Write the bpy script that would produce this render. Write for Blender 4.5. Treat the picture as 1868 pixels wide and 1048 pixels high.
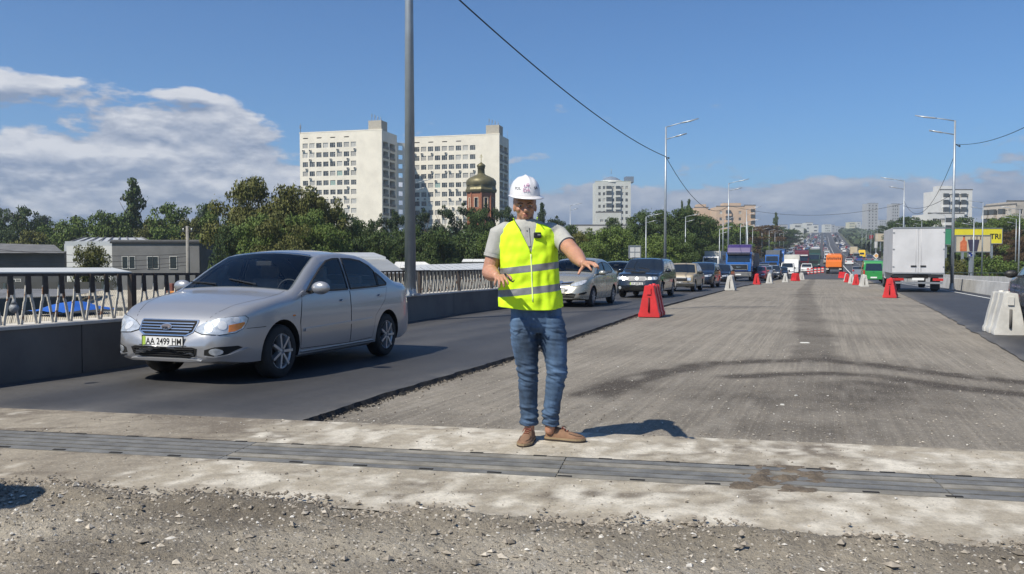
import bpy, bmesh, math, random
import numpy as np
from mathutils import Vector, Matrix, noise
from mathutils.bvhtree import BVHTree
from mathutils.geometry import delaunay_2d_cdt
for o in list(bpy.data.objects): bpy.data.objects.remove(o)
SC = bpy.context.scene
COL = SC.collection
rnd = random.Random(7)
R = math.radians
# ------------------------------------------------------------------ camera
YAW = R(20.7); FOC = 1500.0; PITCH = math.atan((524-470)/FOC); CAMZ = 1.28
cam = bpy.data.objects.new('camera', bpy.data.cameras.new('camera')); COL.objects.link(cam); SC.camera = cam
cam.location = (0, 0, CAMZ); cam.rotation_euler = (R(90)-PITCH, 0, YAW)
cam.data.sensor_width = 36; cam.data.lens = 36*FOC/1868; cam.data.clip_end = 20000; cam.data.clip_start = 0.05
# ------------------------------------------------------------------ light
SUN_AZ, SUN_EL = R(27), R(50)      # direction the light travels towards (from +Y to +X), height of the sun
sun = bpy.data.objects.new('sun', bpy.data.lights.new('sun', 'SUN')); COL.objects.link(sun)
sd = Vector((math.sin(SUN_AZ)*math.cos(SUN_EL), math.cos(SUN_AZ)*math.cos(SUN_EL), -math.sin(SUN_EL)))
sun.rotation_euler = sd.to_track_quat('-Z', 'Y').to_euler(); sun.location = (0, 0, 60)
sun.data.energy = 5.0; sun.data.angle = R(0.55); sun.data.color = (1.0, .925, .79)
SC.view_settings.view_transform = 'Standard'; SC.view_settings.look = 'None'; SC.view_settings.exposure = 0.30; SC.view_settings.gamma = 1
SC.cycles.max_bounces = 5; SC.cycles.transparent_max_bounces = 8
SC.cycles.use_adaptive_sampling = True; SC.cycles.adaptive_threshold = 0.015

class S:                                     # tiny shader-math helper
    def __init__(s, nt, sock): s.nt, s.k = nt, sock
    def _m(s, op, *a):
        n = s.nt.nodes.new('ShaderNodeMath'); n.operation = op
        for i, v in enumerate((s,)+a):
            if isinstance(v, S): s.nt.links.new(v.k, n.inputs[i])
            else: n.inputs[i].default_value = v
        return S(s.nt, n.outputs[0])
    def __add__(s, o): return s._m('ADD', o)
    def __sub__(s, o): return s._m('SUBTRACT', o)
    def __mul__(s, o): return s._m('MULTIPLY', o)
    def __truediv__(s, o): return s._m('DIVIDE', o)
    def f(s, op, *a): return s._m(op, *a)
    def clamp(s, a=0., b=1.):
        return s._m('MAXIMUM', a)._m('MINIMUM', b)
    def sm(s, a, b):                         # smoothstep
        n = s.nt.nodes.new('ShaderNodeMapRange'); n.interpolation_type = 'SMOOTHSTEP'
        s.nt.links.new(s.k, n.inputs[0]); n.inputs[1].default_value = a; n.inputs[2].default_value = b
        return S(s.nt, n.outputs[0])
def comb(nt, x, y, z):
    n = nt.nodes.new('ShaderNodeCombineXYZ')
    for i, v in enumerate((x, y, z)):
        if isinstance(v, S): nt.links.new(v.k, n.inputs[i])
        else: n.inputs[i].default_value = v
    return n.outputs[0]
def noisek(nt, vec, scale, detail=3, rough=.55, dist=0.):
    n = nt.nodes.new('ShaderNodeTexNoise'); n.inputs['Scale'].default_value = scale
    n.inputs['Detail'].default_value = detail; n.inputs['Roughness'].default_value = rough; n.inputs['Distortion'].default_value = dist
    if vec is not None: nt.links.new(vec, n.inputs['Vector'])
    return S(nt, n.outputs[0])
def mixc(nt, fac, a, b):
    n = nt.nodes.new('ShaderNodeMix'); n.data_type = 'RGBA'; n.clamp_factor = True
    if isinstance(fac, S): nt.links.new(fac.k, n.inputs[0])
    else: n.inputs[0].default_value = fac
    for i, v in ((6, a), (7, b)):
        if hasattr(v, 'is_output'): nt.links.new(v, n.inputs[i])
        else: n.inputs[i].default_value = (*v[:3], 1)
    return n.outputs[2]
# ------------------------------------------------------------------ sky
GAIN = (.46, .77, 1.08)         # deep late-summer blue
W = bpy.data.worlds.new('World'); SC.world = W; W.use_nodes = True
nt = W.node_tree; nt.nodes.clear()
sky = nt.nodes.new('ShaderNodeTexSky'); sky.sky_type = 'NISHITA'; sky.sun_disc = False
sky.sun_elevation = SUN_EL; sky.sun_rotation = SUN_AZ+math.pi; sky.altitude = 150; sky.air_density = 1.0; sky.dust_density = .7; sky.ozone_density = 2.2
tc = nt.nodes.new('ShaderNodeTexCoord'); sp = nt.nodes.new('ShaderNodeSeparateXYZ'); nt.links.new(tc.outputs['Generated'], sp.inputs[0])
dx, dy, dz = (S(nt, sp.outputs[i]) for i in range(3))
az = dx.f('ARCTAN2', dy) + YAW                 # 0 along the view axis
el = dz.f('ARCSINE')
azw = az*1.0
def cloud(elo):
    v = comb(nt, az*4.6, (el+elo)*10.5, 3.7)
    n0_ = noisek(nt, v, 3.0, 9, .52, .0); n1_ = noisek(nt, v, 6.5, 5, .5)
    big = n0_*.72+(((n1_*2.)-1.).f('ABSOLUTE')*-1.+1.)*.20
    def blob(a, e, ra, re, w):
        A = (az-a)/ra; E_ = (el+elo-e)/re
        return (A*A+E_*E_).f('MULTIPLY', -1.).f('EXPONENT')*w
    m = blob(-.60, .175, .12, .022, .42)+blob(-.60, .215, .06, .014, .30)
    m = m+blob(-.37, .150, .095, .022, .34)+blob(-.375, .182, .045, .008, .26)+blob(-.46, .112, .16, .020, .25)
    m = m+blob(-.40, .09, .27, .034, .40)+blob(-.40, .035, .3, .035, .44)
    band = (el+elo-.050)/.036
    m = m+(band*band).f('MULTIPLY', -1.).f('EXPONENT')*.31
    m = m+blob(.66, .122, .12, .010, .27)+blob(.30, .055, .34, .026, .14)-(el+elo).sm(.17, .26)*.22
    return big+m
c0, c1 = cloud(0.), cloud(.012)
dens = c0.sm(.64, .755)
lit = ((c0-c1)*3.4+.05+(el.sm(.03, .15))*.30).clamp()
fl = noisek(nt, comb(nt, az*9., el*34., 1.), 2.2, 5, .6)
lit = (lit*(fl*1.3+.30)*((az.sm(-.25, .05)*-.45)+1.)).clamp()
haz = (el*-1.+.10).sm(0., .10)
nishi = sky.outputs[0]
k = nt.nodes.new('ShaderNodeHueSaturation'); k.inputs['Saturation'].default_value = 1.0; k.inputs['Value'].default_value = 1.0
nt.links.new(nishi, k.inputs['Color']); gn = nt.nodes.new('ShaderNodeVectorMath'); gn.operation = 'MULTIPLY'; nt.links.new(k.outputs[0], gn.inputs[0]); gn.inputs[1].default_value = GAIN; base = gn.outputs[0]
ccol = mixc(nt, lit, (2.1, 2.7, 3.9), (7.0, 7.1, 7.4))
fin = mixc(nt, dens*.93, base, ccol)
bg = nt.nodes.new('ShaderNodeBackground'); bg.inputs[1].default_value = .089
wo = nt.nodes.new('ShaderNodeOutputWorld'); nt.links.new(fin, bg.inputs[0]); nt.links.new(bg.outputs[0], wo.inputs[0])

# ------------------------------------------------------------------ geometry of the place
PS = [-30, 0, 5.7, 10.5, 25, 32, 40, 57, 80, 110, 133, 160, 190, 260, 375, 600, 900, 1100, 1500, 4000]
PD = [1.2, 1.28, 1.34, 1.43, 1.56, 1.64, 1.73, 1.93, 2.33, 2.68, 2.72, 2.4, 1.9, .9, -1.7, -8, -22, -31, -34, -34]
def gz(s): return CAMZ-float(np.interp(s, PS, PD))
def lp(pts):
    a = [p[0] for p in pts]; b = [p[1] for p in pts]
    return lambda s: float(np.interp(s, a, b))
EDGE = lp([(-20, -3.6), (4, -3.78), (5.7, -3.85), (6.9, -3.96), (10.9, -4.06), (13.9, -4.18), (21.6, -4.55), (26.3, -4.72), (46, -4.95), (90, -4.8)])
PAR = lp([(-20, -7.8), (6, -7.85), (7.6, -7.9), (16.5, -8.7), (21, -8.8), (60, -9.2), (100, -9.4)])
REDGE = lp([(-20, 2.4), (13.3, 2.66), (28.5, 3.2), (60, 4.0), (93, 4.7), (120, 4.8)])
RPAR = 7.15
CY, SY = math.cos(YAW), math.sin(YAW)
def at(px, d, z=None, py=None):
    """point of the place at horizontal depth d in photo column px; height z, or the height seen in photo row py"""
    X = (px-934)/FOC*d
    x, y = X*CY-d*SY, X*SY+d*CY
    if py is not None: z = CAMZ+(470-py)/FOC*d
    if z is None: z = gz(y)
    return Vector((x, y, z))
JU = Vector((math.cos(R(9.8)), math.sin(R(9.8)), 0)); JN = Vector((-JU.y, JU.x, 0)); JO = Vector((0, 5.30, 0))
def jpt(u, v, z): p = JO+JU*u+JN*v; return Vector((p.x, p.y, z))
def jy(x, v): return 5.30+math.tan(R(9.8))*x+v/math.cos(R(9.8))
def terr(x, y):
    g = gz(y)
    t = min(1, max(0, (y-70)/90.)); t = t*t*(3-2*t)
    left = -6.6*(1-t)+(g-.35)*t
    if x > 60 and y > 300: g = min(g, 2.+(g-2)*math.exp(-(x-60)/400.))
    if x > 7:
        k = min(1, (x-7)/6.); return (g-.45)*(1-k)+(g-.9+min(2.5, max(0, x-40)*.02))*k
    if x < -7: return left if y < 300 or x > -60 else -2.2+(left+2.2)*math.exp((x+60)/90.)
    return g-.45 if y > 110 else min(left, g-1.2)

# ------------------------------------------------------------------ materials
def lin(h):
    if isinstance(h, str):
        c = [int(h[i:i+2], 16)/255 for i in (0, 2, 4)]
        return tuple(v/12.92 if v <= .04045 else ((v+.055)/1.055)**2.4 for v in c)
    return h
MATS = {}
def mat(name, col, rough=.6, metal=0., var=.12, scale=3., bump=0., bscale=40., coat=0., spec=.5, trans=0., emis=None, stretch=(1, 1, 1), obj=True):
    if name in MATS: return MATS[name]
    m = bpy.data.materials.new(name); m.use_nodes = True; t = m.node_tree; b = t.nodes['Principled BSDF']
    col = lin(col)
    tcn = t.nodes.new('ShaderNodeTexCoord'); mp = t.nodes.new('ShaderNodeMapping'); mp.inputs['Scale'].default_value = stretch
    t.links.new(tcn.outputs['Object'], mp.inputs[0]); v = mp.outputs[0]
    if var > 0:
        n = noisek(t, v, scale, 5, .6).sm(.3, .7)
        c = mixc(t, n, tuple(x*(1-var) for x in col), tuple(min(1, x*(1+var)) for x in col))
        t.links.new(c, b.inputs['Base Color'])
        rr = noisek(t, v, scale*2.3, 3)*.25+(rough-.12); t.links.new(rr.clamp(.03, 1).k, b.inputs['Roughness'])
    else:
        b.inputs['Base Color'].default_value = (*col, 1); b.inputs['Roughness'].default_value = rough
    b.inputs['Metallic'].default_value = metal; b.inputs['Coat Weight'].default_value = coat; b.inputs['Coat Roughness'].default_value = .06
    b.inputs['Specular IOR Level'].default_value = spec
    if emis: b.inputs['Emission Color'].default_value = (*lin(emis), 1); b.inputs['Emission Strength'].default_value = 1
    if bump > 0:
        bn = t.nodes.new('ShaderNodeBump'); bn.inputs['Strength'].default_value = 1; bn.inputs['Distance'].default_value = bump
        t.links.new(noisek(t, v, bscale, 4, .6).k, bn.inputs['Height']); t.links.new(bn.outputs[0], b.inputs['Normal'])
    MATS[name] = m; return m
def paint(name, col, rough=.35, metal=0.): return mat(name, col, rough, metal, 0, 1.3, coat=.6 if metal else .5)

# ------------------------------------------------------------------ mesh builder
class MB:
    def __init__(s): s.v, s.f, s.m, s.sm = [], [], [], []
    def add(s, vs, fs, mi=0, smooth=False):
        o = len(s.v); s.v += [tuple(v) for v in vs]
        for f in fs: s.f.append(tuple(i+o for i in f)); s.m.append(mi); s.sm.append(smooth)
        return s
    def box(s, c, d, rz=0., mi=0, top=1., topy=None):
        hx, hy, hz = d[0]/2, d[1]/2, d[2]/2; topy = top if topy is None else topy
        cs, sn = math.cos(rz), math.sin(rz); vs = []
        for k in (-1, 1):
            tx, ty = (1, 1) if k < 0 else (top, topy)
            for i, j in ((-1, -1), (1, -1), (1, 1), (-1, 1)):
                x, y = i*hx*tx, j*hy*ty; vs.append((c[0]+x*cs-y*sn, c[1]+x*sn+y*cs, c[2]+k*hz))
        return s.add(vs, [(3, 2, 1, 0), (4, 5, 6, 7), (0, 1, 5, 4), (1, 2, 6, 5), (2, 3, 7, 6), (3, 0, 4, 7)], mi)
    def bar(s, p, q, w, h, mi=0, up=(0, 0, 1)):
        p, q = Vector(p), Vector(q); d = (q-p).normalized(); a = d.cross(Vector(up))
        if a.length < 1e-4: a = d.cross(Vector((0, 1, 0)))
        a.normalize(); b = a.cross(d); a = a*w/2; b = b*h/2
        vs = [p-a-b, p+a-b, p+a+b, p-a+b, q-a-b, q+a-b, q+a+b, q-a+b]
        return s.add(vs, [(3, 2, 1, 0), (4, 5, 6, 7), (0, 1, 5, 4), (1, 2, 6, 5), (2, 3, 7, 6), (3, 0, 4, 7)], mi)
    def tube(s, path, rad, n=10, mi=0, cap=True, ell=1., up=None, smooth=True):
        path = [Vector(p) for p in path]; vs = []; L = len(path)
        if not hasattr(rad, '__len__'): rad = [rad]*L
        ref = Vector(up) if up else None
        for i, p in enumerate(path):
            d = (path[min(i+1, L-1)]-path[max(i-1, 0)]).normalized()
            if ref is None: ref = Vector((0, 0, 1)) if abs(d.z) < .9 else Vector((0, 1, 0))
            a = d.cross(ref).normalized(); b = a.cross(d).normalized()
            if up is None: ref = b
            r = rad[i]; ra, rb = (r if hasattr(r, '__len__') else (r, r*ell))
            for k in range(n):
                t = 2*math.pi*k/n; vs.append(p+a*math.cos(t)*ra+b*math.sin(t)*rb)
        fs = [(i*n+k, i*n+(k+1) % n, (i+1)*n+(k+1) % n, (i+1)*n+k) for i in range(L-1) for k in range(n)]
        s.add(vs, fs, mi, smooth)
        if cap:
            o = len(s.v)-L*n
            s.f += [tuple(o+k for k in reversed(range(n))), tuple(o+(L-1)*n+k for k in range(n))]; s.m += [mi, mi]; s.sm += [False, False]
        return s
    def caps(s, path, rad, n=14, mi=0, ell=1., up=None):      # closed tube with round ends
        path = [Vector(p) for p in path]
        if not hasattr(rad, '__len__'): rad = [rad]*len(path)
        g = lambda r, k: (r[0]*k, r[1]*k) if hasattr(r, '__len__') else r*k
        m = lambda r: max(r) if hasattr(r, '__len__') else r
        d0 = (path[0]-path[1]).normalized(); d1 = (path[-1]-path[-2]).normalized(); P, Q = [], []
        for t in (85, 60, 30): P.append(path[0]+d0*m(rad[0])*.8*math.sin(R(t))); Q.append(g(rad[0], max(.08, math.cos(R(t)))))
        P += path; Q += list(rad)
        for t in (30, 60, 85): P.append(path[-1]+d1*m(rad[-1])*.8*math.sin(R(t))); Q.append(g(rad[-1], max(.08, math.cos(R(t)))))
        return s.tube(P, Q, n, mi, True, ell, up)
    def lathe(s, prof, n=20, o=(0, 0, 0), axis='z', mi=0, smooth=True, a0=0., a1=2*math.pi):
        vs = []; L = len(prof); full = abs(a1-a0-2*math.pi) < 1e-6; N = n if full else n+1
        for r, z in prof:
            for k in range(N):
                t = a0+(a1-a0)*k/n; x, y = r*math.cos(t), r*math.sin(t)
                v = (x, y, z) if axis == 'z' else (z, x, y)
                vs.append((v[0]+o[0], v[1]+o[1], v[2]+o[2]))
        fs = [(i*N+k, i*N+(k+1) % N, (i+1)*N+(k+1) % N, (i+1)*N+k) for i in range(L-1) for k in range(n)]
        return s.add(vs, fs, mi, smooth)
    def ellips(s, c, r, n=14, mi=0, rot=None):
        vs, fs = [], []; rot = rot or Matrix.Identity(3); c = Vector(c)
        for i in range(n+1):
            p = math.pi*i/n
            for k in range(n*2):
                t = math.pi*k/n; vs.append(c+rot@Vector((r[0]*math.sin(p)*math.cos(t), r[1]*math.sin(p)*math.sin(t), r[2]*math.cos(p))))
        for i in range(n):
            for k in range(n*2): fs.append((i*2*n+k, (i+1)*2*n+k, (i+1)*2*n+(k+1) % (2*n), i*2*n+(k+1) % (2*n)))
        return s.add(vs, fs, mi, True)
    def prism(s, poly, a, b, plane='yz', mi=0):               # 2-D outline extruded along the third axis
        n = len(poly)
        pt = {'yz': lambda p, t: (t, p[0], p[1]), 'xz': lambda p, t: (p[0], t, p[1]), 'xy': lambda p, t: (p[0], p[1], t)}[plane]
        vs = [pt(p, a) for p in poly]+[pt(p, b) for p in poly]
        fs = [tuple(range(n)), tuple(reversed(range(n, 2*n)))]+[(i, i+n, (i+1) % n+n, (i+1) % n) for i in range(n)]
        return s.add(vs, fs, mi)
    def quad(s, a, b, c, d, mi=0): return s.add([a, b, c, d], [(0, 1, 2, 3)], mi)
    def mesh(s, name, mats=()):
        me = bpy.data.meshes.new(name); me.from_pydata(s.v, [], s.f)
        for m in (mats if isinstance(mats, (list, tuple)) else [mats]): me.materials.append(m)
        me.polygons.foreach_set('material_index', s.m); me.polygons.foreach_set('use_smooth', s.sm)
        me.update(); return me
    def build(s, name, mats, parent=None, loc=None, rz=0., bevel=0., fixn=True, **kw):
        me = s.mesh(name, mats)
        if fixn or bevel:
            bm = bmesh.new(); bm.from_mesh(me)
            if bevel:
                bmesh.ops.remove_doubles(bm, verts=bm.verts, dist=1e-5)
                es = [e for e in bm.edges if len(e.link_faces) == 2 and e.calc_face_angle(0) > .6]
                bmesh.ops.bevel(bm, geom=es, offset=bevel, segments=2, affect='EDGES', profile=.6)
            bmesh.ops.recalc_face_normals(bm, faces=bm.faces); bm.to_mesh(me); bm.free()
        return link(name, me, parent, loc, rz, **kw)
def link(name, me, parent=None, loc=None, rz=0., **kw):
    o = bpy.data.objects.new(name, me); COL.objects.link(o); o.parent = parent
    if loc is not None: o.location = loc
    if rz: o.rotation_euler = (0, 0, rz)
    for k_, v in kw.items(): o[k_] = v
    return o
def thing(name, label, cat, loc=(0, 0, 0), rz=0., group=None):
    o = bpy.data.objects.new(name, None); COL.objects.link(o); o.location = loc; o.rotation_euler = (0, 0, rz); o.empty_display_size = .2
    o['label'] = label; o['category'] = cat
    if group: o['group'] = group
    return o
def tag(o, label, cat, group=None):
    o['label'] = label; o['category'] = cat
    if group: o['group'] = group
    return o
def copytree(o, label=None, loc=None, rz=None, parent=None):
    c = o.copy(); COL.objects.link(c); c.parent = parent
    if label: c['label'] = label
    if loc is not None: c.location = loc
    if rz is not None: c.rotation_euler = (0, 0, rz)
    for ch in list(o.children): copytree(ch, parent=c)
    return c
def text(name, body, size, m, parent, M, ext=.002, sx=1., align='CENTER'):
    cu = bpy.data.curves.new(name, 'FONT'); cu.body = body; cu.size = size; cu.extrude = ext; cu.align_x = align; cu.align_y = 'CENTER'; cu.offset = size*.012
    cu.materials.append(m); t_ = bpy.data.objects.new(name, cu); COL.objects.link(t_); bpy.context.view_layer.update(); me = evalmesh(t_); bpy.data.objects.remove(t_); me.name = name
    o = bpy.data.objects.new(name, me); COL.objects.link(o); o.parent = parent
    o.matrix_local = M@Matrix.Diagonal((sx, 1, 1, 1)); return o
def frame(p, n, up=(0, 0, 1)):              # matrix whose z is n, y is up
    n = Vector(n).normalized(); x = Vector(up).cross(n).normalized(); y = n.cross(x)
    return Matrix.Translation(p)@Matrix((x, y, n)).transposed().to_4x4()
def evalmesh(o):
    dg = bpy.context.evaluated_depsgraph_get(); me = bpy.data.meshes.new_from_object(o.evaluated_get(dg)); return me
def project(me_bvh, poly, O, u, v, d, off=.003, thick=.004, step=.04):
    """panel with 2-D outline poly in plane (O,u,v), laid on a surface along direction d; returns an MB"""
    O, u, v, d = Vector(O), Vector(u), Vector(v), Vector(d).normalized()
    pts = []
    for i in range(len(poly)):
        a, b = Vector(poly[i]), Vector(poly[(i+1) % len(poly)]); n = max(1, int((b-a).length/step+.5))
        pts += [a+(b-a)*k/n for k in range(n)]
    nb = len(pts); edges = [(i, (i+1) % nb) for i in range(nb)]
    x0, x1 = min(p.x for p in pts), max(p.x for p in pts); y0, y1 = min(p.y for p in pts), max(p.y for p in pts)
    def inside(x, y):
        c = False
        for i in range(nb):
            a, b = pts[i], pts[i-1]
            if (a.y > y) != (b.y > y) and x < (b.x-a.x)*(y-a.y)/(b.y-a.y)+a.x: c = not c
        return c
    y = y0+step*.6
    while y < y1:
        x = x0+step*.6
        while x < x1:
            if inside(x, y) and min((Vector((x, y))-p).length for p in pts[:nb]) > step*.45: pts.append(Vector((x, y)))
            x += step
        y += step
    vs, _, fs, *_r = delaunay_2d_cdt(pts, edges, [], 1, 1e-6)
    P, Nn = [], []
    for q in vs:
        w = O+u*q.x+v*q.y; h, n, _i, _d = me_bvh.ray_cast(w-d*3, d)
        if h is None: h, n, _i, _d = me_bvh.find_nearest(w)
        if n.dot(d) > 0: n = -n
        P.append(h); Nn.append(n)
    mb = MB(); k = len(P)
    top = [p+n*(off+thick) for p, n in zip(P, Nn)]
    tri = []
    for f in fs:
        a, b, c = (top[i] for i in f[:3])
        tri.append(tuple(f) if (b-a).cross(c-a).dot(d) < 0 else tuple(reversed(f)))
    mb.add(top, tri, 0, True)
    cnt = {}
    for f in tri:
        for i in range(len(f)): cnt[(f[i], f[(i+1) % len(f)])] = 1
    bd = [e for e in cnt if (e[1], e[0]) not in cnt]
    low = [p+n*(off-.004) for p, n in zip(P, Nn)]
    for a, b in bd: mb.add([top[a], low[a], low[b], top[b]], [(0, 1, 2, 3)], 0, False)
    return mb
# ================================================================== GROUND
def ray_ground(px, py):
    d = 2.5
    while d < 900:
        p = at(px, d, py=py)
        if p.z <= gz(p.y): return p
        d *= 1.01
    return p
def attr_mat(name, base, dark, light, rough, nsc, bump, bscale, groove=0., speck=0., gx=26.):
    m = bpy.data.materials.new(name); m.use_nodes = True; t = m.node_tree; b = t.nodes['Principled BSDF']
    at_ = t.nodes.new('ShaderNodeAttribute'); at_.attribute_name = 'tone'; sp_ = t.nodes.new('ShaderNodeSeparateXYZ'); t.links.new(at_.outputs['Vector'], sp_.inputs[0])
    D, L, G = (S(t, sp_.outputs[i]) for i in range(3))
    tcn = t.nodes.new('ShaderNodeTexCoord'); ob = tcn.outputs['Object']
    mp = t.nodes.new('ShaderNodeMapping'); mp.inputs['Scale'].default_value = (gx, .35, 1); t.links.new(ob, mp.inputs[0])
    mp2 = t.nodes.new('ShaderNodeMapping'); mp2.inputs['Scale'].default_value = (gx*.22, .12, 1); t.links.new(ob, mp2.inputs[0])
    n1 = noisek(t, ob, nsc, 8, .65, .3); n2 = noisek(t, ob, nsc*9, 4, .6); n0 = noisek(t, ob, nsc*.22, 4, .6, .6)
    gr = noisek(t, mp.outputs[0], 1., 3, .5)*.6+noisek(t, mp2.outputs[0], 1., 3, .55)*.4
    c = mixc(t, n0.sm(.32, .68)*.75, tuple(x*.82 for x in base), tuple(x*1.22 for x in base))
    c = mixc(t, n1.sm(.3, .72)*.6, c, tuple(x*.72 for x in base))
    if groove: c = mixc(t, gr.sm(.40, .66)*groove*((G*-1.)+1.), c, tuple(x*1.5 for x in base))
    c = mixc(t, (D*(n1*1.3+.35)).clamp(), c, dark)
    c = mixc(t, (L*(n1*1.5+.2)).clamp(), c, light)
    if speck:
        vo = t.nodes.new('ShaderNodeTexVoronoi'); vo.inputs['Scale'].default_value = 55; t.links.new(ob, vo.inputs['Vector'])
        ss = t.nodes.new('ShaderNodeSeparateColor'); t.links.new(vo.outputs['Color'], ss.inputs[0])
        k1 = S(t, ss.outputs[0]).sm(.78, .80); k2 = S(t, vo.outputs['Distance']).sm(.42, .30)
        c = mixc(t, k1*k2*speck, c, (.50, .47, .42)); k3 = S(t, ss.outputs[1]).sm(.74, .76); c = mixc(t, k3*k2*speck, c, tuple(x*.35 for x in base))
    c = mixc(t, n2.sm(.35, .65)*.35, c, mixc(t, .5, c, (0.02, .02, .02)))
    n3 = noisek(t, ob, nsc*30, 3, .7); c = mixc(t, n3.sm(.52, .72)*.45, c, tuple(x*.55 for x in base)); c = mixc(t, n3.sm(.46, .30)*.30, c, tuple(min(.7, x*1.5) for x in base))
    t.links.new(c, b.inputs['Base Color']); b.inputs['Roughness'].default_value = rough
    bn = t.nodes.new('ShaderNodeBump'); bn.inputs['Distance'].default_value = bump; h = noisek(t, ob, bscale, 5, .7)
    if groove: h = h+gr*groove*.7
    t.links.new(h.k, bn.inputs['Height']); t.links.new(bn.outputs[0], b.inputs['Normal'])
    return m
def settone(me, fn):
    a = me.color_attributes.new('tone', 'FLOAT_COLOR', 'POINT'); n = len(me.vertices)
    co = np.empty(n*3); me.vertices.foreach_get('co', co); co = co.reshape(-1, 3)
    out = np.zeros((n, 4)); out[:, :3] = fn(co); out[:, 3] = 1; a.data.foreach_set('color', out.ravel())
def pdist(co, pts):
    best = np.full(len(co), 1e9); P = co[:, :2]
    for a, b in zip(pts, pts[1:]):
        a, b = np.array(a[:2]), np.array(b[:2]); ab = b-a; t = np.clip(((P-a)@ab)/(ab@ab), 0, 1); best = np.minimum(best, np.linalg.norm(P-a-t[:, None]*ab, axis=1))
    return best
def npn(co, sx, sy, seed=0.):
    return np.array([noise.noise((x*sx+seed, y*sy, seed)) for x, y in co[:, :2]])
def sheet(xl, xr, y0, nx, steps, z):
    mb = MB(); n = len(steps)
    for T in steps:
        for i in range(nx+1):
            f = i/nx; ya = y0((xl(6)+(xr(6)-xl(6))*f))+T; x = xl(ya)+(xr(ya)-xl(ya))*f; ya = y0(x)+T; mb.v.append((x, ya, z(x, ya, T, f)))
    for j in range(n-1):
        for i in range(nx):
            a = j*(nx+1)+i; mb.f.append((a, a+1, a+nx+2, a+nx+1)); mb.m.append(0); mb.sm.append(True)
    return mb
def geo(a, r, end):
    o = [0.]
    while o[-1] < end: o.append(o[-1]+a); a *= r
    return o
BRIDGE_END = 112.
m_milled = attr_mat('milled_asphalt', (.222, .198, .162), (.050, .039, .028), (.36, .33, .28), .9, 1.6, .010, 60, groove=.62, speck=.55)
m_conc = attr_mat('dusty_concrete', (.40, .355, .28), (.15, .125, .095), (.60, .56, .48), .85, 2.1, .005, 40, speck=.30, groove=.0)
m_rubble = attr_mat('loose_rubble', (.31, .275, .22), (.11, .094, .074), (.44, .40, .33), .95, 3.2, .030, 26, speck=1.)
m_asph = attr_mat('smooth_asphalt', (.043, .044, .048), (.02, .02, .022), (.17, .16, .145), .62, 1.0, .003, 150, groove=.25, gx=3.)
m_asph2 = attr_mat('far_asphalt', (.066, .067, .072), (.03, .03, .03), (.2, .19, .17), .75, .5, .003, 80)
m_edge = mat('broken_asphalt_edge', (.022, .021, .021), .9, 0, .4, 20, bump=.02, bscale=40)
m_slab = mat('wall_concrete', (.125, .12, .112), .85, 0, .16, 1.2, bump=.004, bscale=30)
m_slabw = mat('pale_barrier_concrete', (.46, .455, .44), .85, 0, .14, 1.2, bump=.003, bscale=30)
# -- milled surface between the lanes
arc1 = [ray_ground(*p) for p in ((1085, 722), (1140, 700), (1200, 682), (1300, 665), (1400, 659), (1500, 659), (1600, 668), (1700, 681), (1868, 701))]
arc2 = [ray_ground(*p) for p in ((1340, 690), (1420, 684), (1500, 682), (1600, 686), (1680, 700), (1760, 712), (1868, 722))]
band = [ray_ground(*p) for p in ((1492, 655), (1484, 610), (1472, 560), (1468, 530), (1484, 506))]
blot = ray_ground(1480, 730); blot2 = ray_ground(1640, 708); blot3 = ray_ground(1430, 785)
def tone_milled(co):
    n = npn(co, 2.2, 2.2); n2 = npn(co, .5, .5, 3.); nf = npn(co, 7, 1.1, 9.)
    p1 = pdist(co, arc1); d = np.exp(-(p1/.17)**2)*1.5+np.exp(-(p1/.55)**2)*.35*(.8+nf)+np.exp(-(pdist(co, arc2)/.17)**2)*1.2
    for b_, rr, k_ in ((blot, 1.4, .62), (blot2, 1.1, .75), (blot3, .9, .55)):
        d += k_*np.exp(-(((co[:, 0]-b_.x)/rr)**2+((co[:, 1]-b_.y)/(rr*.7))**2))
    bd = pdist(co, band); G = np.clip((.40+n*.10+n2*.1-bd)/.14, 0, 1)
    d += G*.34
    d = np.clip(d*(1+n*.5)+np.clip(n2*.5+nf*.25, 0, .35), 0, 1)
    e = np.clip(1-(co[:, 0]-np.array([EDGE(y) for y in co[:, 1]]))/.5, 0, 1)
    d = np.clip(d+e*.15*(1+n), 0, 1)
    ys = np.array([jy(x, .8) for x in co[:, 0]]); l = np.clip(1-(co[:, 1]-ys)/.35, 0, 1)*np.clip(.6+n*1.5, 0, 1)*.7
    l += np.clip(nf-.15, 0, 1)*(1-G)*.9*np.exp(-np.maximum(co[:, 1]-8, 0)/20)
    return np.stack([d, np.clip(l, 0, .8), G], 1)
zm = lambda x, y, T, f: gz(y)-.004+.006*noise.noise((x*6, y*4, 0))+.003*noise.noise((x*22, y*9, 5))
mb = sheet(lambda y: EDGE(y)-.15, lambda y: REDGE(y)+.5, lambda x: jy(x, .78), 110, geo(.05, 1.012, BRIDGE_END-6), zm)
o = mb.build('road_milled', m_milled, kind='structure', fixn=False); settone(o.data, tone_milled)
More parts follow.
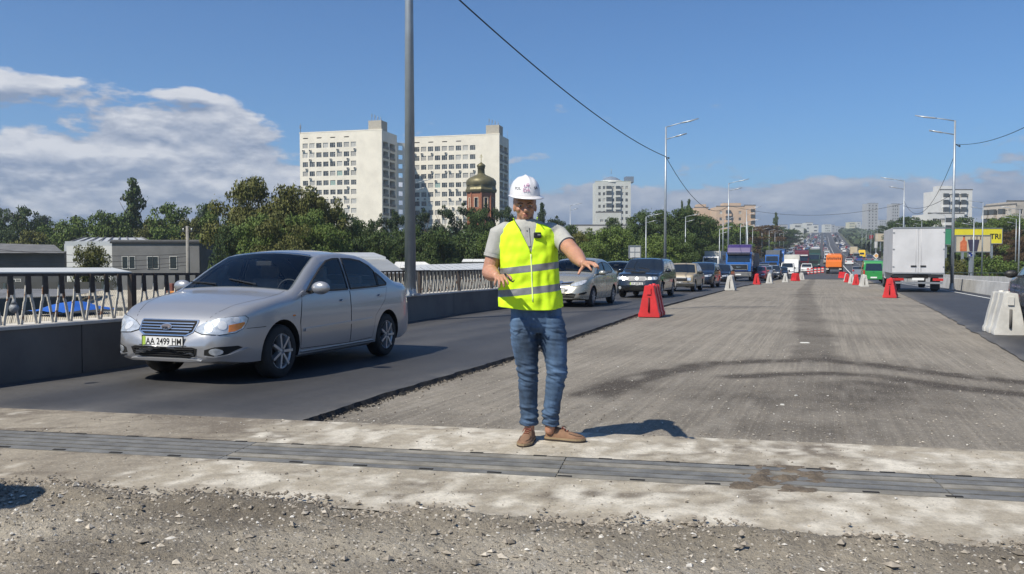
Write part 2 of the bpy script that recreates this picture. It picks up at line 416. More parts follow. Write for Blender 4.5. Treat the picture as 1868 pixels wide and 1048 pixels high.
# -- near ground under everything on the deck, left of the parapet line to the right one
def rag(y): return EDGE(y)+.035*noise.noise((y*3.1, 0, 2))+.02*noise.noise((y*11, 3, 0))
zl = lambda x, y, T, f: gz(y)+.048
mb = sheet(lambda y: PAR(y), rag, lambda x: jy(x, .62+.05*noise.noise((x*2, 1, 1))), 40, geo(.06, 1.014, BRIDGE_END-6), zl)
nrow = 41
for j in range(len(mb.v)//nrow-1):           # broken side face of the slab
    a, b_ = mb.v[j*nrow+nrow-1], mb.v[(j+1)*nrow+nrow-1]
    q = .03+.02*noise.noise((a[1]*8, 0, 0)); q2 = .03+.02*noise.noise((b_[1]*8, 0, 0))
    mb.add([a, b_, (b_[0]+q2, b_[1], b_[2]-.065), (a[0]+q, a[1], a[2]-.065)], [(0, 3, 2, 1)], 1)
def tone_left(co):
    n = npn(co, 1.2, .35); nf = npn(co, 4, 3., 4.)
    ys = np.array([jy(x, .7) for x in co[:, 0]]); l = np.clip(1-(co[:, 1]-ys)/.55, 0, 1)**2*np.clip(.7+nf, 0, 1)
    ed = np.array([EDGE(y) for y in co[:, 1]]); l += np.clip(1-(ed-co[:, 0])/.25, 0, 1)*.35*np.clip(.5+nf*1.5, 0, 1)
    pr = np.array([PAR(y) for y in co[:, 1]]); l += np.clip(1-(co[:, 0]-pr)/.5, 0, 1)*.30*np.clip(.5+nf, 0, 1)+.04
    st = np.array([noise.noise((x*1.6, y*.12, 8.)) for x, y in co[:, :2]]); l += np.clip(st*.5, 0, .22)
    xc = co[:, 0]-(ed+pr)/2; l += .13*np.exp(-(xc/.35)**2)*(.7+nf)+.10*np.exp(-((np.abs(xc)-1.45)/.3)**2); pt = np.array([noise.noise((x*.5, y*.5, 3.)) for x, y in co[:, :2]])
    return np.stack([np.clip(n*.6-st*.4+np.clip(pt*3, 0, .3), 0, .7), np.clip(l, 0, .85), 0*n], 1)
o = mb.build('road_left_lane', [m_asph, m_edge], kind='structure', fixn=False); settone(o.data, tone_left)
zr = lambda x, y, T, f: gz(y)+.012+.02*min(1, f*6)
mb = sheet(lambda y: REDGE(y)+.10*noise.noise((y*1.3, 0, 2)), lambda y: RPAR, lambda x: jy(x, .8), 30, geo(.08, 1.015, BRIDGE_END-6), zr)
def tone_right(co):
    nf = npn(co, 4, 1.5, 4.); e = np.array([REDGE(y) for y in co[:, 1]])
    l = np.clip(1-(co[:, 0]-e)/.45, 0, 1)*.8*np.clip(.7+nf, 0, 1); return np.stack([np.clip(nf*.3, 0, 1), l, 0*l], 1)
o = mb.build('road_right_lane', m_asph, kind='structure', fixn=False); settone(o.data, tone_right)
# -- concrete strips on both sides of the joint, and the rubble in front
def strip_uv(name, u0, u1, v0, v1, nu, nv, z, m, tone, v0f=None):
    mb = MB()
    for j in range(nv+1):
        for i in range(nu+1):
            u = u0+(u1-u0)*i/nu; a = v0+(v0f(u) if v0f else 0); v = a+(v1-a)*j/nv; p = jpt(u, v, 0); p.z = z(p.x, p.y, u, v); mb.v.append(tuple(p))
    for j in range(nv):
        for i in range(nu):
            a = j*(nu+1)+i; mb.f.append((a, a+1, a+nu+2, a+nu+1)); mb.m.append(0); mb.sm.append(True)
    o = mb.build(name, m, kind='structure', fixn=False); settone(o.data, tone); return o
st1 = [jpt(u, v, 0) for u, v in ((.1, .78), (-.1, .4), (-.2, 0.05))]; st2 = [jpt(u, v, 0) for u, v in ((-1.5, -.9), (-.9, -.65), (-.4, -.7))]; st3 = [jpt(u, v, 0) for u, v in ((-1.4, .62), (-.2, .45), (.6, .3))]
st4 = [jpt(u, v, 0) for u, v in ((-3.3, .1), (-4.2, .5), (-4.8, .75))]; st5 = [jpt(u, v, 0) for u, v in ((-.35, -.55), (-.75, -.85))]; st6 = [jpt(u, v, 0) for u, v in ((1.9, -.5), (1.5, -1.25))]
def tone_conc(co):
    n = npn(co, 3, 3); n2 = npn(co, 9, 5, 3.); nn = npn(co, .8, .8, 7.); d = np.zeros(len(co))
    for s_, w_, k_ in ((st1, .16, .75), (st2, .12, .7), (st3, .10, .6), (st4, .16, .5), (st5, .2, .45), (st6, .2, .4)): d += k_*np.exp(-(pdist(co, s_)/w_)**2)
    d = np.clip(d*(.7+n*1.6)+np.clip(n2-.12, 0, 1)*.8+np.clip(nn*.7, 0, .4), 0, .9)
    u = (co[:, 0])*JU.x+(co[:, 1]-5.30)*JU.y; g = np.clip((-3.6-u)/.7+n*.6, 0, 1)*.45
    v = co[:, 0]*JN.x+(co[:, 1]-5.30)*JN.y; nf = npn(co, 14, 14, 2.); e = np.exp(-((v-.80)/.10)**2)+np.exp(-((v+1.33)/.13)**2)+.5*np.exp(-((v+.54)/.05)**2)+.5*np.exp(-((v-.02)/.05)**2)
    ca = co[:, 0]*math.cos(R(28))+co[:, 1]*math.sin(R(28)); cs_ = np.array([noise.noise((a_*1.1, b_*9., 6.)) for a_, b_ in zip(ca, co[:, 1]*math.cos(R(28))-co[:, 0]*math.sin(R(28)))])
    d = d+e*np.clip(.35+n2*1.2+nf*.6, 0, .8)+np.clip(cs_-.12, 0, 1)*1.1
    return np.stack([np.clip(d+g, 0, .95), np.clip(.28+n*.75+npn(co, 7.5, 4.5, 11.)*1.0+n2*.8+nf*.6-g*2, 0, .9), 0*n], 1)
zc = lambda x, y, u, v: gz(y)+.050+.002*noise.noise((x*3, y*3, 1))
strip_uv('concrete_strip_far', -8, 5.4, 0, .80, 460, 36, zc, m_conc, tone_conc, None)
strip_uv('concrete_strip_near', -8, 5.4, -1.34, -.52, 460, 36, zc, m_conc, tone_conc, lambda u: .05*noise.noise((u*2, 0, 0))+.02*noise.noise((u*9, 0, 0)))
def hrub(x, y, v):
    k = min(1, max(0, (-1.24-v)/.12)); e = .05*math.exp(-((v+1.42)/.10)**2)*(.6+noise.noise((x*2.1, y*2, 0)))
    return gz(y)+.030+k*(.026*noise.noise((x*3, y*3, 0))+.022*abs(noise.noise((x*12, y*12, 0)))+.016*noise.noise((x*31, y*31, 2)))+e+.012*k
def tone_rub(co):
    n = npn(co, 2.2, 2.2, 5.); n2 = npn(co, .9, .9, 1.); u = co[:, 0]*JU.x+(co[:, 1]-5.30)*JU.y; v = co[:, 0]*JN.x+(co[:, 1]-5.30)*JN.y
    d = np.exp(-((v+1.45)/.16)**2)*.45*(1+n)+np.clip(n2*1.1-.1, 0, .6)
    l = np.clip(n*1.5+.1-d, 0, .7)*.8+np.exp(-((v+1.9+n*.2)/.12)**2)*.35*(u < -.5)
    return np.stack([np.clip(d, 0, .8), np.clip(l, 0, .8), 0*n], 1)
strip_uv('ground_rubble', -7, 4.6, -4.2, -1.27, 430, 120, lambda x, y, u, v: hrub(x, y, v), m_rubble, tone_rub)
mb = MB(); 
for a, b_ in ((-30, -5), (-5, 5)):
    for x0, x1 in ((-8, 0), (0, RPAR)):
        mb.quad((x0, a, gz(a)+.012), (x1, a, gz(a)+.012), (x1, b_, gz(b_)+.012), (x0, b_, gz(b_)+.012))
o = mb.build('road_near', m_asph, kind='structure', fixn=False); settone(o.data, lambda co: np.zeros((len(co), 3)))
# -- deck body under all that
mb = MB(); ys = [-30, 0, 12, 24, 40, 57, 80, BRIDGE_END]
for a, b_ in zip(ys, ys[1:]):
    for k_, xa, xb in ((0, PAR(a)-.45, PAR(b_)-.45), (1, RPAR+.4, RPAR+.4)):
        pass
    A = [(PAR(a)-.5, a, gz(a)-.06), (RPAR+.5, a, gz(a)-.06), (RPAR+.5, b_, gz(b_)-.06), (PAR(b_)-.5, b_, gz(b_)-.06)]
    B = [(p[0], p[1], p[2]-1.1) for p in A]; mb.add(A+B, [(0, 1, 2, 3), (7, 6, 5, 4), (0, 4, 5, 1), (1, 5, 6, 2), (2, 6, 7, 3), (3, 7, 4, 0)])
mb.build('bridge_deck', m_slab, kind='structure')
# -- expansion joint: base, metal strips, bolt slots
m_jm = mat('worn_joint_metal', (.165, .162, .152), .6, .15, .25, 6, bump=.002, bscale=60)
m_jm2 = mat('dusty_joint_metal', (.23, .215, .185), .75, .15, .3, 5, bump=.002, bscale=60)
m_blk = mat('black_gap', (.012, .012, .012), .9, 0, 0)
ej = thing('expansion_joint', 'grey steel expansion joint of parallel strips crossing the whole roadway in front of the man', 'expansion joint')
mb = MB(); P4 = [jpt(-8, -.52, 0), jpt(5.4, -.52, 0), jpt(5.4, 0, 0), jpt(-8, 0, 0)]
for p in P4: p.z = gz(p.y)+.012
mb.quad(*P4); mb.build('joint_base', m_blk, ej)
u = -8.
k_ = 0
while u < 5.4:
    L_ = 2.15; ue = min(u+L_, 5.4)
    for r_ in range(5):
        v0 = -.515+r_*.104; v1 = v0+.078
        c = jpt((u+ue)/2+.0, (v0+v1)/2, 0); z = gz(c.y)+.045
        mb = MB(); p0 = jpt(u+.003, v0, z-.02); p1 = jpt(ue-.003, v0, z-.02); p2 = jpt(ue-.003, v1, z-.02); p3 = jpt(u+.003, v1, z-.02)
        for p in (p0, p1, p2, p3): p.z = gz(p.y)+.03
        top = [p+Vector((0, 0, .022)) for p in (p0, p1, p2, p3)]
        mb.add([p0, p1, p2, p3]+top, [(4, 5, 6, 7), (0, 1, 5, 4), (1, 2, 6, 5), (2, 3, 7, 6), (3, 0, 4, 7)])
        mb.build('metal_strip', m_jm if k_ in (0, 1) or (k_+r_) % 3 else m_jm2, ej, fixn=False)
    u += L_; k_ += 1
me_slot = MB().box((0, 0, 0), (.085, .022, .008)).mesh('bolt_slot', m_blk)
u = -7.8; 
while u < 5.3:
    for v in (-.495, -.018):
        p = jpt(u+(0 if v < -.3 else .2), v, 0); p.z = gz(p.y)+.0515; link('bolt_slot', me_slot, ej, p, R(9.8))
    u += .42
# dried mud over the joint
mb = MB(); N = 26
for j in range(N+1):
    for i in range(N+1):
        a = i/N; b_ = j/N; u = -.42+.60*a-.25*(1-b_); v = -.57+.62*b_; p = jpt(u, v, 0)
        e = min(a, 1-a, b_*1.5+.1, (1-b_)*1.5+.1)
        p.z = gz(p.y)+.046+.03*min(1, e*3.2)*max(-.4, .3+noise.noise((u*9, v*9, 0))+.5*noise.noise((u*26, v*20, 0))); mb.v.append(tuple(p))
for j in range(N):
    for i in range(N): a = j*(N+1)+i; mb.f.append((a, a+1, a+N+2, a+N+1)); mb.m.append(0); mb.sm.append(True)
mb.build('dried_mud', mat('dried_mud', (.115, .092, .068), .95, 0, .35, 12, bump=.02, bscale=30), kind='stuff', fixn=False, label='brown dried mud patch lying across the steel expansion joint', category='mud')
# loose stones
def stones(name, cnt, area, size, m, zf, seed, **kw):
    rr = random.Random(seed); mb = MB(); base = [(1, 0, 0), (-1, 0, 0), (0, 1, 0), (0, -1, 0), (0, 0, 1), (0, 0, -1)]
    fs = [(0, 2, 4), (2, 1, 4), (1, 3, 4), (3, 0, 4), (2, 0, 5), (1, 2, 5), (3, 1, 5), (0, 3, 5)]
    for _ in range(cnt):
        q = area(rr)
        if q is None: continue
        s_ = size(rr); rz = rr.random()*6.28; cs, sn = math.cos(rz), math.sin(rz); z = zf(q); vs = []
        ax = [s_*rr.uniform(.6, 1.5), s_*rr.uniform(.6, 1.1), s_*rr.uniform(.4, .8)]; sk = rr.uniform(-.5, .5)
        for b_ in base:
            x, y, zz = b_[0]*ax[0]*rr.uniform(.7, 1.2)+sk*b_[2]*s_, b_[1]*ax[1]*rr.uniform(.7, 1.2), b_[2]*ax[2]; vs.append((q[0]+x*cs-y*sn, q[1]+x*sn+y*cs, z+zz+s_*.2))
        mb.add(vs, fs, rr.choice((0, 0, 0, 0, 1, 1, 2, 2, 3)))
    return mb.build(name, m, kind='stuff', fixn=False, **kw)
m_st = [mat('stone_'+n_, c_, .9, 0, .2, 30) for n_, c_ in (('grey', (.26, .23, .19)), ('dark', (.15, .13, .105)), ('pale', (.42, .38, .32)), ('white', (.55, .53, .49)))]
def a_rub(rr):
    u, v = rr.uniform(-5.5, 3.2), -1.3-2.2*rr.random()**1.2; p = jpt(u, v, 0)
    return (p.x, p.y, v) if p.y > 1.2 else None
stones('gravel', 17000, a_rub, lambda rr: .003+.010*rr.random()**3.5+.022*rr.random()**30, m_st, lambda q: hrub(q[0], q[1], q[2]), 1, label='loose grey and white rubble stones covering the foreground', category='gravel')
def a_rim(rr):
    u = rr.uniform(-5.5, 4.0); p = jpt(u, -1.36+rr.gauss(0, .07), 0); return (p.x, p.y, -1.36) if noise.noise((u*1.5, 0, 0)) > -.25 else None
stones('gravel_rim', 4200, a_rim, lambda rr: .006+.014*rr.random()**2, m_st[:2]+m_st[:2], lambda q: hrub(q[0], q[1], q[2])-.002, 2, label='ridge of crumbled asphalt along the near edge of the concrete strip', category='gravel')
def a_conc(rr):
    p = jpt(rr.uniform(-5.5, 4.5), rr.choice((rr.uniform(-1.2, -.55), rr.uniform(0, .8))), 0); return (p.x, p.y)
stones('grit', 1300, a_conc, lambda rr: .003+.008*rr.random()**3, m_st, lambda q: gz(q[1])+.052, 3, label='scattered small stones on the pale concrete strips', category='grit')
def a_mill(rr):
    y = 5.6+10*rr.random()**2; x = rr.uniform(EDGE(y)+.05, REDGE(y)); return (x, max(y, jy(x, .85)))
stones('grit_milled', 4200, a_mill, lambda rr: .003+.009*rr.random()**3, m_st, lambda q: gz(q[1]), 4, label='scattered white and grey stones on the milled road surface', category='grit')
def a_edge(rr):
    y = rr.uniform(5.6, 22); return (rag(y)+abs(rr.gauss(0, .05))+.01, y)
stones('asphalt_crumbs', 1600, a_edge, lambda rr: .006+.014*rr.random()**2, [m_edge, m_st[1]]*2, lambda q: gz(q[1])+.002, 5, label='dark asphalt crumbs along the broken lane edge', category='crumbs')
# a few flat litter bits on the milled surface
for px, py, w in ((1470, 627, .16), (1430, 742, .04), (1455, 725, .03)):
    p = ray_ground(px, py); tag(MB().box((0, 0, .012), (w, w*.5, .012), rnd.random(), top=.7).build('paper_scrap', mat('scrap_white', (.5, .5, .47), .8), None, p), {1470: 'crumpled white scrap lying alone on the dark milled band', 1430: 'small white flake on milled ground right of the shadow', 1455: 'tiny white flake near the tyre arc on milled ground'}[px], 'scrap')

# ------------------------------------------------------------------ far land and roads
m_grass = mat('dry_grass_land', (.075, .085, .035), .95, 0, .35, .15, bump=.05, bscale=2)
mb = MB(); xs = [-3000, -1500, -800, -450, -300, -220, -160, -120, -90, -65, -45, -32, -22, -14, -9.2, 8.2, 10, 14, 22, 30, 40, 60, 90, 130, 200, 300, 450, 700, 1200, 2500, 5000]
yy = [-300, -60, -20, 0, 15, 30, 45, 60, 70, 80, 90, 100, 112, 130, 150, 175, 200, 240, 280, 330, 380, 450, 520, 600, 700, 800, 900, 1000, 1100, 1300, 1500, 2500, 6000, 14000]
for y in yy:
    for x in xs: mb.v.append((x, y, terr(x, y)))
n = len(xs)
for j in range(len(yy)-1):
    for i in range(n-1): a = j*n+i; mb.f.append((a, a+1, a+n+1, a+n)); mb.m.append(0); mb.sm.append(True)
mb.build('ground', m_grass, kind='structure', fixn=False)
mb = MB(); ys = [a_ for a_ in range(105, 400, 12)]+list(range(400, 1400, 25))
for a, b_ in zip(ys, ys[1:]):
    for x0, x1 in ((-15.2, -4.6), (-4.6, 7), (7, 17)):
        mb.quad((x0, a, gz(a)+.02), (x1, a, gz(a)+.02), (x1, b_, gz(b_)+.02), (x0, b_, gz(b_)+.02))
o = mb.build('road_far', m_asph2, kind='structure', fixn=False); settone(o.data, lambda co: np.zeros((len(co), 3)))
m_wh = mat('road_paint', (.62, .62, .60), .7, 0, .2, 4)
mb = MB()
def stripe(x0f, a, b_, w, lift=.006):
    y = a
    while y < b_:
        e = min(b_, y+8); mb.quad((x0f(y)-w, y, gz(y)+lift), (x0f(y)+w, y, gz(y)+lift), (x0f(e)+w, e, gz(e)+lift), (x0f(e)-w, e, gz(e)+lift)); y = e
stripe(lambda y: RPAR-.75, 6, BRIDGE_END, .06, .040)
for x in (7.8, 11.3):
    for y in range(116, 900, 14): stripe(lambda q: x, y, y+5, .08, .03)
for x in (-8.5, -12):
    for y in range(116, 900, 14): stripe(lambda q: x, y, y+5, .08, .03)
stripe(lambda y: 4.2, 116, 900, .08, .03); stripe(lambda y: 14.8, 116, 900, .08, .03)
mb.build('road_markings', m_wh, kind='structure', fixn=False)

# ------------------------------------------------------------------ parapets and railings
def wall_line(mb, xf, y0, y1, w, h, side, step=3., z0=.0):
    y = y0
    while y < y1:
        e = min(y+step, y1); a = xf(y); b_ = xf(e)
        A = [(a, y, gz(y)-.3), (a+side*w, y, gz(y)-.3), (b_+side*w, e, gz(e)-.3), (b_, e, gz(e)-.3)]
        B = [(p[0], p[1], gz(p[1])+h+z0) for p in A]
        mb.add(A+B, [(4, 5, 6, 7), (0, 1, 5, 4), (1, 2, 6, 5), (2, 3, 7, 6), (3, 0, 4, 7)]); y = e
pw = thing('parapet_wall', 'grey concrete parapet wall with cream coping along the left lane', 'parapet')
y = -25.
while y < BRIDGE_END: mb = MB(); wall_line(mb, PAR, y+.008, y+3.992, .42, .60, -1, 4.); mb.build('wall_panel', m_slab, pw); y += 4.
mb = MB()
y = -25
while y < BRIDGE_END:
    e = y+4; A = [(PAR(y)+.02, y, gz(y)+.602), (PAR(y)-.46, y, gz(y)+.602), (PAR(e)-.46, e, gz(e)+.602), (PAR(e)+.02, e, gz(e)+.602)]
    B = [(p[0], p[1], p[2]+.03) for p in A]; mb.add(A+B, [(4, 5, 6, 7), (0, 1, 5, 4), (1, 2, 6, 5), (2, 3, 7, 6), (3, 0, 4, 7), (3, 2, 1, 0)]); y = e
mb.build('coping', mat('cream_coping', (.50, .47, .42), .8, 0, .12, 2), pw)
m_rail = mat('dark_rail_paint', (.050, .038, .032), .5, .2, .3, 8); m_bal = mat('flaking_cream_paint', (.46, .42, .35), .7, 0, .0, 8)
t_ = m_bal.node_tree; b_ = t_.nodes['Principled BSDF']; tcn = t_.nodes.new('ShaderNodeTexCoord')
oi = t_.nodes.new('ShaderNodeObjectInfo'); va = t_.nodes.new('ShaderNodeVectorMath'); va.operation = 'ADD'; t_.links.new(tcn.outputs['Object'], va.inputs[0]); t_.links.new(oi.outputs['Location'], va.inputs[1])
nn_ = noisek(t_, va.outputs[0], 9, 4, .6); t_.links.new(mixc(t_, nn_.sm(.56, .62), (.46, .43, .37), (.16, .075, .035)), b_.inputs['Base Color'])
rl = thing('railing', 'old bridge railing of paired cream bars under a dark top rail', 'railing')
mb = MB(); y = 2.
while y < 90:
    e = y+4; mb.bar((PAR(y)-.22, y, gz(y)+1.165), (PAR(e)-.22, e, gz(e)+1.175), .06, .032); y = e
mb.build('top_rail', m_rail, rl)
mbb = MB()
mbb.prism([(-.026, .545), (-.034, .36), (-.026, .32), (.026, .32), (.034, .36), (.026, .545)], -.010, .010, 'yz', 0)
me_head = mbb.mesh('bar_head', m_rail)
mbb = MB()
for s_ in (-1, 1): mbb.bar((0, s_*.020, .42), (0, s_*.040, .24), .014, .028, 0); mbb.bar((0, s_*.045, .245), (0, s_*.088, .0), .014, .030, 0)
me_bal = mbb.mesh('baluster', m_bal)
me_post = MB().box((0, 0, .27), (.07, .075, .54)).mesh('rail_post', m_rail)
y = 5.0; i = 0
while y < 70:
    p = Vector((PAR(y)-.22, y, gz(y)+.632)); 
    if i % 11 == 3: link('rail_post', me_post, rl, p)
    else:
        b = link('baluster', me_bal, rl, p, rnd.uniform(-.05, .05)); b.rotation_euler.x = rnd.uniform(-.02, .02); link('bar_head', me_head, rl, p)
    y += .215; i += 1
# a plastic bag tied on the first post in view
p = at(24, 8.05, py=563); tag(MB().ellips((0, 0, 0), (.045, .045, .05), 8).tube([(0, 0, .04), (.0, 0, .09)], [.03, .012], 8).build('plastic_bag', mat('bag_grey', (.22, .23, .24), .4, 0, .3, 20, bump=.01), None, p), 'small grey plastic bag tied to the railing post at the left edge', 'plastic bag')
# right side concrete barrier and the wall beyond it
rb = thing('barrier_wall', 'low pale concrete barrier wall beside the right lane', 'barrier'); 
y = -10.
while y < BRIDGE_END:
    mb = MB(); e = y+5.98; A = [(RPAR, y, gz(y)-.1), (RPAR+.4, y, gz(y)-.1), (RPAR+.4, e, gz(e)-.1), (RPAR, e, gz(e)-.1)]
    B = [(RPAR+.1, y, gz(y)+.66), (RPAR+.33, y, gz(y)+.66), (RPAR+.33, e, gz(e)+.66), (RPAR+.1, e, gz(e)+.66)]
    mb.add(A+B, [(4, 5, 6, 7), (0, 1, 5, 4), (1, 2, 6, 5), (2, 3, 7, 6), (3, 0, 4, 7)]); mb.build('wall_section', m_slabw, rb); y += 6
rw = thing('far_parapet', 'pale concrete parapet with green rail beyond the right barrier', 'parapet')
XR = lambda y: 11.6
mb = MB(); wall_line(mb, XR, -5, 105, .4, .75, 1, 4.); mb.build('wall_panel', m_slabw, rw)
mb = MB(); y = -5
while y < 105: mb.bar((XR(y)+.2, y, gz(y)+1.0), (XR(y)+.2, y+5, gz(y+5)+1.0), .06, .07); y += 5
mb.build('top_rail', mat('green_rail', (.03, .06, .04), .5), rw)
mb = MB()
for y in range(-4, 105, 3): mb.box((XR(y)+.2, y, gz(y)+.87), (.06, .07, .26))
mb.build('rail_posts', m_rail, rw, kind='stuff')
mb = MB(); wall = [(RPAR+.41, -8), (11.6, -8)]
y = -8
while y < 105: mb.quad((RPAR+.4, y, gz(y)+.10), (11.6, y, gz(y)+.10), (11.6, y+8, gz(y+8)+.10), (RPAR+.4, y+8, gz(y+8)+.10)); y += 8
mb.build('pavement', mat('pavement_grey', (.25, .245, .235), .9, 0, .15, 1), kind='structure')
# ================================================================== VEHICLES
m_tyre = mat('tyre_rubber', (.018, .018, .019), .8, 0, .1, 20); m_rim = mat('rim_silver', (.42, .43, .45), .35, .7, .08, 5)
m_glass = mat('car_glass', (.012, .016, .020), .04, 0, 0, spec=.55, coat=1.)
m_clear = bpy.data.materials.new('tinted_glass'); m_clear.use_nodes = True; t_ = m_clear.node_tree; t_.nodes.clear()
tr_ = t_.nodes.new('ShaderNodeBsdfTransparent'); tr_.inputs[0].default_value = (.66, .71, .73, 1); gl_ = t_.nodes.new('ShaderNodeBsdfGlossy'); gl_.inputs['Roughness'].default_value = .02; fr_ = t_.nodes.new('ShaderNodeFresnel'); fr_.inputs[0].default_value = 1.5
mx_ = t_.nodes.new('ShaderNodeMixShader'); ou_ = t_.nodes.new('ShaderNodeOutputMaterial'); t_.links.new(fr_.outputs[0], mx_.inputs[0]); t_.links.new(tr_.outputs[0], mx_.inputs[1]); t_.links.new(gl_.outputs[0], mx_.inputs[2]); t_.links.new(mx_.outputs[0], ou_.inputs[0]); m_black = mat('black_plastic', (.018, .018, .019), .5, 0, .1, 10)
m_chrome = mat('chrome_trim', (.62, .63, .65), .16, 1., 0); m_lamp = mat('headlamp_glass', (.50, .53, .56), .12, .35, .25, 14, coat=1.)
m_bulb = mat('lamp_bowl', (.62, .63, .64), .25, .2, 0, coat=1.); m_amber = mat('amber_lens', (.75, .22, .02), .2, 0, .1, 30, coat=1.); m_red = mat('red_lens', (.45, .015, .012), .2, 0, .1, 30, coat=1.)
m_plate = mat('plate_white', (.72, .72, .70), .5, 0, 0); m_ink = mat('print_black', (.01, .01, .01), .6, 0, 0)
m_under = mat('underbody', (.010, .010, .010), .9, 0, 0)
m_pgrn = mat('plate_band', (.35, .5, .08), .5, 0, 0)
def smooth_prof(pts, n, sig):
    ys = np.linspace(pts[0][0], pts[-1][0], n); z = np.interp(ys, [p[0] for p in pts], [p[1] for p in pts])
    if sig > 0:
        k = np.exp(-np.linspace(-2, 2, sig*2+1)**2); k /= k.sum(); zp = np.pad(z, sig, mode='edge'); zp[:sig] = 2*z[0]-z[1:sig+1][::-1]; zp[-sig:] = 2*z[-1]-z[-sig-1:-1][::-1]
        z = np.convolve(zp, k, 'valid')
    return lambda y: float(np.interp(y, ys, z))
def lerp(a, b, t): return a+(b-a)*t
def wheel_meshes(r, w, spokes, kind='alloy'):
    t = MB().lathe([(r*.66, -w*.5), (r*.90, -w*.52), (r*.97, -w*.42), (r, -w*.25), (r, w*.25), (r*.97, w*.42), (r*.90, w*.52), (r*.66, w*.5)], 30, axis='x').mesh('tyre', m_tyre)
    m = MB(); m.lathe([(r*.68, w*.40), (r*.67, w*.46), (r*.62, w*.47), (r*.60, w*.30), (r*.58, -.02)], 30, axis='x', mi=0)
    m.lathe([(.001, w*.12), (r*.6, w*.12)], 24, axis='x', mi=1, smooth=False)
    if kind == 'alloy':
        for k in range(spokes):
            a = 2*math.pi*k/spokes; c, s_ = math.cos(a), math.sin(a)
            for q, ww in ((.0, .030), ): m.bar((w*.38, c*r*.10, s_*r*.10), (w*.42, c*r*.64, s_*r*.64), ww*r/.31, .062*r/.31, 0, up=(-s_*0+0, c, s_))
    else: m.lathe([(r*.60, w*.36), (r*.35, w*.44), (r*.2, w*.40), (.001, w*.42)], 20, axis='x', mi=0)
    m.lathe([(r*.17, w*.40), (r*.15, w*.48), (.001, w*.49)], 12, axis='x', mi=0)
    me = m.mesh('rim', [m_rim, m_black]); return t, me
def side_x(sp, plan):
    belt = sp['belt']; tum = sp['tumble']
    def prof(z):
        return float(np.interp(z, [.15, .22, .34, .52, .72, .86, .98, 1.1], [.90, .955, .985, 1.0, .997, .985, .965, .945]))
    def fx(y, z):
        b = float(np.interp(y, [p[0] for p in belt], [p[1] for p in belt]))
        return plan(y)*prof(min(z, b))-max(0, z-b)*tum-max(0, z-b)**2*.12
    return fx
def car_shell(sp):
    L, hw = sp['L'], sp['W']/2
    top = smooth_prof(sp['top'], 400, sp.get('sig', 9))
    f0, fl, r0, rl = sp.get('front', (.62, .85)) + sp.get('rear', (.74, .55))
    def plan(y):
        a = 1.
        if y < fl: a = min(a, f0+(1-f0)*math.sqrt(max(0, 1-(1-y/fl)**2.2)))
        if L-y < rl: a = min(a, r0+(1-r0)*math.sqrt(max(0, 1-(1-(L-y)/rl)**2.2)))
        return hw*a*(1-.02*((y-L/2)/(L/2))**2)
    fx = side_x(sp, plan)
    st = sorted(set([round(v, 4) for v in list(np.linspace(0, .5, 14))+list(np.linspace(.5, L-.4, 62))+list(np.linspace(L-.4, L, 11))]))
    zb0 = sp.get('clear', .19); rings = []
    def zlow(y): return zb0+max(0, .35-y)*.12+max(0, y-(L-.5))*.22
    def shift(z, y):
        a = max(0, 1-y/.55)**1.6; b_ = max(0, 1-(L-y)/.5)**1.6
        return a*float(np.interp(z, *sp['nose']))-b_*float(np.interp(z, *sp['tail']))
    for y in st:
        zt = top(y); b = float(np.interp(y, [p[0] for p in sp['belt']], [p[1] for p in sp['belt']]))
        rr = lerp(.085, .075, min(1, max(0, (zt-b)/.3))); rr = min(rr, (zt-.3)*.5)
        ring = [(0, zlow(y)), (plan(y)*.80, zlow(y))]
        zs = np.linspace(zlow(y)+.03, zt-rr, 15)
        for z in zs: ring.append((fx(y, z), z))
        xe = fx(y, zt-rr*.4)
        for a in (22, 45, 68, 90):
            ring.append((xe-rr*1.25*(1-math.cos(R(a))), zt-rr+rr*math.sin(R(a))))
        x1 = ring[-1][0]; cr = sp.get('crown', .035)*min(1, .35+(zt-.6))
        for k in range(1, 9): f = 1-k/8; ring.append((x1*f, zt+cr*(1-f*f)))
        full = [(x, y+shift(z, y), z) for x, z in ring]+[(-x, y+shift(z, y), z) for x, z in ring[1:-1][::-1]]
        rings.append(full)
    mb = MB(); n = len(rings[0])
    for end, sgn in ((0, -1), (-1, 1)):
        pass
    c0 = Vector((0, rings[0][0][1]-.0, (rings[0][0][2]+rings[0][24][2])/2)); c1 = Vector((0, rings[-1][0][1], (rings[-1][0][2]+rings[-1][24][2])/2))
    caps = []
    for ring, c, sg in ((rings[0], c0, -1), (rings[-1], c1, 1)):
        inner = []
        for f, dyy in ((.94, .006), (.85, .014), (.65, .025), (.4, .034), (.15, .038)):
            inner.append([(c.x+(p[0]-c.x)*f, p[1]+sg*dyy, c.z+(p[2]-c.z)*f) for p in ring])
        caps.append(inner)
    allr = caps[0][::-1]+rings+caps[1]
    for r_ in allr: mb.v += [tuple(p) for p in r_]
    for j in range(len(allr)-1):
        for k in range(n): mb.f.append((j*n+k, j*n+(k+1) % n, (j+1)*n+(k+1) % n, (j+1)*n+k)); mb.m.append(0); mb.sm.append(True)
    mb.f += [tuple(range(n)), tuple((len(allr)-1)*n+k for k in reversed(range(n)))]; mb.m += [0, 0]; mb.sm += [True, True]
    return mb, plan, fx, top
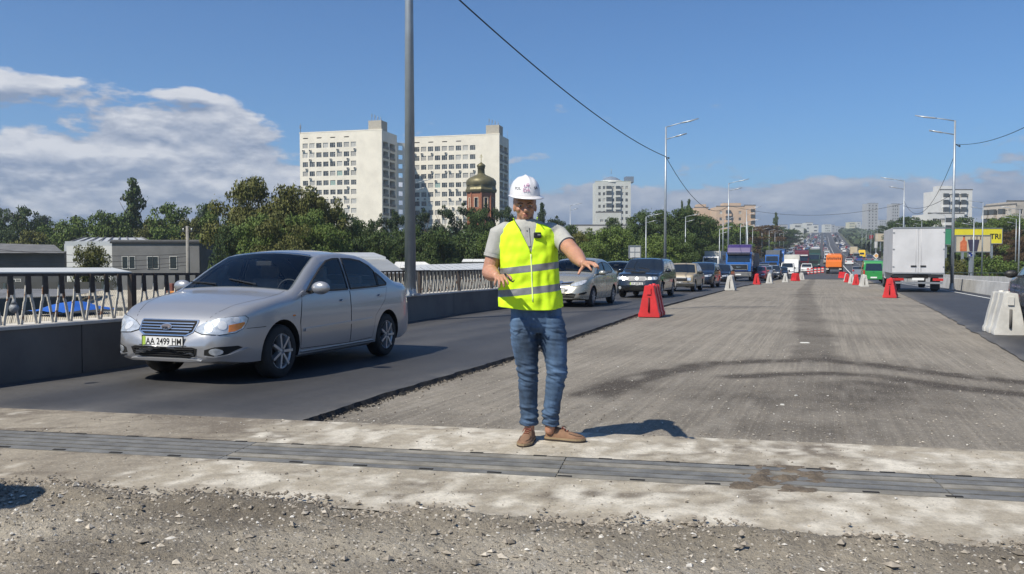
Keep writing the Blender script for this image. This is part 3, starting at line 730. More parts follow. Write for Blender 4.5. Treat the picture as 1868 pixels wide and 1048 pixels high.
def open_windows(me, sp, fx, top):
    bm = bmesh.new(); bm.from_mesh(me)
    def cut(poly, axis, sel):
        n = len(poly)
        for i in range(n):
            a, b = Vector(poly[i]), Vector(poly[(i+1) % n]); e = b-a
            if axis == 'x': p, nn = Vector((0, a.x, a.y)), Vector((0, e.y, -e.x))
            else: p, nn = Vector((a.x, a.y, 0)), Vector((e.y, -e.x, 0))
            fs = [f for f in bm.faces if sel(f.calc_center_median())]; bmesh.ops.bisect_plane(bm, geom=list({v for f in fs for v in f.verts})+list({g for f in fs for g in f.edges})+fs, plane_co=p, plane_no=nn.normalized(), dist=1e-5)
        def ins(c):
            x, y = (c.y, c.z) if axis == 'x' else (c.x, c.y); r_ = False
            for i in range(n):
                a, b = poly[i], poly[i-1]
                if (a[1] > y) != (b[1] > y) and x < (b[0]-a[0])*(y-a[1])/(b[1]-a[1])+a[0]: r_ = not r_
            return r_
        bmesh.ops.delete(bm, geom=[f for f in bm.faces if sel(f.calc_center_median()) and ins(f.calc_center_median())], context='FACES')
    for w in sp['win']:
        y0, y1 = min(p[0] for p in w)-.12, max(p[0] for p in w)+.12; z0 = min(p[1] for p in w)-.06
        cut(w, 'x', lambda c: y0 < c.y < y1 and c.z > z0 and abs(c.x) > .35)
    for a, b in (sp['wscreen'], sp['rscreen']):
        lo, hi = min(a, b), max(a, b); E = lambda y: fx(y, top(y)-.03)-.095
        m_ = (a+b)/2; a2, b2 = a+(.02 if b > a else -.02), b-(.02 if b > a else -.02); poly = [(-E(a2), a2), (-E(m_), m_), (-E(b2), b2), (E(b2), b2), (E(m_), m_), (E(a2), a2)]
        cut(poly, 'z', lambda c: lo-.15 < c.y < hi+.15 and c.z > .85)
    bm.to_mesh(me); bm.free()
def cabin(root, oy, sp):
    m_in = mat('interior_dark', (.06, .06, .062), .8, 0, .1, 5); m_seat = mat('seat_grey', (.28, .275, .26), .9, 0, .1, 8)
    y0, zb = sp['wscreen'][0], .95; W_ = sp['W']
    o = MB().box((0, oy+y0+.25, zb-.12), (W_*.80, .55, .22), top=.95).box((-.36*1, oy+y0+.42, zb-.02), (.36, .2, .09)).build('dashboard', m_in, root, bevel=.03)
    MB().box((0, oy+(y0+.2+3.4)/2, .42), (W_*.8, 3.2-.2, .1)).build('floor', m_in, root)
    MB().lathe([(.17, -.012), (.185, 0), (.17, .012), (.155, 0), (.17, -.012)], 20, o=(0, 0, 0), axis='x').box((0, 0, 0), (.02, .3, .03)).build('steering_wheel', m_in, root, Vector((.36, oy+y0+.62, zb-.02))).rotation_euler = (0, 0, R(90))
    for s_ in (-1, 1):
        MB().box((s_*.36, oy+y0+1.22, .80), (.48, .16, .62), top=.85).box((s_*.36, oy+y0+.98, .55), (.48, .5, .16)).build('front_seat', m_seat, root, bevel=.04)
        MB().box((s_*.36, oy+y0+1.27, 1.19), (.25, .09, .16)).build('headrest', m_seat, root, bevel=.03); MB().box((s_*.38, oy+y0+2.22, 1.07), (.24, .09, .13)).build('headrest', m_seat, root, bevel=.03)
    MB().box((0, oy+y0+2.2, .76), (W_*.74, .18, .52)).box((0, oy+y0+1.95, .52), (W_*.74, .5, .18)).build('rear_bench', m_seat, root, bevel=.04); MB().box((0, oy+y0+2.5, .96), (W_*.72, .5, .03)).build('rear_shelf', m_in, root)
    MB().box((0, oy+y0+.62, 1.30), (.22, .03, .06)).build('inner_mirror', m_in, root, bevel=.01)
def make_car(name, label, cat, sp, body_m, group=None, detail=2):
    """front of the car towards -Y, wheels on z = 0, centre of length at y = 0"""
    L = sp['L']; mb, plan, fx, top = car_shell(sp)
    me = mb.mesh('body', [body_m, m_under])
    bm = bmesh.new(); bm.from_mesh(me); bmesh.ops.recalc_face_normals(bm, faces=bm.faces); bm.to_mesh(me)
    bvh = BVHTree.FromBMesh(bm); bm.free()
    root = thing(name, label, cat, group=group)
    tmp = link('tmp', me); ra = sp['wr']; wy = sp['wheels']; cut = MB()
    for y in wy:
        for s_ in (-1, 1):
            cut.lathe([(.001, s_*(sp['W']/2-.30)), (ra+.045, s_*(sp['W']/2-.30)), (ra+.045, s_*(sp['W']/2+.3)), (.001, s_*(sp['W']/2+.3))], 32, o=(0, y, ra+.01), axis='x', smooth=False)
    cme = cut.mesh('cut', [body_m]); cb = bmesh.new(); cb.from_mesh(cme); bmesh.ops.remove_doubles(cb, verts=cb.verts, dist=.002); bmesh.ops.recalc_face_normals(cb, faces=cb.faces); cb.to_mesh(cme); cb.free()
    co_ = link('cut', cme); md = tmp.modifiers.new('b', 'BOOLEAN'); md.operation = 'DIFFERENCE'; md.object = co_; md.solver = 'EXACT'
    bpy.context.view_layer.update(); me2 = evalmesh(tmp); bpy.data.objects.remove(tmp); bpy.data.objects.remove(co_)
    me2.name = 'body'
    for p in me2.polygons:
        c = p.center; inw = abs(c.x) < sp['W']/2-.02
        for y in wy:
            if inw and math.hypot(c.y-y, c.z-ra-.01) < ra+.06 and c.z > sp.get('clear', .19)+.0 : 
                r_ = Vector((0, c.y-y, c.z-ra-.01))
                if abs(c.x) < sp['W']/2-.28 or (r_.length > ra and p.normal.dot(r_) < -.3*r_.length): p.material_index = 1; p.use_smooth = False
        if c.z < sp.get('clear', .19)+.02 and p.normal.z < -.5: p.material_index = 1
    me2.set_sharp_from_angle(angle=R(42))
    see = sp.get('see', False); mgl = m_clear if see else m_glass; ws = sp['wscreen']; rs = sp['rscreen']
    if see: open_windows(me2, sp, fx, top)
    me2.set_sharp_from_angle(angle=R(42))
    oy = -L/2
    def put(nm, m, mats, parent=root, **kw):
        me_ = m.mesh(nm, mats); o = link(nm, me_, parent, (0, oy, 0) if parent is root else None, **kw); return o
    body = link('body', me2, root, (0, oy, 0))
    t, rm = wheel_meshes(ra, sp.get('ww', .195), sp.get('spokes', 7), sp.get('rim', 'alloy'))
    for y in wy:
        for s_ in (-1, 1):
            w = link('wheel', t, root, (s_*(sp['W']/2-.125), oy+y, ra)); w.rotation_euler = (0, 0, 0 if s_ > 0 else math.pi); link('rim', rm, w)
    X, Y, Z = (1, 0, 0), (0, 1, 0), (0, 0, 1)
    def front(poly, nm, m, off=.003, th=.003, d=Y, O=(0, 0, 0), u=X, v=Z, step=.05, parent=root): return put(nm, project(bvh, poly, O, u, v, d, off, th, step), m, parent)
    def mir(poly): return [(-a, b) for a, b in poly][::-1]
    def side(poly, nm, m, s_, off=.003, th=.003, step=.07, parent=root):
        return put(nm, project(bvh, poly, (s_*3, 0, 0), Y, Z, (-s_, 0, 0), off, th, step), m, parent)
    g = dict(root=root, bvh=bvh, front=front, side=side, mir=mir, put=put, top=top, fx=fx, plan=plan, oy=oy, L=L, sp=sp)
    # windows
    for s_ in (-1, 1):
        if not see: side(sp['dlo'], 'window_rubber', m_black, s_, .001, .002)
        else:
            for w in sp['win']:
                cx = sum(p[0] for p in w)/len(w); cz = sum(p[1] for p in w)/len(w); mb_ = MB()
                for a_, b_ in zip(w, w[1:]+w[:1]):
                    P_ = []
                    for t in (0, .5, 1):
                        y, z = lerp(a_[0], b_[0], t), lerp(a_[1], b_[1], t); h = bvh.ray_cast(Vector((s_*3, y, z)), Vector((-s_, 0, 0)))[0]; P_.append(h+Vector((s_*.003, 0, 0)))
                    mb_.bar(P_[0], P_[1], .016, .022).bar(P_[1], P_[2], .016, .022)
                put('window_rubber', mb_, m_black)
        for w in sp['win']: side(w, 'side_window', mgl, s_, .004, .002)
        if detail > 1:
            for dpoly in sp['doors']:
                side(dpoly[0], 'door_seam', m_under, s_, .0006, .0012); dr = side(dpoly[1], 'door', body_m, s_, .0022, .001)
            for hy, hz_ in sp['handles']:
                x = bvh.ray_cast(Vector((s_*3, hy, hz_)), Vector((-s_, 0, 0)))[0].x
                put('door_handle', MB().box((x+s_*.018, hy, hz_), (.022, .19, .026), top=.8), sp.get('handle_m', body_m))
        if 'mould' in sp: side(sp['mould'], 'side_moulding', sp.get('mould_m', body_m), s_, .006, .018)
        # mirror
        my, mz = sp['mirror']; x = bvh.ray_cast(Vector((s_*3, my+.1, mz-.04)), Vector((-s_, 0, 0)))[0].x
        m = MB().bar((x-s_*.02, my+.1, mz-.05), (x+s_*.06, my+.07, mz-.03), .05, .03)
        put('mirror_arm', m, m_black); 
        m = MB(); m.ellips((x+s_*.155, my+.06, mz+.01), (.118, .072, .078), 10); put('mirror', m, sp.get('mirror_m', body_m))
    def screen(nm, y0, y1, yspan=None, off=.003):
        P = MB(); NU, NV = 20, 12; vs = []
        for j in range(NV+1):
            y = lerp(y0, y1, j/NV); zt = top(y); xe = fx(y, zt-.03)-.075-(.02 if j in (0,) else 0)
            for i in range(NU+1):
                a = -1+2*i/NU; x = xe*a; h, n, _, _ = bvh.ray_cast(Vector((x, y, 3)), Vector((0, 0, -1)))
                vs.append(h+n*off)
        fs = [(j*(NU+1)+i, j*(NU+1)+i+1, (j+1)*(NU+1)+i+1, (j+1)*(NU+1)+i) for j in range(NV) for i in range(NU)]
        if y1 < y0: fs = [tuple(reversed(f)) for f in fs]
        P.add(vs, fs, 0, True); return put(nm, P, mgl)
    screen('windscreen', ws[0], ws[1]); 
    if rs: screen('rear_window', rs[0], rs[1])
    if detail > 1:
        for s_ in (-1, 1):                    # wipers
            y = ws[0]+.05; 
            p = bvh.ray_cast(Vector((.35+s_*.28-.35, y, 3)), Vector((0, 0, -1)))[0]; q = bvh.ray_cast(Vector((.35+s_*.28-.80, y+.10, 3)), Vector((0, 0, -1)))[0]
            put('wiper', MB().bar(p+Vector((0, 0, .018)), q+Vector((0, 0, .018)), .014, .012), m_black)
    if see: cabin(root, oy, sp)
    return root, g
def plate(g, txt, px=.0, z=.5, w=.52, tilt=0.):
    root, bvh = g['root'], g['bvh']; h = bvh.ray_cast(Vector((px, -3, z)), Vector((0, 1, 0)))[0]
    y = h.y-.025; o = g['put']('number_plate', MB().box((px, y, z), (w, .012, .118)), m_plate)
    MBb = MB().box((px-w*.455, y-.0075, z), (w*.075, .002, .10)); me = MBb.mesh('plate_band', m_pgrn); link('plate_band', me, o)
    MBf = MB()
    for a, b in (((-w/2, -.059), (w/2, -.059)), ((-w/2, .059), (w/2, .059)), ((-w/2, -.059), (-w/2, .059)), ((w/2, -.059), (w/2, .059))):
        MBf.bar((px+a[0], y-.004, z+a[1]), (px+b[0], y-.004, z+b[1]), .010, .010)
    link('plate_frame', MBf.mesh('plate_frame', m_black), o)
    text('plate_number', txt, .098, m_ink, o, frame((px+w*.03, y-.007, z-.002), (0, -1, 0)), .001, .86)
# ---- the silver saloon (hero)
m_silver = mat('silver_paint', (.37, .375, .39), .30, .5, 0, 1, coat=.7)
K = dict(see=True, L=4.48, W=1.735, wr=.305, wheels=(.90, 3.51), clear=.20, tumble=.30, sig=10, crown=.045, front=(.60, .95), rear=(.76, .6),
    top=[(0, .56), (.03, .66), (.10, .745), (.35, .83), (.75, .90), (1.12, .955), (1.30, 1.045), (1.62, 1.24), (1.92, 1.395), (2.15, 1.428), (2.55, 1.445), (2.95, 1.425), (3.20, 1.378), (3.50, 1.24), (3.80, 1.09), (3.95, 1.055), (4.25, 1.04), (4.42, 1.0), (4.48, .93)],
    belt=[(0, .78), (1.1, .905), (2.3, .945), (3.6, .985), (4.48, .96)],
    nose=([.15, .3, .42, .52, .60, .68, .76, .85], [.10, .02, .0, .015, .05, .055, .10, .16]), tail=([.15, .3, .45, .6, .8, 1.0], [.10, .01, 0, .02, .05, .09]),
    dlo=[(1.33, .945), (1.46, 1.02), (1.75, 1.20), (2.02, 1.345), (2.2, 1.385), (2.65, 1.395), (2.95, 1.375), (3.2, 1.30), (3.42, 1.18), (3.60, 1.05), (3.56, 1.0), (2.4, .955)],
    win=[[(1.42, .965), (1.62, 1.10), (1.85, 1.235), (2.06, 1.335), (2.24, 1.365), (2.39, 1.370), (2.39, .975)], [(2.46, .978), (2.46, 1.372), (2.70, 1.370), (2.93, 1.345), (3.13, 1.275), (3.24, 1.20), (3.24, 1.0)], [(3.27, 1.005), (3.27, 1.185), (3.40, 1.12), (3.52, 1.035), (3.50, 1.015)]],
    doors=[([(1.27, .30), (1.24, .60), (1.30, .93), (2.43, .955), (2.43, .28)], [(1.277, .307), (1.247, .60), (1.305, .928), (2.423, .952), (2.423, .288)]),
           ([(2.436, .28), (2.436, .955), (3.52, .985), (3.42, .80), (3.13, .60), (3.05, .30)], [(2.443, .288), (2.443, .952), (3.508, .980), (3.41, .803), (3.123, .603), (3.042, .307)])],
    handles=[(2.26, .84), (3.30, .875)], mould=[(1.32, .50), (1.32, .535), (3.02, .575), (3.02, .54)], mirror=(1.42, 1.0), wscreen=(1.17, 1.93), rscreen=(3.78, 3.18), spokes=7)
def kia():
    root, g = make_car('silver_car', 'silver four-door saloon driving nearest the camera beside the parapet', 'car', K, m_silver)
    F, mir, put, bvh, S_ = g['front'], g['mir'], g['put'], g['bvh'], g['side']
    # grille
    gr = [(-.35, .655), (-.33, .565), (-.26, .535), (.26, .535), (.33, .565), (.35, .655), (.34, .675), (-.34, .675)]
    F([(a*1.05, .605+(b-.605)*1.17) for a, b in gr], 'grille_surround', m_chrome, .002, .006)
    o = F(gr, 'grille', m_under, .009, .002)
    for z in (.558, .587, .616, .645):
        w = float(np.interp(z, [.535, .565, .66], [.25, .32, .335])); F([(-w, z-.0055), (w, z-.0055), (w, z+.0055), (-w, z+.0055)], 'grille_bar', m_chrome, .013, .008, step=.04)
    em = [(math.cos(t)*.072, .603+math.sin(t)*.033) for t in np.linspace(0, 2*math.pi, 20, endpoint=False)]
    e = F(em, 'badge', m_chrome, .026, .004, step=.03); F([(a*.86, .603+(b-.603)*.8) for a, b in em], 'badge_field', mat('badge_dark', (.10, .09, .10), .3, .3, 0), .031, .002, step=.03)
    h = bvh.ray_cast(Vector((0, -3, .603)), Vector((0, 1, 0)))[0]
    text('badge_letters', 'KIA', .042, m_chrome, root, frame((0, g['oy']+h.y-.040, .603), (0, -1, 0)), .003, 1.15)
    # lamps : seen along a slanted direction so they wrap the corner
    for s_ in (-1, 1):
        d = Vector((-s_*.62, .78, 0)).normalized(); uu = Vector((d.y, -d.x, 0)); O = Vector((s_*.60, .25, 0))
        if s_ > 0: O = Vector((.62, .20, 0))
        k = 1 if s_ > 0 else -1
        pol = [(-.235, .575), (-.17, .548), (.0, .542), (.16, .560), (.235, .600), (.275, .665), (.285, .705), (.255, .728), (.12, .722), (-.03, .700), (-.15, .655), (-.225, .61)]
        O = Vector((s_*.60, .12, 0))
        pp = pol if k > 0 else [(-a, b) for a, b in pol][::-1]
        rim = [(a*1.03+(.0), .64+(b-.64)*1.07) for a, b in pp]
        put('headlight_rim', project(bvh, rim, O, uu, Vector((0, 0, 1)), d, .0015, .003, .05), m_under)
        put('headlight', project(bvh, pp, O, uu, Vector((0, 0, 1)), d, .005, .004, .05), m_lamp)
        am = [(.085, .565), (.15, .573), (.215, .602), (.252, .65), (.245, .668), (.16, .652), (.09, .640)]
        am = am if k > 0 else [(-a, b) for a, b in am][::-1]
        put('indicator', project(bvh, am, O, uu, Vector((0, 0, 1)), d, .0095, .002, .05), m_amber)
        for ca, cb, rr in ((-.10, .610, .042), (.03, .635, .045), (.17, .690, .030)):
            ca = ca*k; put('lamp_reflector', project(bvh, [(ca+rr*math.cos(t), cb+rr*math.sin(t)) for t in np.linspace(0, 6.283, 14, endpoint=False)], O, uu, Vector((0, 0, 1)), d, .0092, .002, .05), m_bulb)
    # bumper intake, fog lamps, lip
    F([(-.42, .395), (-.40, .325), (-.30, .29), (.30, .29), (.40, .325), (.42, .395), (.36, .41), (-.36, .41)], 'lower_intake', m_under, .001, .003)
    for z in (.315, .34, .365, .388): F([(-.38, z-.003), (.38, z-.003), (.38, z+.003), (-.38, z+.003)], 'intake_slat', m_black, .006, .006, step=.05)
    F([(-.45, .275), (-.40, .262), (.40, .262), (.45, .275), (.40, .285), (-.40, .285)], 'bumper_lip', m_silver, .004, .018)
    F([(-.30, .418), (.30, .418), (.30, .425), (-.30, .425)], 'bumper_groove', m_under, .001, .001)
    for s_ in (-1, 1):
        f = [(.49, .33), (.50, .385), (.60, .415), (.74, .42), (.76, .40), (.68, .335), (.58, .315)]; f = f if s_ > 0 else mir(f)
        F(f, 'fog_recess', m_under, .001, .002); c = .60*s_
        F([(c+.042*math.cos(t)*1.4, .365+.036*math.sin(t)) for t in np.linspace(0, 6.283, 14, endpoint=False)], 'fog_lamp', m_lamp, .004, .006, step=.04)
        f = [(.50, .318), (.60, .300), (.70, .318), (.79, .385), (.775, .392), (.69, .335), (.60, .315)]; f = f if s_ > 0 else mir(f)
        F(f, 'fog_trim', m_silver, .006, .012)
        # skirt and bumper-to-wing seam
        S_([(1.28, .215), (1.28, .27), (3.10, .27), (3.10, .215)], 'side_skirt', m_silver, s_, .004, .016)
        S_([(.60, .60), (.60, .606), (.34, .60), (.34, .594)], 'bumper_seam', m_under, s_, .001, .001)
        S_([(1.235, .60), (1.30, .93), (1.306, .93), (1.241, .60)], 'wing_seam', m_under, s_, .001, .001)
        x = bvh.ray_cast(Vector((s_*3, 1.12, .70)), Vector((-s_, 0, 0)))[0].x; put('side_repeater', MB().ellips((x, 1.12, .70), (.010, .035, .012), 8), m_amber)
    # bonnet seams on top
    for s_ in (-1, 1):
        P = []
        for t in np.linspace(0, 1, 22):
            y = lerp(.09, 1.16, t); x = s_*lerp(.44, .70, min(1, t*1.6)**.8); hh, n, _, _ = bvh.ray_cast(Vector((x, y, 3)), Vector((0, 0, -1))); P.append((hh+n*.001, n))
        mb = MB()
        for (a, na), (b, nb) in zip(P, P[1:]): mb.quad(a+Vector((-.003, 0, 0)), a+Vector((.003, 0, 0)), b+Vector((.003, 0, 0)), b+Vector((-.003, 0, 0)))
        put('bonnet_seam', mb, m_under)
    # inner mirror, dashboard and seats glimpsed just outside the dark glass
    scr = lambda x, y, o_: (lambda r_: r_[0]+r_[1]*o_)(bvh.ray_cast(Vector((x, y, 3)), Vector((0, 0, -1))))
    plate(g, 'AA 2499 HM', 0.0, .462)
    # roof-edge highlight laid on as a pale chrome strip
    mb = MB(); prev = None
    for i in range(21):
        x = -.56+1.12*i/20; a, b = scr(x, 1.935, .006), scr(x, 1.965, .006)
        if prev: mb.quad(prev[0], a, b, prev[1])
        prev = (a, b)
    put('roof_edge_highlight', mb, m_chrome)
    put('antenna_bead', MB().ellips((0, 2.9, 1.49), (.02, .03, .02), 6), m_black)
    return root
kc = kia(); kc.location = (-6.44, 8.80, gz(8.86)+.050); kc.rotation_euler = (R(-.9), 0, R(2.4)); kc.scale = (.985, .965, .975)
def setcar(o, px, d, rz=0., x=None, y=None, lift=.05, head=-1):
    p = at(px, d) if x is None else Vector((x, y, 0)); p.z = gz(p.y)+lift if p.y < BRIDGE_END-6 else gz(p.y)+.02
    sl = math.atan2(gz(p.y+2)-gz(p.y-2), 4)
    o.location = p; o.rotation_euler = (sl if head < 0 else -sl, 0, (0 if head < 0 else math.pi)+rz); return p
m_silv2 = paint('grey_silver_paint', (.30, .31, .32), .3, .5)
# ------------------------------------------------------------------ more cars
def sc(pts, kx, kz, dz=0.): return [(a*kx, b*kz+dz) for a, b in pts]
VIOS = dict(see=True, L=4.30, W=1.70, wr=.30, wheels=(.84, 3.39), clear=.20, tumble=.30, sig=10, crown=.045, front=(.58, .95), rear=(.76, .5),
    top=[(0, .60), (.04, .70), (.12, .80), (.4, .90), (.95, 1.0), (1.15, 1.09), (1.6, 1.32), (1.9, 1.42), (2.2, 1.46), (2.7, 1.47), (3.1, 1.42), (3.4, 1.28), (3.75, 1.10), (3.95, 1.07), (4.2, 1.05), (4.30, .95)],
    belt=[(0, .82), (1.0, .93), (2.2, .975), (3.5, 1.02), (4.3, 1.0)], nose=([.15, .3, .42, .55, .7, .85], [.08, .01, 0, .04, .10, .18]), tail=([.15, .3, .45, .6, .8, 1.0], [.10, .01, 0, .02, .05, .09]),
    dlo=[(1.15, .965), (1.3, 1.06), (1.65, 1.26), (1.95, 1.36), (2.6, 1.40), (3.0, 1.36), (3.3, 1.22), (3.48, 1.08), (3.3, 1.02)],
    win=[[(1.28, .99), (1.6, 1.20), (1.9, 1.325), (2.28, 1.365), (2.28, 1.0)], [(2.35, 1.0), (2.35, 1.37), (2.7, 1.37), (3.0, 1.33), (3.25, 1.20), (3.36, 1.09), (3.24, 1.035)]],
    doors=[([(1.18, .30), (1.15, .6), (1.18, .95), (2.31, .98), (2.31, .28)], [(1.187, .307), (1.157, .6), (1.187, .948), (2.303, .977), (2.303, .288)]), ([(2.315, .28), (2.315, .98), (3.36, 1.01), (3.25, .8), (3.0, .6), (2.95, .30)], [(2.322, .288), (2.322, .977), (3.35, 1.005), (3.242, .8), (2.993, .6), (2.94, .307)])],
    handles=[(2.15, .86), (3.18, .89)], mirror=(1.3, 1.02), wscreen=(1.03, 1.86), rscreen=(3.72, 3.15), spokes=9)
FOR = dict(L=4.48, W=1.735, wr=.335, wheels=(.86, 3.385), clear=.25, tumble=.20, sig=6, crown=.03, front=(.74, .6), rear=(.84, .35),
    top=[(0, .72), (.04, .86), (.14, .93), (.5, .985), (1.05, 1.04), (1.2, 1.10), (1.55, 1.36), (1.80, 1.52), (2.1, 1.555), (3.0, 1.57), (3.9, 1.53), (4.1, 1.46), (4.34, 1.10), (4.44, 1.0), (4.48, .9)],
    belt=[(0, .88), (1.1, .97), (4.48, 1.02)], nose=([.2, .35, .5, .7, .9], [.08, .0, .0, .03, .08]), tail=([.2, .4, .6, .9], [.06, 0, 0, .04]),
    dlo=[(1.2, 1.0), (1.55, 1.27), (1.8, 1.43), (2.1, 1.475), (3.9, 1.46), (4.15, 1.10), (4.1, 1.04)],
    win=[[(1.3, 1.02), (1.6, 1.25), (1.84, 1.42), (2.05, 1.45), (2.35, 1.455), (2.35, 1.03)], [(2.42, 1.03), (2.42, 1.455), (3.22, 1.455), (3.30, 1.04)], [(3.38, 1.04), (3.30, 1.45), (3.85, 1.43), (4.07, 1.10), (4.02, 1.06)]],
    doors=[([(1.2, .34), (1.2, .98), (2.38, 1.0), (2.38, .34)], [(1.207, .348), (1.207, .977), (2.372, .996), (2.372, .348)]), ([(2.386, .34), (2.386, 1.0), (3.35, 1.01), (3.2, .78), (2.95, .6), (2.9, .34)], [(2.393, .348), (2.393, .996), (3.338, 1.005), (3.19, .78), (2.943, .6), (2.893, .348)])],
    handles=[(2.2, .90), (3.14, .91)], mould=[(1.25, .52), (1.25, .62), (2.95, .62), (2.95, .52)], mirror=(1.38, 1.06), wscreen=(1.12, 1.78), rscreen=(4.32, 4.0), spokes=5)
LADA = dict(L=4.12, W=1.61, wr=.29, wheels=(.62, 3.04), clear=.24, tumble=.24, sig=3, crown=.02, front=(.86, .22), rear=(.88, .2),
    top=[(0, .70), (.03, .80), (.1, .84), (.6, .88), (1.15, .91), (1.2, .95), (1.5, 1.24), (1.68, 1.37), (1.85, 1.40), (2.8, 1.41), (3.0, 1.36), (3.35, 1.02), (3.42, .94), (4.0, .90), (4.12, .84)],
    belt=[(0, .80), (1.1, .87), (4.12, .88)], nose=([.2, .4, .6, .8], [.04, 0, 0, .02]), tail=([.2, .4, .6, .9], [.04, 0, 0, .02]),
    dlo=[(1.24, .90), (1.5, 1.17), (1.7, 1.32), (2.8, 1.335), (3.05, 1.27), (3.28, .95), (3.2, .91)],
    win=[[(1.32, .93), (1.55, 1.17), (1.74, 1.30), (2.14, 1.31), (2.14, .93)], [(2.22, .93), (2.22, 1.31), (2.78, 1.31), (2.98, 1.25), (3.15, 1.0), (3.12, .94)]],
    doors=[([(1.2, .30), (1.2, .88), (2.18, .89), (2.18, .30)], [(1.207, .307), (1.207, .877), (2.173, .886), (2.173, .307)]), ([(2.186, .30), (2.186, .89), (3.15, .89), (2.9, .6), (2.72, .5), (2.66, .30)], [(2.193, .307), (2.193, .886), (3.138, .886), (2.893, .605), (2.713, .505), (2.653, .307)])],
    handles=[(2.05, .80), (2.98, .80)], mirror=(1.36, .94), wscreen=(1.16, 1.64), rscreen=(3.36, 3.02), spokes=8, rim='steel')
WAG = dict(FOR, W=1.76, L=4.35, wheels=(.85, 3.45), wr=.31, clear=.2, front=(.62, .85), top=[(0, .62), (.04, .72), (.14, .80), (.5, .92), (1.0, 1.02), (1.2, 1.12), (1.6, 1.36), (1.9, 1.46), (2.3, 1.50), (3.1, 1.50), (3.8, 1.45), (4.0, 1.38), (4.22, 1.08), (4.31, .98), (4.35, .85)],
    dlo=[(1.2, 1.0), (1.6, 1.24), (1.85, 1.36), (2.2, 1.40), (3.8, 1.38), (4.02, 1.10), (3.98, 1.04)], win=[[(1.3, 1.02), (1.65, 1.24), (1.9, 1.35), (2.35, 1.375), (2.35, 1.03)], [(2.42, 1.03), (2.42, 1.375), (3.2, 1.375), (3.28, 1.04)], [(3.36, 1.04), (3.30, 1.37), (3.75, 1.35), (3.95, 1.10), (3.92, 1.06)]], rscreen=(4.2, 3.9), spokes=7)
SUV = dict(FOR, L=4.7, W=1.90, wr=.36, wheels=(.92, 3.72), clear=.27, tumble=.26, sig=10, front=(.68, .9), rear=(.8, .5), crown=.04,
    top=[(0, .78), (.05, .90), (.18, .99), (.6, 1.08), (1.1, 1.13), (1.3, 1.22), (1.75, 1.48), (2.05, 1.62), (2.5, 1.67), (3.4, 1.66), (4.1, 1.58), (4.4, 1.38), (4.6, 1.1), (4.7, .9)], belt=[(0, .95), (1.1, 1.05), (4.7, 1.16)],
    dlo=[(1.3, 1.09), (1.7, 1.33), (2.1, 1.50), (2.6, 1.555), (3.7, 1.53), (4.2, 1.38), (4.3, 1.22), (4.0, 1.15)], win=[[(1.42, 1.115), (1.75, 1.33), (2.12, 1.48), (2.5, 1.52), (2.5, 1.13)], [(2.57, 1.13), (2.57, 1.52), (3.4, 1.51), (3.5, 1.16)], [(3.58, 1.17), (3.5, 1.49), (4.1, 1.37), (4.18, 1.24)]],
    doors=[([(1.35, .38), (1.35, 1.07), (2.53, 1.10), (2.53, .38)], [(1.357, .388), (1.357, 1.067), (2.523, 1.096), (2.523, .388)]), ([(2.537, .38), (2.537, 1.10), (3.6, 1.13), (3.4, .78), (3.2, .6), (3.15, .38)], [(2.544, .388), (2.544, 1.096), (3.588, 1.125), (3.39, .78), (3.192, .6), (3.142, .388)])],
    handles=[(2.35, 1.0), (3.4, 1.02)], mirror=(1.48, 1.13), wscreen=(1.22, 1.98), rscreen=(4.55, 4.15), mould=[(1.4, .55), (1.4, .60), (3.1, .60), (3.1, .55)], spokes=5)
def circ(cx, cz, r, n=14): return [(cx+r*math.cos(t), cz+r*math.sin(t)) for t in np.linspace(0, 2*math.pi, n, endpoint=False)]
def lamps(g, pol, m=m_lamp, ang=.5, O=(.55, .12), rim=True, name='headlight'):
    for s_ in (-1, 1):
        d = Vector((-s_*ang, 1, 0)).normalized(); uu = Vector((d.y, -d.x, 0)); o_ = Vector((s_*O[0], O[1], 0)); pp = pol if s_ > 0 else [(-a, b) for a, b in pol][::-1]
        cx = sum(p[0] for p in pp)/len(pp); cz = sum(p[1] for p in pp)/len(pp)
        if rim: g['put'](name+'_rim', project(g['bvh'], [(cx+(a-cx)*1.07, cz+(b-cz)*1.12) for a, b in pp], o_, uu, Vector((0, 0, 1)), d, .001, .003, .07), m_under)
        g['put'](name, project(g['bvh'], pp, o_, uu, Vector((0, 0, 1)), d, .005, .004, .07), m)
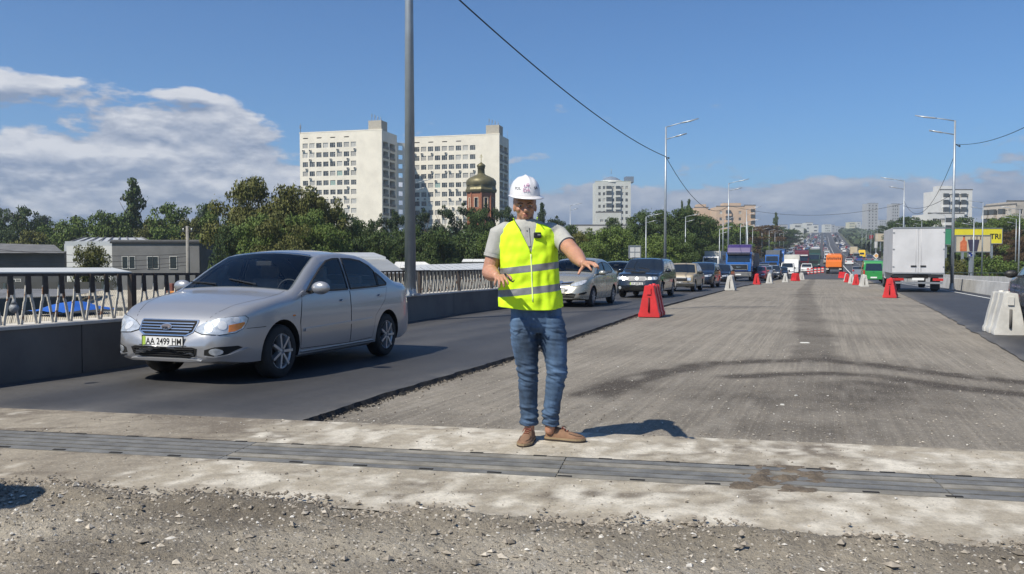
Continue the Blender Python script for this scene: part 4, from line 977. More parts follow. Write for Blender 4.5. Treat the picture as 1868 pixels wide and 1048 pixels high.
def vios():
    m = mat('champagne_paint', (.36, .35, .30), .27, .5, .03, 1, coat=.7); r, g = make_car('champagne_car', 'champagne silver saloon with narrow V grille, directly behind the outstretched hand', 'car', VIOS, m)
    F, mir = g['front'], g['mir']
    F([(-.36, .74), (-.30, .69), (-.10, .645), (.10, .645), (.30, .69), (.36, .74), (.12, .72), (-.12, .72)], 'grille', m_under, .004, .003)
    F([(-.40, .77), (-.38, .745), (-.10, .715), (.10, .715), (.38, .745), (.40, .77), (.10, .745), (-.10, .745)], 'grille_bar', m_chrome, .006, .01)
    F([(-.34, .685), (-.08, .64), (.08, .64), (.34, .685), (.08, .665), (-.08, .665)], 'grille_bar', m_chrome, .012, .008)
    F([(math.cos(t)*.062, .735+math.sin(t)*.042) for t in np.linspace(0, 6.283, 16, endpoint=False)], 'badge', m_chrome, .022, .005)
    F([(-.50, .40), (-.44, .29), (.44, .29), (.50, .40), (.40, .42), (-.40, .42)], 'lower_intake', m_under, .001, .003)
    F([(-.46, .34), (.46, .34), (.46, .35), (-.46, .35)], 'intake_slat', m, .004, .006)
    for s_ in (-1, 1):
        f = [(.58, .38), (.60, .43), (.74, .46), (.76, .44), (.70, .38)]; F(f if s_ > 0 else mir(f), 'fog_recess', m_under, .001, .003)
    lamps(g, [(-.22, .64), (-.12, .625), (.05, .655), (.20, .72), (.30, .80), (.26, .835), (.12, .80), (-.08, .735), (-.20, .68)])
    lamps(g, [(.10, .70), (.19, .735), (.25, .79), (.23, .81), (.13, .765)], mat('clear_lens', (.7, .7, .72), .1, .3, 0), rim=False, name='indicator')
    plate(g, 'AA 0761 EM', 0, .50); return r
def forester():
    m = mat('dark_blue_paint', (.016, .021, .030), .22, .3, .03, 1, coat=.9); r, g = make_car('dark_estate_car', 'dark navy estate car with roof rails, chrome grille and paired square headlights', 'car', FOR, m)
    F, mir = g['front'], g['mir']
    F([(-.34, .83), (-.36, .70), (-.30, .66), (.30, .66), (.36, .70), (.34, .83)], 'grille_surround', mat('dull_trim', (.22, .22, .23), .5, .2, 0), .002, .008)
    F([(-.31, .815), (-.33, .71), (-.28, .68), (.28, .68), (.33, .71), (.31, .815)], 'grille', mat('grille_mesh', (.20, .20, .21), .6, .1, .6, 60), .012, .002)
    F(circ(0, .75, .05), 'badge', m_chrome, .02, .005)
    F([(-.58, .42), (-.56, .30), (.56, .30), (.58, .42)], 'lower_intake', m_under, .001, .004); F([(-.62, .475), (.62, .475), (.62, .485), (-.62, .485)], 'bumper_groove', m_chrome, .001, .003)
    for s_ in (-1, 1): F(circ(s_*.66, .40, .06), 'fog_lamp', m_lamp, .004, .006)
    F([(-.30, .97), (-.25, .985), (.25, .985), (.30, .97)], 'bonnet_scoop', m_under, .01, .02)
    lamps(g, [(-.12, .71), (.16, .71), (.24, .76), (.24, .83), (.16, .84), (-.12, .82)])
    for cx in (-.05, .09): lamps(g, circ(cx, .77, .04), m_bulb, rim=False, name='lamp_reflector')
    for s_ in (-1, 1): g['put']('roof_rail', MB().tube([(s_*.60, 1.9, 1.54), (s_*.60, 2.0, 1.60), (s_*.60, 3.8, 1.59), (s_*.60, 3.9, 1.53)], .016, 8), m_black)
    plate(g, 'AA 6008 KE', 0, .56); return r
def lada():
    m = mat('beige_paint', (.30, .25, .17), .42, 0, .05, 1, coat=.3); r, g = make_car('beige_car', 'old boxy beige saloon queueing behind the dark navy estate', 'car', dict(LADA, mirror_m=m_black), m)
    F = g['front']
    F([(-.66, .52), (.66, .52), (.66, .70), (-.66, .70)], 'grille', m_under, .002, .004)
    for z in (.56, .60, .64, .68): F([(-.44, z-.006), (.44, z-.006), (.44, z+.006), (-.44, z+.006)], 'grille_bar', m_black if z != .68 else m_chrome, .008, .006)
    for s_ in (-1, 1):
        q = [(s_*.47, .54), (s_*.65, .54), (s_*.65, .69), (s_*.47, .69)]; F(q if s_ > 0 else q[::-1], 'headlight', m_lamp, .010, .01)
    F([(-.76, .40), (.76, .40), (.76, .47), (-.76, .47)], 'bumper', m_chrome, .03, .03)
    plate(g, 'AA 3184 CB', 0, .44); return r
def dark(sp, name, label, m, plt='AA 1852 OP', wide=1.):
    r, g = make_car(name, label, 'car', sp, m); F = g['front']; z = .70 if sp is WAG else .62
    F([(-.34, z+.05), (-.30, z-.05), (.30, z-.05), (.34, z+.05)], 'grille', m_under, .003, .004); F([(-.36, z+.065), (.36, z+.065), (.36, z+.05), (-.36, z+.05)][::-1], 'grille_bar', m_chrome, .006, .006)
    F([(-.50, .40), (-.45, .29), (.45, .29), (.50, .40)], 'lower_intake', m_under, .001, .004)
    lamps(g, [(-.20, z-.03), (-.1, z-.05), (.16, z-.03), (.27, z+.06), (.25, z+.10), (.05, z+.07), (-.18, z+.03)]); plate(g, plt, 0, .49); return r
def suv():
    m = mat('blue_grey_paint', (.085, .105, .14), .25, .4, .03, 1, coat=.8); r, g = make_car('blue_grey_car', 'blue grey car with black mirror cut by the right edge of the picture', 'car', dict(SUV, mirror_m=m_black), m)
    lamps(g, [(-.2, .78), (.2, .80), (.28, .90), (.1, .90), (-.18, .86)]); g['front']([(-.4, .85), (-.36, .70), (.36, .70), (.4, .85)], 'grille', m_under, .004, .004)
    return r
c = vios(); setcar(c, 1057, 24.6+2.1); C_V = c
c = forester(); setcar(c, 1182, 32.+2.2); C_F = c
c = lada(); setcar(c, 1248, 40.5+2.); C_L = c
m_dk = paint('near_black_paint', (.012, .014, .018), .22, .3); m_db = paint('deep_blue_paint', (.014, .020, .035), .22, .3); m_gr2 = paint('graphite_paint', (.05, .052, .056), .28, .5); 
m_wht = paint('white_paint', (.62, .62, .61), .35); m_rd = paint('red_paint', (.30, .02, .02), .3); m_maroon = paint('maroon_paint', (.10, .012, .018), .3); m_grn = paint('green_paint', (.025, .24, .055), .3); m_blu = paint('truck_blue_paint', (.012, .10, .36), .35)
c3 = dark(WAG, 'dark_car', 'dark hatchback queueing right behind the old beige saloon', m_db, 'AA 4410 HT'); setcar(c3, 1282, 48.5+2)
c4 = dark(dict(K, see=False), 'dark_car', 'near black saloon queueing just in front of the blue lorry cab', m_dk, 'AA 7025 MB'); setcar(c4, 1314, 57.5+2)
s_ = suv(); s_.location = (4.5, 17.7, gz(17.7)+.03); s_.rotation_euler = (0, 0, math.pi)
# queue behind the camera on the left: its shadow falls into the picture corner
cb_ = dark(WAG, 'grey_estate_car', 'graphite estate car waiting at the lower left, only its shadow reaching the picture corner', m_gr2, 'AA 5513 KT'); cb_.location = (-5.05, .35, gz(0)+.02)
def cp(o, label, px, d, m=None, rz=0., group=None, head=-1):
    c = copytree(o, label)
    if group: c['group'] = group
    if m:
        for ch in c.children:
            if ch.type == 'MESH' and ch.name.split('.')[0] in ('body', 'door', 'mirror', 'side_moulding', 'intake_slat', 'bumper_lip', 'side_skirt', 'fog_trim'):
                ch.data = ch.data; 
                for i, sl in enumerate(ch.material_slots):
                    if sl.material is not m_under and sl.material is not m_black: sl.link = 'OBJECT'; sl.material = m
    setcar(c, px, d, rz, head=head); return c
cp(C_V, 'greenish grey saloon half hidden between the champagne car and the dark estate', 1128, 41, paint('sage_paint', (.12, .14, .12), .3, .4))
cp(c4, 'small dark red saloon right beside the blue lorry cab', 1384, 84, m_rd)
cp(c3, 'pale silver hatchback behind the small dark red saloon', 1396, 92, m_silv2)
cp(C_F, 'graphite estate car queueing left of the white van', 1411, 96, m_gr2)
cp(c4, 'black saloon tight behind the graphite estate in the queue', 1425, 104, m_dk)

# ------------------------------------------------------------------ lorries and vans
def wheelset(root, pts, r=.50, w=.30, dual=False):
    t, rm = wheel_meshes(r, w, 8, 'steel')
    for x, y in pts:
        q = link('wheel', t, root, (x, y, r)); q.rotation_euler = (0, 0, 0 if x > 0 else math.pi); link('rim', rm, q)
def man_truck():
    r = thing('blue_lorry', 'bright blue lorry cab with purple roof fairing and grey bumper in the queue', 'lorry')
    b = MB(); b.prism([(0, .95), (0, 1.75), (.04, 1.95), (.20, 2.75), (.35, 2.80), (2.15, 2.80), (2.2, .95)], -1.2, 1.2, 'yz'); b.build('cab', m_blu, r, bevel=.06)
    f = MB(); f.prism([(.30, 2.78), (.60, 3.25), (1.1, 3.55), (2.1, 3.60), (2.15, 2.78)], -1.12, 1.12, 'yz'); f.build('roof_fairing', paint('purple_paint', (.045, .028, .12), .4), r, bevel=.10)
    f = MB(); f.prism([(.0, 2.62), (-.22, 2.58), (-.20, 2.66), (.1, 2.78)], -1.1, 1.1, 'yz'); f.build('sun_visor', mat('visor_dark', (.02, .02, .03), .3), r)
    g = MB(); g.add([(-1.05, .03, 1.86), (1.05, .03, 1.86), (1.0, .175, 2.66), (-1.0, .175, 2.66)], [(0, 1, 2, 3)]); me = g; me.build('windscreen', m_glass, r, (0, -.035, 0))
    for s_ in (-1, 1):
        w = MB(); w.add([(s_*1.207, .35, 1.85), (s_*1.207, 1.35, 1.85), (s_*1.207, 1.35, 2.6), (s_*1.207, .45, 2.6)], [(0, 1, 2, 3)]); w.build('side_window', m_glass, r)
        MB().box((s_*1.38, -.05, 2.25), (.22, .10, .50)).build('mirror', m_black, r, bevel=.02); MB().bar((s_*1.18, .05, 2.5), (s_*1.38, -.03, 2.5), .03, .03).build('mirror_arm', m_black, r)
        MB().box((s_*.92, -.06, .66), (.34, .06, .20)).build('headlight', m_lamp, r, bevel=.02)
        MB().box((s_*1.19, .25, 1.2), (.06, .5, .5)).build('step_panel', m_black, r)
    MB().box((0, -.02, 1.36), (1.62, .05, .46)).build('grille', m_black, r)
    for z in (1.22, 1.34, 1.46): MB().box((0, -.05, z), (1.5, .03, .035)).build('grille_bar', m_gr2, r)
    fr = MB(); fr.bar((-.84, -.06, 1.12), (.84, -.06, 1.12), .05, .05).bar((-.84, -.06, 1.60), (.84, -.06, 1.60), .05, .05).bar((-.84, -.06, 1.12), (-.84, -.06, 1.6), .05, .05).bar((.84, -.06, 1.12), (.84, -.06, 1.6), .05, .05); fr.build('grille_frame', m_silv2, r)
    text('badge_letters', 'MAN', .20, m_chrome, r, frame((0, -.075, 1.36), (0, -1, 0)), .01)
    MB().box((0, .0, .68), (2.42, .22, .44)).build('bumper', mat('bumper_grey', (.13, .13, .13), .6), r, bevel=.05)
    MB().box((0, -.12, .66), (.52, .02, .12)).build('number_plate', m_plate, r)
    MB().box((0, 3.6, 1.0), (1.0, 7, .35)).build('chassis', m_under, r); MB().box((0, 6.3, 2.05), (2.45, 6.6, 1.5)).build('cargo_body', mat('tarpaulin_grey', (.10, .11, .12), .8), r)
    wheelset(r, [(s_*1.03, y) for s_ in (-1, 1) for y in (1.3, 5.5, 7.0)]); return r
t = man_truck(); setcar(t, 1347, 79)
def box_truck(name, label, m_box, m_cab, W_=2.3, H=2.55, L=5.6, z0=1.0, dirt=True):
    """rear at y = 0, front towards +Y"""
    r = thing(name, label, 'lorry')
    MB().box((0, L/2, z0+H/2), (W_, L, H)).build('cargo_box', m_box, r, bevel=.02)
    for s_ in (-1, 1):
        MB().box((s_*W_*.2485, -.012, z0+H/2-.02), (W_*.487, .03, H-.12)).build('rear_door', m_box, r, bevel=.008)
        for z in (.35, 1.25, 2.1): MB().box((s_*(W_/2-.05), -.035, z0+z), (.09, .03, .05)).build('hinge', m_silv2, r)
        MB().tube([(s_*.12, -.035, z0+.1), (s_*.12, -.035, z0+H-.1)], .008, 6).build('lock_bar', m_box, r)
        MB().box((s_*.22, -.04, z0+.38), (.26, .03, .08)).build('door_handle', m_black, r)
        MB().box((s_*(W_/2-.30), -.02, z0-.30), (.48, .06, .13)).build('tail_light', m_red, r, bevel=.01)
        MB().box((s_*(W_/2-.28), 1.2, z0-.58), (.45, .04, .5)).build('mudflap', m_black, r)
    for k in (-1, 1): MB().box((0, -.015, z0+(H/2 if k < 0 else 0)+k*0+ (H/2-.02 if k < 0 else .02)), (W_, .05, .07)).build('door_frame', m_silv2, r)
    MB().box((0, 2.6, z0-.14), (.9, 5.2, .22)).build('chassis', m_under, r); MB().box((0, .05, z0-.47), (W_*.93, .10, .10)).build('rear_bumper', m_silv2, r); MB().box((0, -.015, z0-.28), (.55, .02, .12)).build('number_plate', m_plate, r)
    MB().box((0, .3, z0-.12), (W_*.95, .6, .16)).build('rear_sill', m_black, r)
    c = MB(); c.prism([(L+.12, .55), (L+.12, 2.45), (L+1.2, 2.45), (L+1.75, 1.7), (L+1.9, 1.3), (L+1.95, .55)], -W_*.46, W_*.46, 'yz'); c.build('cab', m_cab, r, bevel=.05)
    for s_ in (-1, 1): MB().box((s_*W_*.461, L+.95, 1.85), (.02, .8, .6)).build('side_window', m_glass, r); MB().box((s_*(W_*.46+.2), L+1.3, 1.95), (.16, .10, .4)).build('mirror', m_black, r)
    wheelset(r, [(s_*(W_*.5-.25), y) for s_ in (-1, 1) for y in (1.7, L+1.2)], .42, .32); return r
m_boxw = mat('box_white', (.50, .50, .51), .55, 0, .09, .8, bump=.002, bscale=8); m_boxc = mat('box_cream', (.48, .47, .43), .6, 0, .08, 1)
t = box_truck('white_box_lorry', 'large white box lorry seen from behind in the right lane', m_boxw, m_wht, 2.42, 2.36, 6.0, .95); p = at(1675, 42.); t.location = (p.x, p.y, gz(p.y)+.03); t.rotation_euler = (0, 0, R(.5))
t2 = box_truck('white_box_lorry', 'cream box lorry facing the camera between the white van and the red tractor', m_boxc, m_wht, 2.2, 2.2, 4.6, .9); setcar(t2, 1446, 122+6.5, head=1)
def van(name, label, m, facing_rear=True, H=1.95, W_=1.75, L=4.6):
    r = thing(name, label, 'van'); b = MB()
    b.prism([(0, .30), (0, 1.0), (.10, 1.65), (.22, H-.05), (.5, H), (L-1.6, H), (L-.85, 1.25), (L-.10, 1.0), (L, .8), (L, .30)], -W_/2, W_/2, 'yz')
    for i, v in enumerate(b.v):
        x, y, z = v
        if z > 1.05: b.v[i] = (x*(1-.12*(z-1.05)/(H-1.05)), y, z)
    b.build('body', m, r, bevel=.07)
    g = MB(); g.add([(-.68, .035, 1.10), (.68, .035, 1.10), (.62, .155, 1.72), (-.62, .155, 1.72)], [(0, 1, 2, 3)]); g.build('rear_window', m_glass, r, (0, -.045, 0))
    g = MB(); g.add([(-.66, L-1.50, H-.10), (.66, L-1.50, H-.10), (.74, L-.92, 1.32), (-.74, L-.92, 1.32)], [(0, 1, 2, 3)]); g.build('windscreen', m_glass, r, (0, .03, .04))
    for s_ in (-1, 1):
        g = MB()
        for a, b_ in ((.55, 1.5), (1.6, 2.6)): g.add([(s_*(W_/2-.005), a, 1.12), (s_*(W_/2-.005), b_, 1.12), (s_*(W_/2-.085), b_, 1.75), (s_*(W_/2-.085), a, 1.75)], [(0, 1, 2, 3)])
        g.build('side_window', m_glass, r); MB().box((s_*(W_/2-.09), -.005, .95), (.13, .05, .36)).build('tail_light', m_red, r, bevel=.015)
        MB().box((s_*(W_/2-.2), L-.02, .82), (.30, .07, .16)).build('headlight', m_lamp, r, bevel=.015); MB().box((s_*(W_/2+.1), L-1.25, 1.25), (.18, .1, .2)).build('mirror', m_black, r)
    MB().box((0, L+.01, .80), (.9, .03, .12)).build('grille', m_black, r); MB().box((0, L+.02, .42), (W_*.9, .05, .16)).build('front_bumper', m_black, r)
    MB().box((0, -.02, .45), (W_*.97, .1, .22)).build('rear_bumper', m, r, bevel=.03); MB().box((0, -.075, .50), (.52, .02, .12)).build('number_plate', m_plate, r); MB().box((0, -.01, .98), (.12, .03, .03)).build('door_handle', m_black, r)
    wheelset(r, [(s_*(W_/2-.12), y) for s_ in (-1, 1) for y in (.9, L-.85)], .31, .2); return r
v = van('green_van', 'bright green compact van seen from behind left of the white box lorry', m_grn); setcar(v, 1594, 72, head=1)
v.location.z -= 0; v.rotation_euler = (v.rotation_euler[0], 0, 0)
v = van('white_van', 'white van with black windscreen facing the camera in the left queue', m_wht); setcar(v, 1438, 110+4.6, head=-1); v.rotation_euler = (v.rotation_euler[0], 0, math.pi)
t2.rotation_euler = (t2.rotation_euler[0], 0, math.pi)
def orange_truck():
    r = thing('orange_lorry', 'bright orange maintenance lorry seen from behind on the closed middle strip', 'lorry')
    m = paint('orange_paint', (.72, .17, .01), .45); MB().box((0, 1.6, 2.05), (2.45, 3.4, 2.0), top=.94).build('hopper_body', m, r, bevel=.08)
    MB().box((0, -.16, 1.55), (2.3, .14, .95)).build('tailgate', m, r, bevel=.04)
    for i in range(7): MB().box((-.9+i*.3, -.13, 2.45+.06*(i % 2)), (.13, .05, .28)).build('grille_slot', m_black, r)
    MB().box((0, .3, 3.15), (1.9, .5, .14)).build('light_bar', m, r); MB().box((0, 4.6, 1.9), (2.4, 1.9, 2.0)).build('cab', m, r, bevel=.08)
    MB().box((0, 2.4, .85), (1.2, 6, .3)).build('chassis', m_under, r); MB().box((0, -.35, .30), (2.9, .4, .12)).build('spreader_plate', m_black, r)
    for s_ in (-1, 1): MB().box((s_*.95, -.12, .75), (.4, .1, .22)).build('tail_light', mat('lamp_cream', (.5, .45, .38), .4), r)
    MB().tube([(.9, 1.2, 3.1), (1.3, 1.0, 3.9), (1.5, .6, 4.6), (1.4, .3, 4.9)], .05, 8).build('hose', mat('hose_grey', (.4, .42, .45), .4), r)
    wheelset(r, [(s_*1.0, y) for s_ in (-1, 1) for y in (1.2, 4.7)], .48, .35); return r
t = orange_truck(); setcar(t, 1521, 131, head=1); t.rotation_euler = (t.rotation_euler[0], 0, R(-3))
def tractor(label, m, px, d, H=3.4, body=None, visor=None):
    r = thing('lorry', label, 'lorry'); b = MB(); b.prism([(0, .6), (0, 1.7), (.22, 2.7), (.4, H-.2), (.9, H), (2.1, H), (2.1, .6)], -1.22, 1.22, 'yz'); b.build('cab', m, r, bevel=.06)
    g = MB(); g.add([(-1.05, .0, 1.75), (1.05, .0, 1.75), (1.0, .21, 2.65), (-1.0, .21, 2.65)], [(0, 1, 2, 3)]); g.build('windscreen', m_glass, r, (0, -.04, 0))
    MB().box((0, -.02, 1.2), (1.7, .05, .6)).build('grille', m_black, r); MB().box((0, -.02, .65), (2.4, .2, .35)).build('bumper', m, r, bevel=.04)
    if visor: MB().box((0, -.05, 2.78), (2.1, .2, .22)).build('sun_visor', visor, r)
    for s_ in (-1, 1): MB().box((s_*.95, -.12, .7), (.35, .05, .18)).build('headlight', m_lamp, r); MB().box((s_*1.35, .0, 2.2), (.2, .1, .5)).build('mirror', m_black, r)
    if body: MB().box((0, 6.4, 2.35), (2.5, 8, 2.7)).build('cargo_box', body, r, bevel=.03)
    MB().box((0, 5.0, .9), (1, 9, .3)).build('chassis', m_under, r); wheelset(r, [(s_*1.05, y) for s_ in (-1, 1) for y in (1.3, 6.5, 8.5)], .48, .3); setcar(r, px, d); return r
tractor('dark red lorry with white sun visor behind the cream box lorry', m_maroon, 1462, 150, 3.7, None, m_wht)
tractor('dark green covered lorry left of the orange lorry', paint('dark_green_paint', (.02, .055, .045), .5), 1484, 165, 3.0, mat('tarp_green', (.03, .06, .05), .8))
tractor('blue lorry far back in the outer left lane beside lamp posts', m_blu, 1420, 190, 3.3, mat('tarp_blue', (.04, .09, .2), .7))
tractor('pale grey lorry crowning the far end of the left queue', m_silv2, 1487, 260, 3.4, m_boxw)
tractor('small blue lorry in the oncoming rows right of the big blue cab', m_blu, 1408, 150, 2.9, mat('tarp_grey', (.12, .13, .14), .8))
tractor('white lorry parked on the low side road left of the blue cab', m_wht, 1296, 128, 2.9, m_boxc)
t = box_truck('tan_box_lorry', 'tan box lorry driving uphill beside the yellow bus', mat('box_tan', (.45, .38, .27), .6, 0, .1, 1), m_wht); setcar(t, 1557, 285, head=1); t.rotation_euler = (t.rotation_euler[0], 0, 0)
v = van('yellow_bus', 'small yellow bus driving uphill right of the tan box lorry', paint('yellow_paint', (.72, .48, .01), .4), H=2.6, W_=2.2, L=6.5); setcar(v, 1572, 270, head=1); v.rotation_euler = (v.rotation_euler[0], 0, 0)

# ------------------------------------------------------------------ distant traffic: body, glass band, wheels in three kinds
def far_car(kind):
    b = MB(); w = .86
    prof = {'saloon': [(0, .3), (0, .62), (.15, .78), (1.1, .95), (1.9, 1.42), (3.0, 1.44), (3.75, 1.05), (4.35, 1.0), (4.4, .3)], 'estate': [(0, .35), (0, .75), (.2, .95), (1.15, 1.05), (1.75, 1.55), (3.9, 1.58), (4.35, 1.05), (4.4, .35)], 'minibus': [(0, .4), (0, 1.0), (.5, 1.35), (1.1, 2.2), (5.0, 2.3), (5.2, 2.1), (5.2, .4)]}[kind]
    H = max(p[1] for p in prof); zb = {'saloon': .98, 'estate': 1.05, 'minibus': 1.4}[kind]; b.prism(prof, -w, w, 'yz')
    b.v = [(x*(1-.18*max(0, z-zb)/(H-zb)), y, z) for x, y, z in b.v]; body = b.mesh('body', [m_wht])
    g = MB(); f = {'saloon': [(1.12, 1.0), (1.82, 1.38)], 'estate': [(1.17, 1.08), (1.70, 1.50)], 'minibus': [(.55, 1.42), (1.05, 2.1)]}[kind]
    (ya, za), (yb, zb2) = f; g.quad((-.76, ya-.03, za), (.76, ya-.03, za), (.68, yb-.03, zb2), (-.68, yb-.03, zb2)); r_ = {'saloon': [(3.72, 1.08), (3.05, 1.40)], 'estate': [(4.33, 1.1), (3.95, 1.5)], 'minibus': [(5.23, 1.4), (5.22, 2.0)]}[kind]
    (yc, zc_), (yd, zd) = r_; g.quad((.76, yc+.02, zc_), (-.76, yc+.02, zc_), (-.68, yd+.02, zd), (.68, yd+.02, zd))
    for s_ in (-1, 1): g.quad((s_*(w-.0), ya+.3, za+.02), (s_*(w-.0), yc-.25, za+.02), (s_*(w-.10), yd-.1, zb2), (s_*(w-.10), yb+.2, zb2))
    glass = g.mesh('window', m_glass)
    t_ = MB()
    for s_ in (-1, 1):
        for y in (.85, 3.4 if kind != 'minibus' else 4.2): t_.lathe([(.01, s_*(w+.01)), (.31, s_*(w+.01)), (.31, s_*(w-.2))], 12, o=(0, y, .31), axis='x')
    lp_ = MB()
    for s_ in (-1, 1): lp_.box((s_*.62, -.01, .66 if kind != 'minibus' else .8), (.3, .05, .14))
    rl_ = MB()
    for s_ in (-1, 1): rl_.box((s_*.68, 4.4 if kind != 'minibus' else 5.2, .85), (.22, .06, .2))
    pl = MB().box((0, -.02, .48), (.5, .03, .11)); bp = MB().box((0, .0, .36), (1.5, .06, .10))
    return dict(body=body, glass=glass, parts=[('wheel', t_.mesh('wheel', m_tyre)), ('headlight', lp_.mesh('headlight', m_lamp)), ('tail_light', rl_.mesh('tail_light', m_red)), ('number_plate', pl.mesh('number_plate', m_plate)), ('lower_intake', bp.mesh('lower_intake', m_black))])
FK = {k_: far_car(k_) for k_ in ('saloon', 'estate', 'minibus')}
FC = {'white': m_wht, 'silver': m_silv2, 'black': m_dk, 'grey': m_gr2, 'red': m_rd, 'blue': paint('mid_blue_paint', (.03, .07, .22), .3), 'maroon': m_maroon, 'beige': paint('sand_paint', (.36, .31, .23), .35)}
def place_far(kind, colr, x, y, head, label, group, full=True, z=None, rz=0.):
    r = thing(f'{colr}_{"car" if kind != "minibus" else "minibus"}', label, 'car' if kind != 'minibus' else 'minibus', (x, y, (gz(y)+.03) if z is None else z), (0 if head < 0 else math.pi)+rz, group)
    sl = math.atan2(gz(y+3)-gz(y-3), 6) if z is None else 0; r.rotation_euler = (sl if head < 0 else -sl, 0, r.rotation_euler[2])
    b = link('body', FK[kind]['body'], r); b.material_slots[0].link = 'OBJECT'; b.material_slots[0].material = FC[colr]
    link('window', FK[kind]['glass'], r)
    for nm, me in FK[kind]['parts'][:5 if full else 1]: link(nm, me, r)
    return r
def lat(px, d): return at(px, d)
mids = [('saloon', 'white', 1548, 188, 1, 'white saloon driving away just above the barriers'), ('estate', 'maroon', 1549, 205, 1, 'dark red estate driving away above the white saloon'), ('saloon', 'maroon', 1584, 176, 1, 'maroon car driving away at the right kerb above the green van'),
    ('saloon', 'silver', 1584, 215, 1, 'pale silver car just ahead of the maroon one at the kerb'), ('saloon', 'silver', 1564, 118, 1, 'small silver car half hidden by the red right-hand barrier'), ('saloon', 'grey', 1572, 124, 1, 'grey car hidden behind the green van and the barriers'),
    ('saloon', 'white', 1539, 370, 1, 'white car alone in the empty uphill lane'), ('saloon', 'white', 1537, 440, 1, 'second white car farther up the empty uphill lane'),
    ('saloon', 'white', 1367, 140, -1, 'white car beside the dark trailer right of the blue cab'), ('estate', 'silver', 1392, 128, -1, 'silver estate in the outer row behind the blue cab'), ('saloon', 'grey', 1400, 117, -1, 'grey car between two oncoming rows near the first white cones'),
    ('saloon', 'white', 1408, 128, -1, 'white car in front of the small blue lorry'), ('estate', 'white', 1471, 132, -1, 'white estate emerging right of the red lorry')]
for k_, c_, px, d, h_, lb in mids: p = at(px, d); place_far(k_, c_, p.x, p.y, h_, lb, None)
rr = random.Random(11); names = {1: 'driving uphill away from the camera', -1: 'queueing downhill towards the camera'}
cnt = 0
for lane, (lx, h_) in enumerate(((-3.0, -1), (-6.4, -1), (-9.8, -1), (-13.2, -1), (1.2, -1), (9.2, 1), (12.6, 1))):
    y = {0: 190, 1: 168, 2: 150, 3: 122, 4: 200}.get(lane, 200)+rr.random()*5
    while y < 980:
        dens_ = 1. if h_ < 0 else (.4 if y < 420 else .8)
        if lane in (7, 8) and y > 300: break
        if rr.random() < dens_ and not (5 < y < 190 and h_ > 0) :
            c_ = rr.choice(['white', 'white', 'silver', 'black', 'grey', 'black', 'red', 'blue', 'beige', 'silver']); k_ = rr.choice(['saloon', 'saloon', 'estate', 'estate', 'minibus'] if y > 200 else ['saloon', 'estate'])
            place_far(k_, c_, lx+rr.uniform(-.3, .3), y, h_, f'far {c_} {"minibus" if k_ == "minibus" else k_} {names[h_]}, a few pixels tall on the hill', f'far {c_} {k_}{"es" if k_ == "minibus" else "s"} on the hill {"going away" if h_ > 0 else "queueing"}', full=y < 300)
            cnt += 1
        y += rr.uniform(6.2, 8.0) * (1 + max(0, y-320)/260.) + (1.5 if h_ < 0 else 12)
for i, (k_, c_, px, d, lb) in enumerate((('minibus', 'white', 1243, 125, 'white van body parked on the low side road under the trees'), ('estate', 'white', 1272, 118, 'white estate parked broadside left of the cream lorry'), ('estate', 'silver', 1290, 112, 'silver estate parked broadside in front of the cream lorry'), ('saloon', 'grey', 1308, 122, 'grey saloon parked low between the cream lorry and blue cab'))):
    p = at(px, d); place_far(k_, c_, p.x, p.y, -1, lb, None, z=gz(p.y)+(.35 if i else .2), rz=R(70))

# ------------------------------------------------------------------ water-filled plastic barriers
def barrier_meshes(m):
    N = 5; b = MB()
    # body: trapezoid blocks along x, with grooves between them
    L = 1.05
    for i in range(N):
        x0 = -L/2+i*L/N+.008; x1 = -L/2+(i+1)*L/N-.008; g_ = .0 if i % 2 == 0 else .018
        prof = [(-.27+g_, 0), (-.27+g_, .10), (-.245+g_, .13), (-.19+g_, .42), (-.135+g_, .66), (-.118+g_, .80), (.118-g_, .80), (.135-g_, .66), (.19-g_, .42), (.245-g_, .13), (.27-g_, .10), (.27-g_, 0)]
        b.prism([(p[0], p[1]) for p in prof], x0, x1, 'yz')
    core = [(-.235, 0), (-.235, .10), (-.21, .13), (-.155, .42), (-.105, .66), (-.09, .77), (.09, .77), (.105, .66), (.155, .42), (.21, .13), (.235, .10), (.235, 0)]
    b.prism(core, -L/2+.02, L/2-.02, 'yz')
    bm = bmesh.new(); me = b.mesh('body', m); bm.from_mesh(me); bmesh.ops.recalc_face_normals(bm, faces=bm.faces)
    es = [e for e in bm.edges if len(e.link_faces) == 2 and e.calc_face_angle(0) > .6]; bmesh.ops.bevel(bm, geom=es, offset=.010, segments=2, affect='EDGES'); bm.to_mesh(me); bm.free()
    for p in me.polygons: p.use_smooth = True
    me.set_sharp_from_angle(angle=R(50))
    out = [('body', me)]
    for s_ in (-1, 1):
        out += [('coupling_slot', MB().tube([(s_*(L/2+.002), 0, .14), (s_*(L/2+.002), 0, .50)], [(.024, .024)]*2, 10).mesh('coupling_slot', m_dkslot[m.name])), ('coupling_lug', MB().box((s_*(L/2-.03), 0, .66), (.10, .10, .16)).mesh('coupling_lug', m)), ('filler_cap', MB().lathe([(.045, 0), (.045, .03), (.001, .03)], 12, o=(s_*.25, 0, .80)).mesh('filler_cap', m))]
    return out
m_bred = mat('red_plastic', (.55, .028, .030), .45, 0, .14, 3, bump=.003, bscale=9); m_bwht = mat('dusty_white_plastic', (.50, .49, .46), .55, 0, .16, 3, bump=.003, bscale=9)
m_dkslot = {'red_plastic': mat('slot_dark_red', (.12, .008, .01), .8, 0, 0), 'dusty_white_plastic': mat('slot_dark_grey', (.10, .095, .09), .8, 0, 0)}
BR, BW = barrier_meshes(m_bred), barrier_meshes(m_bwht)
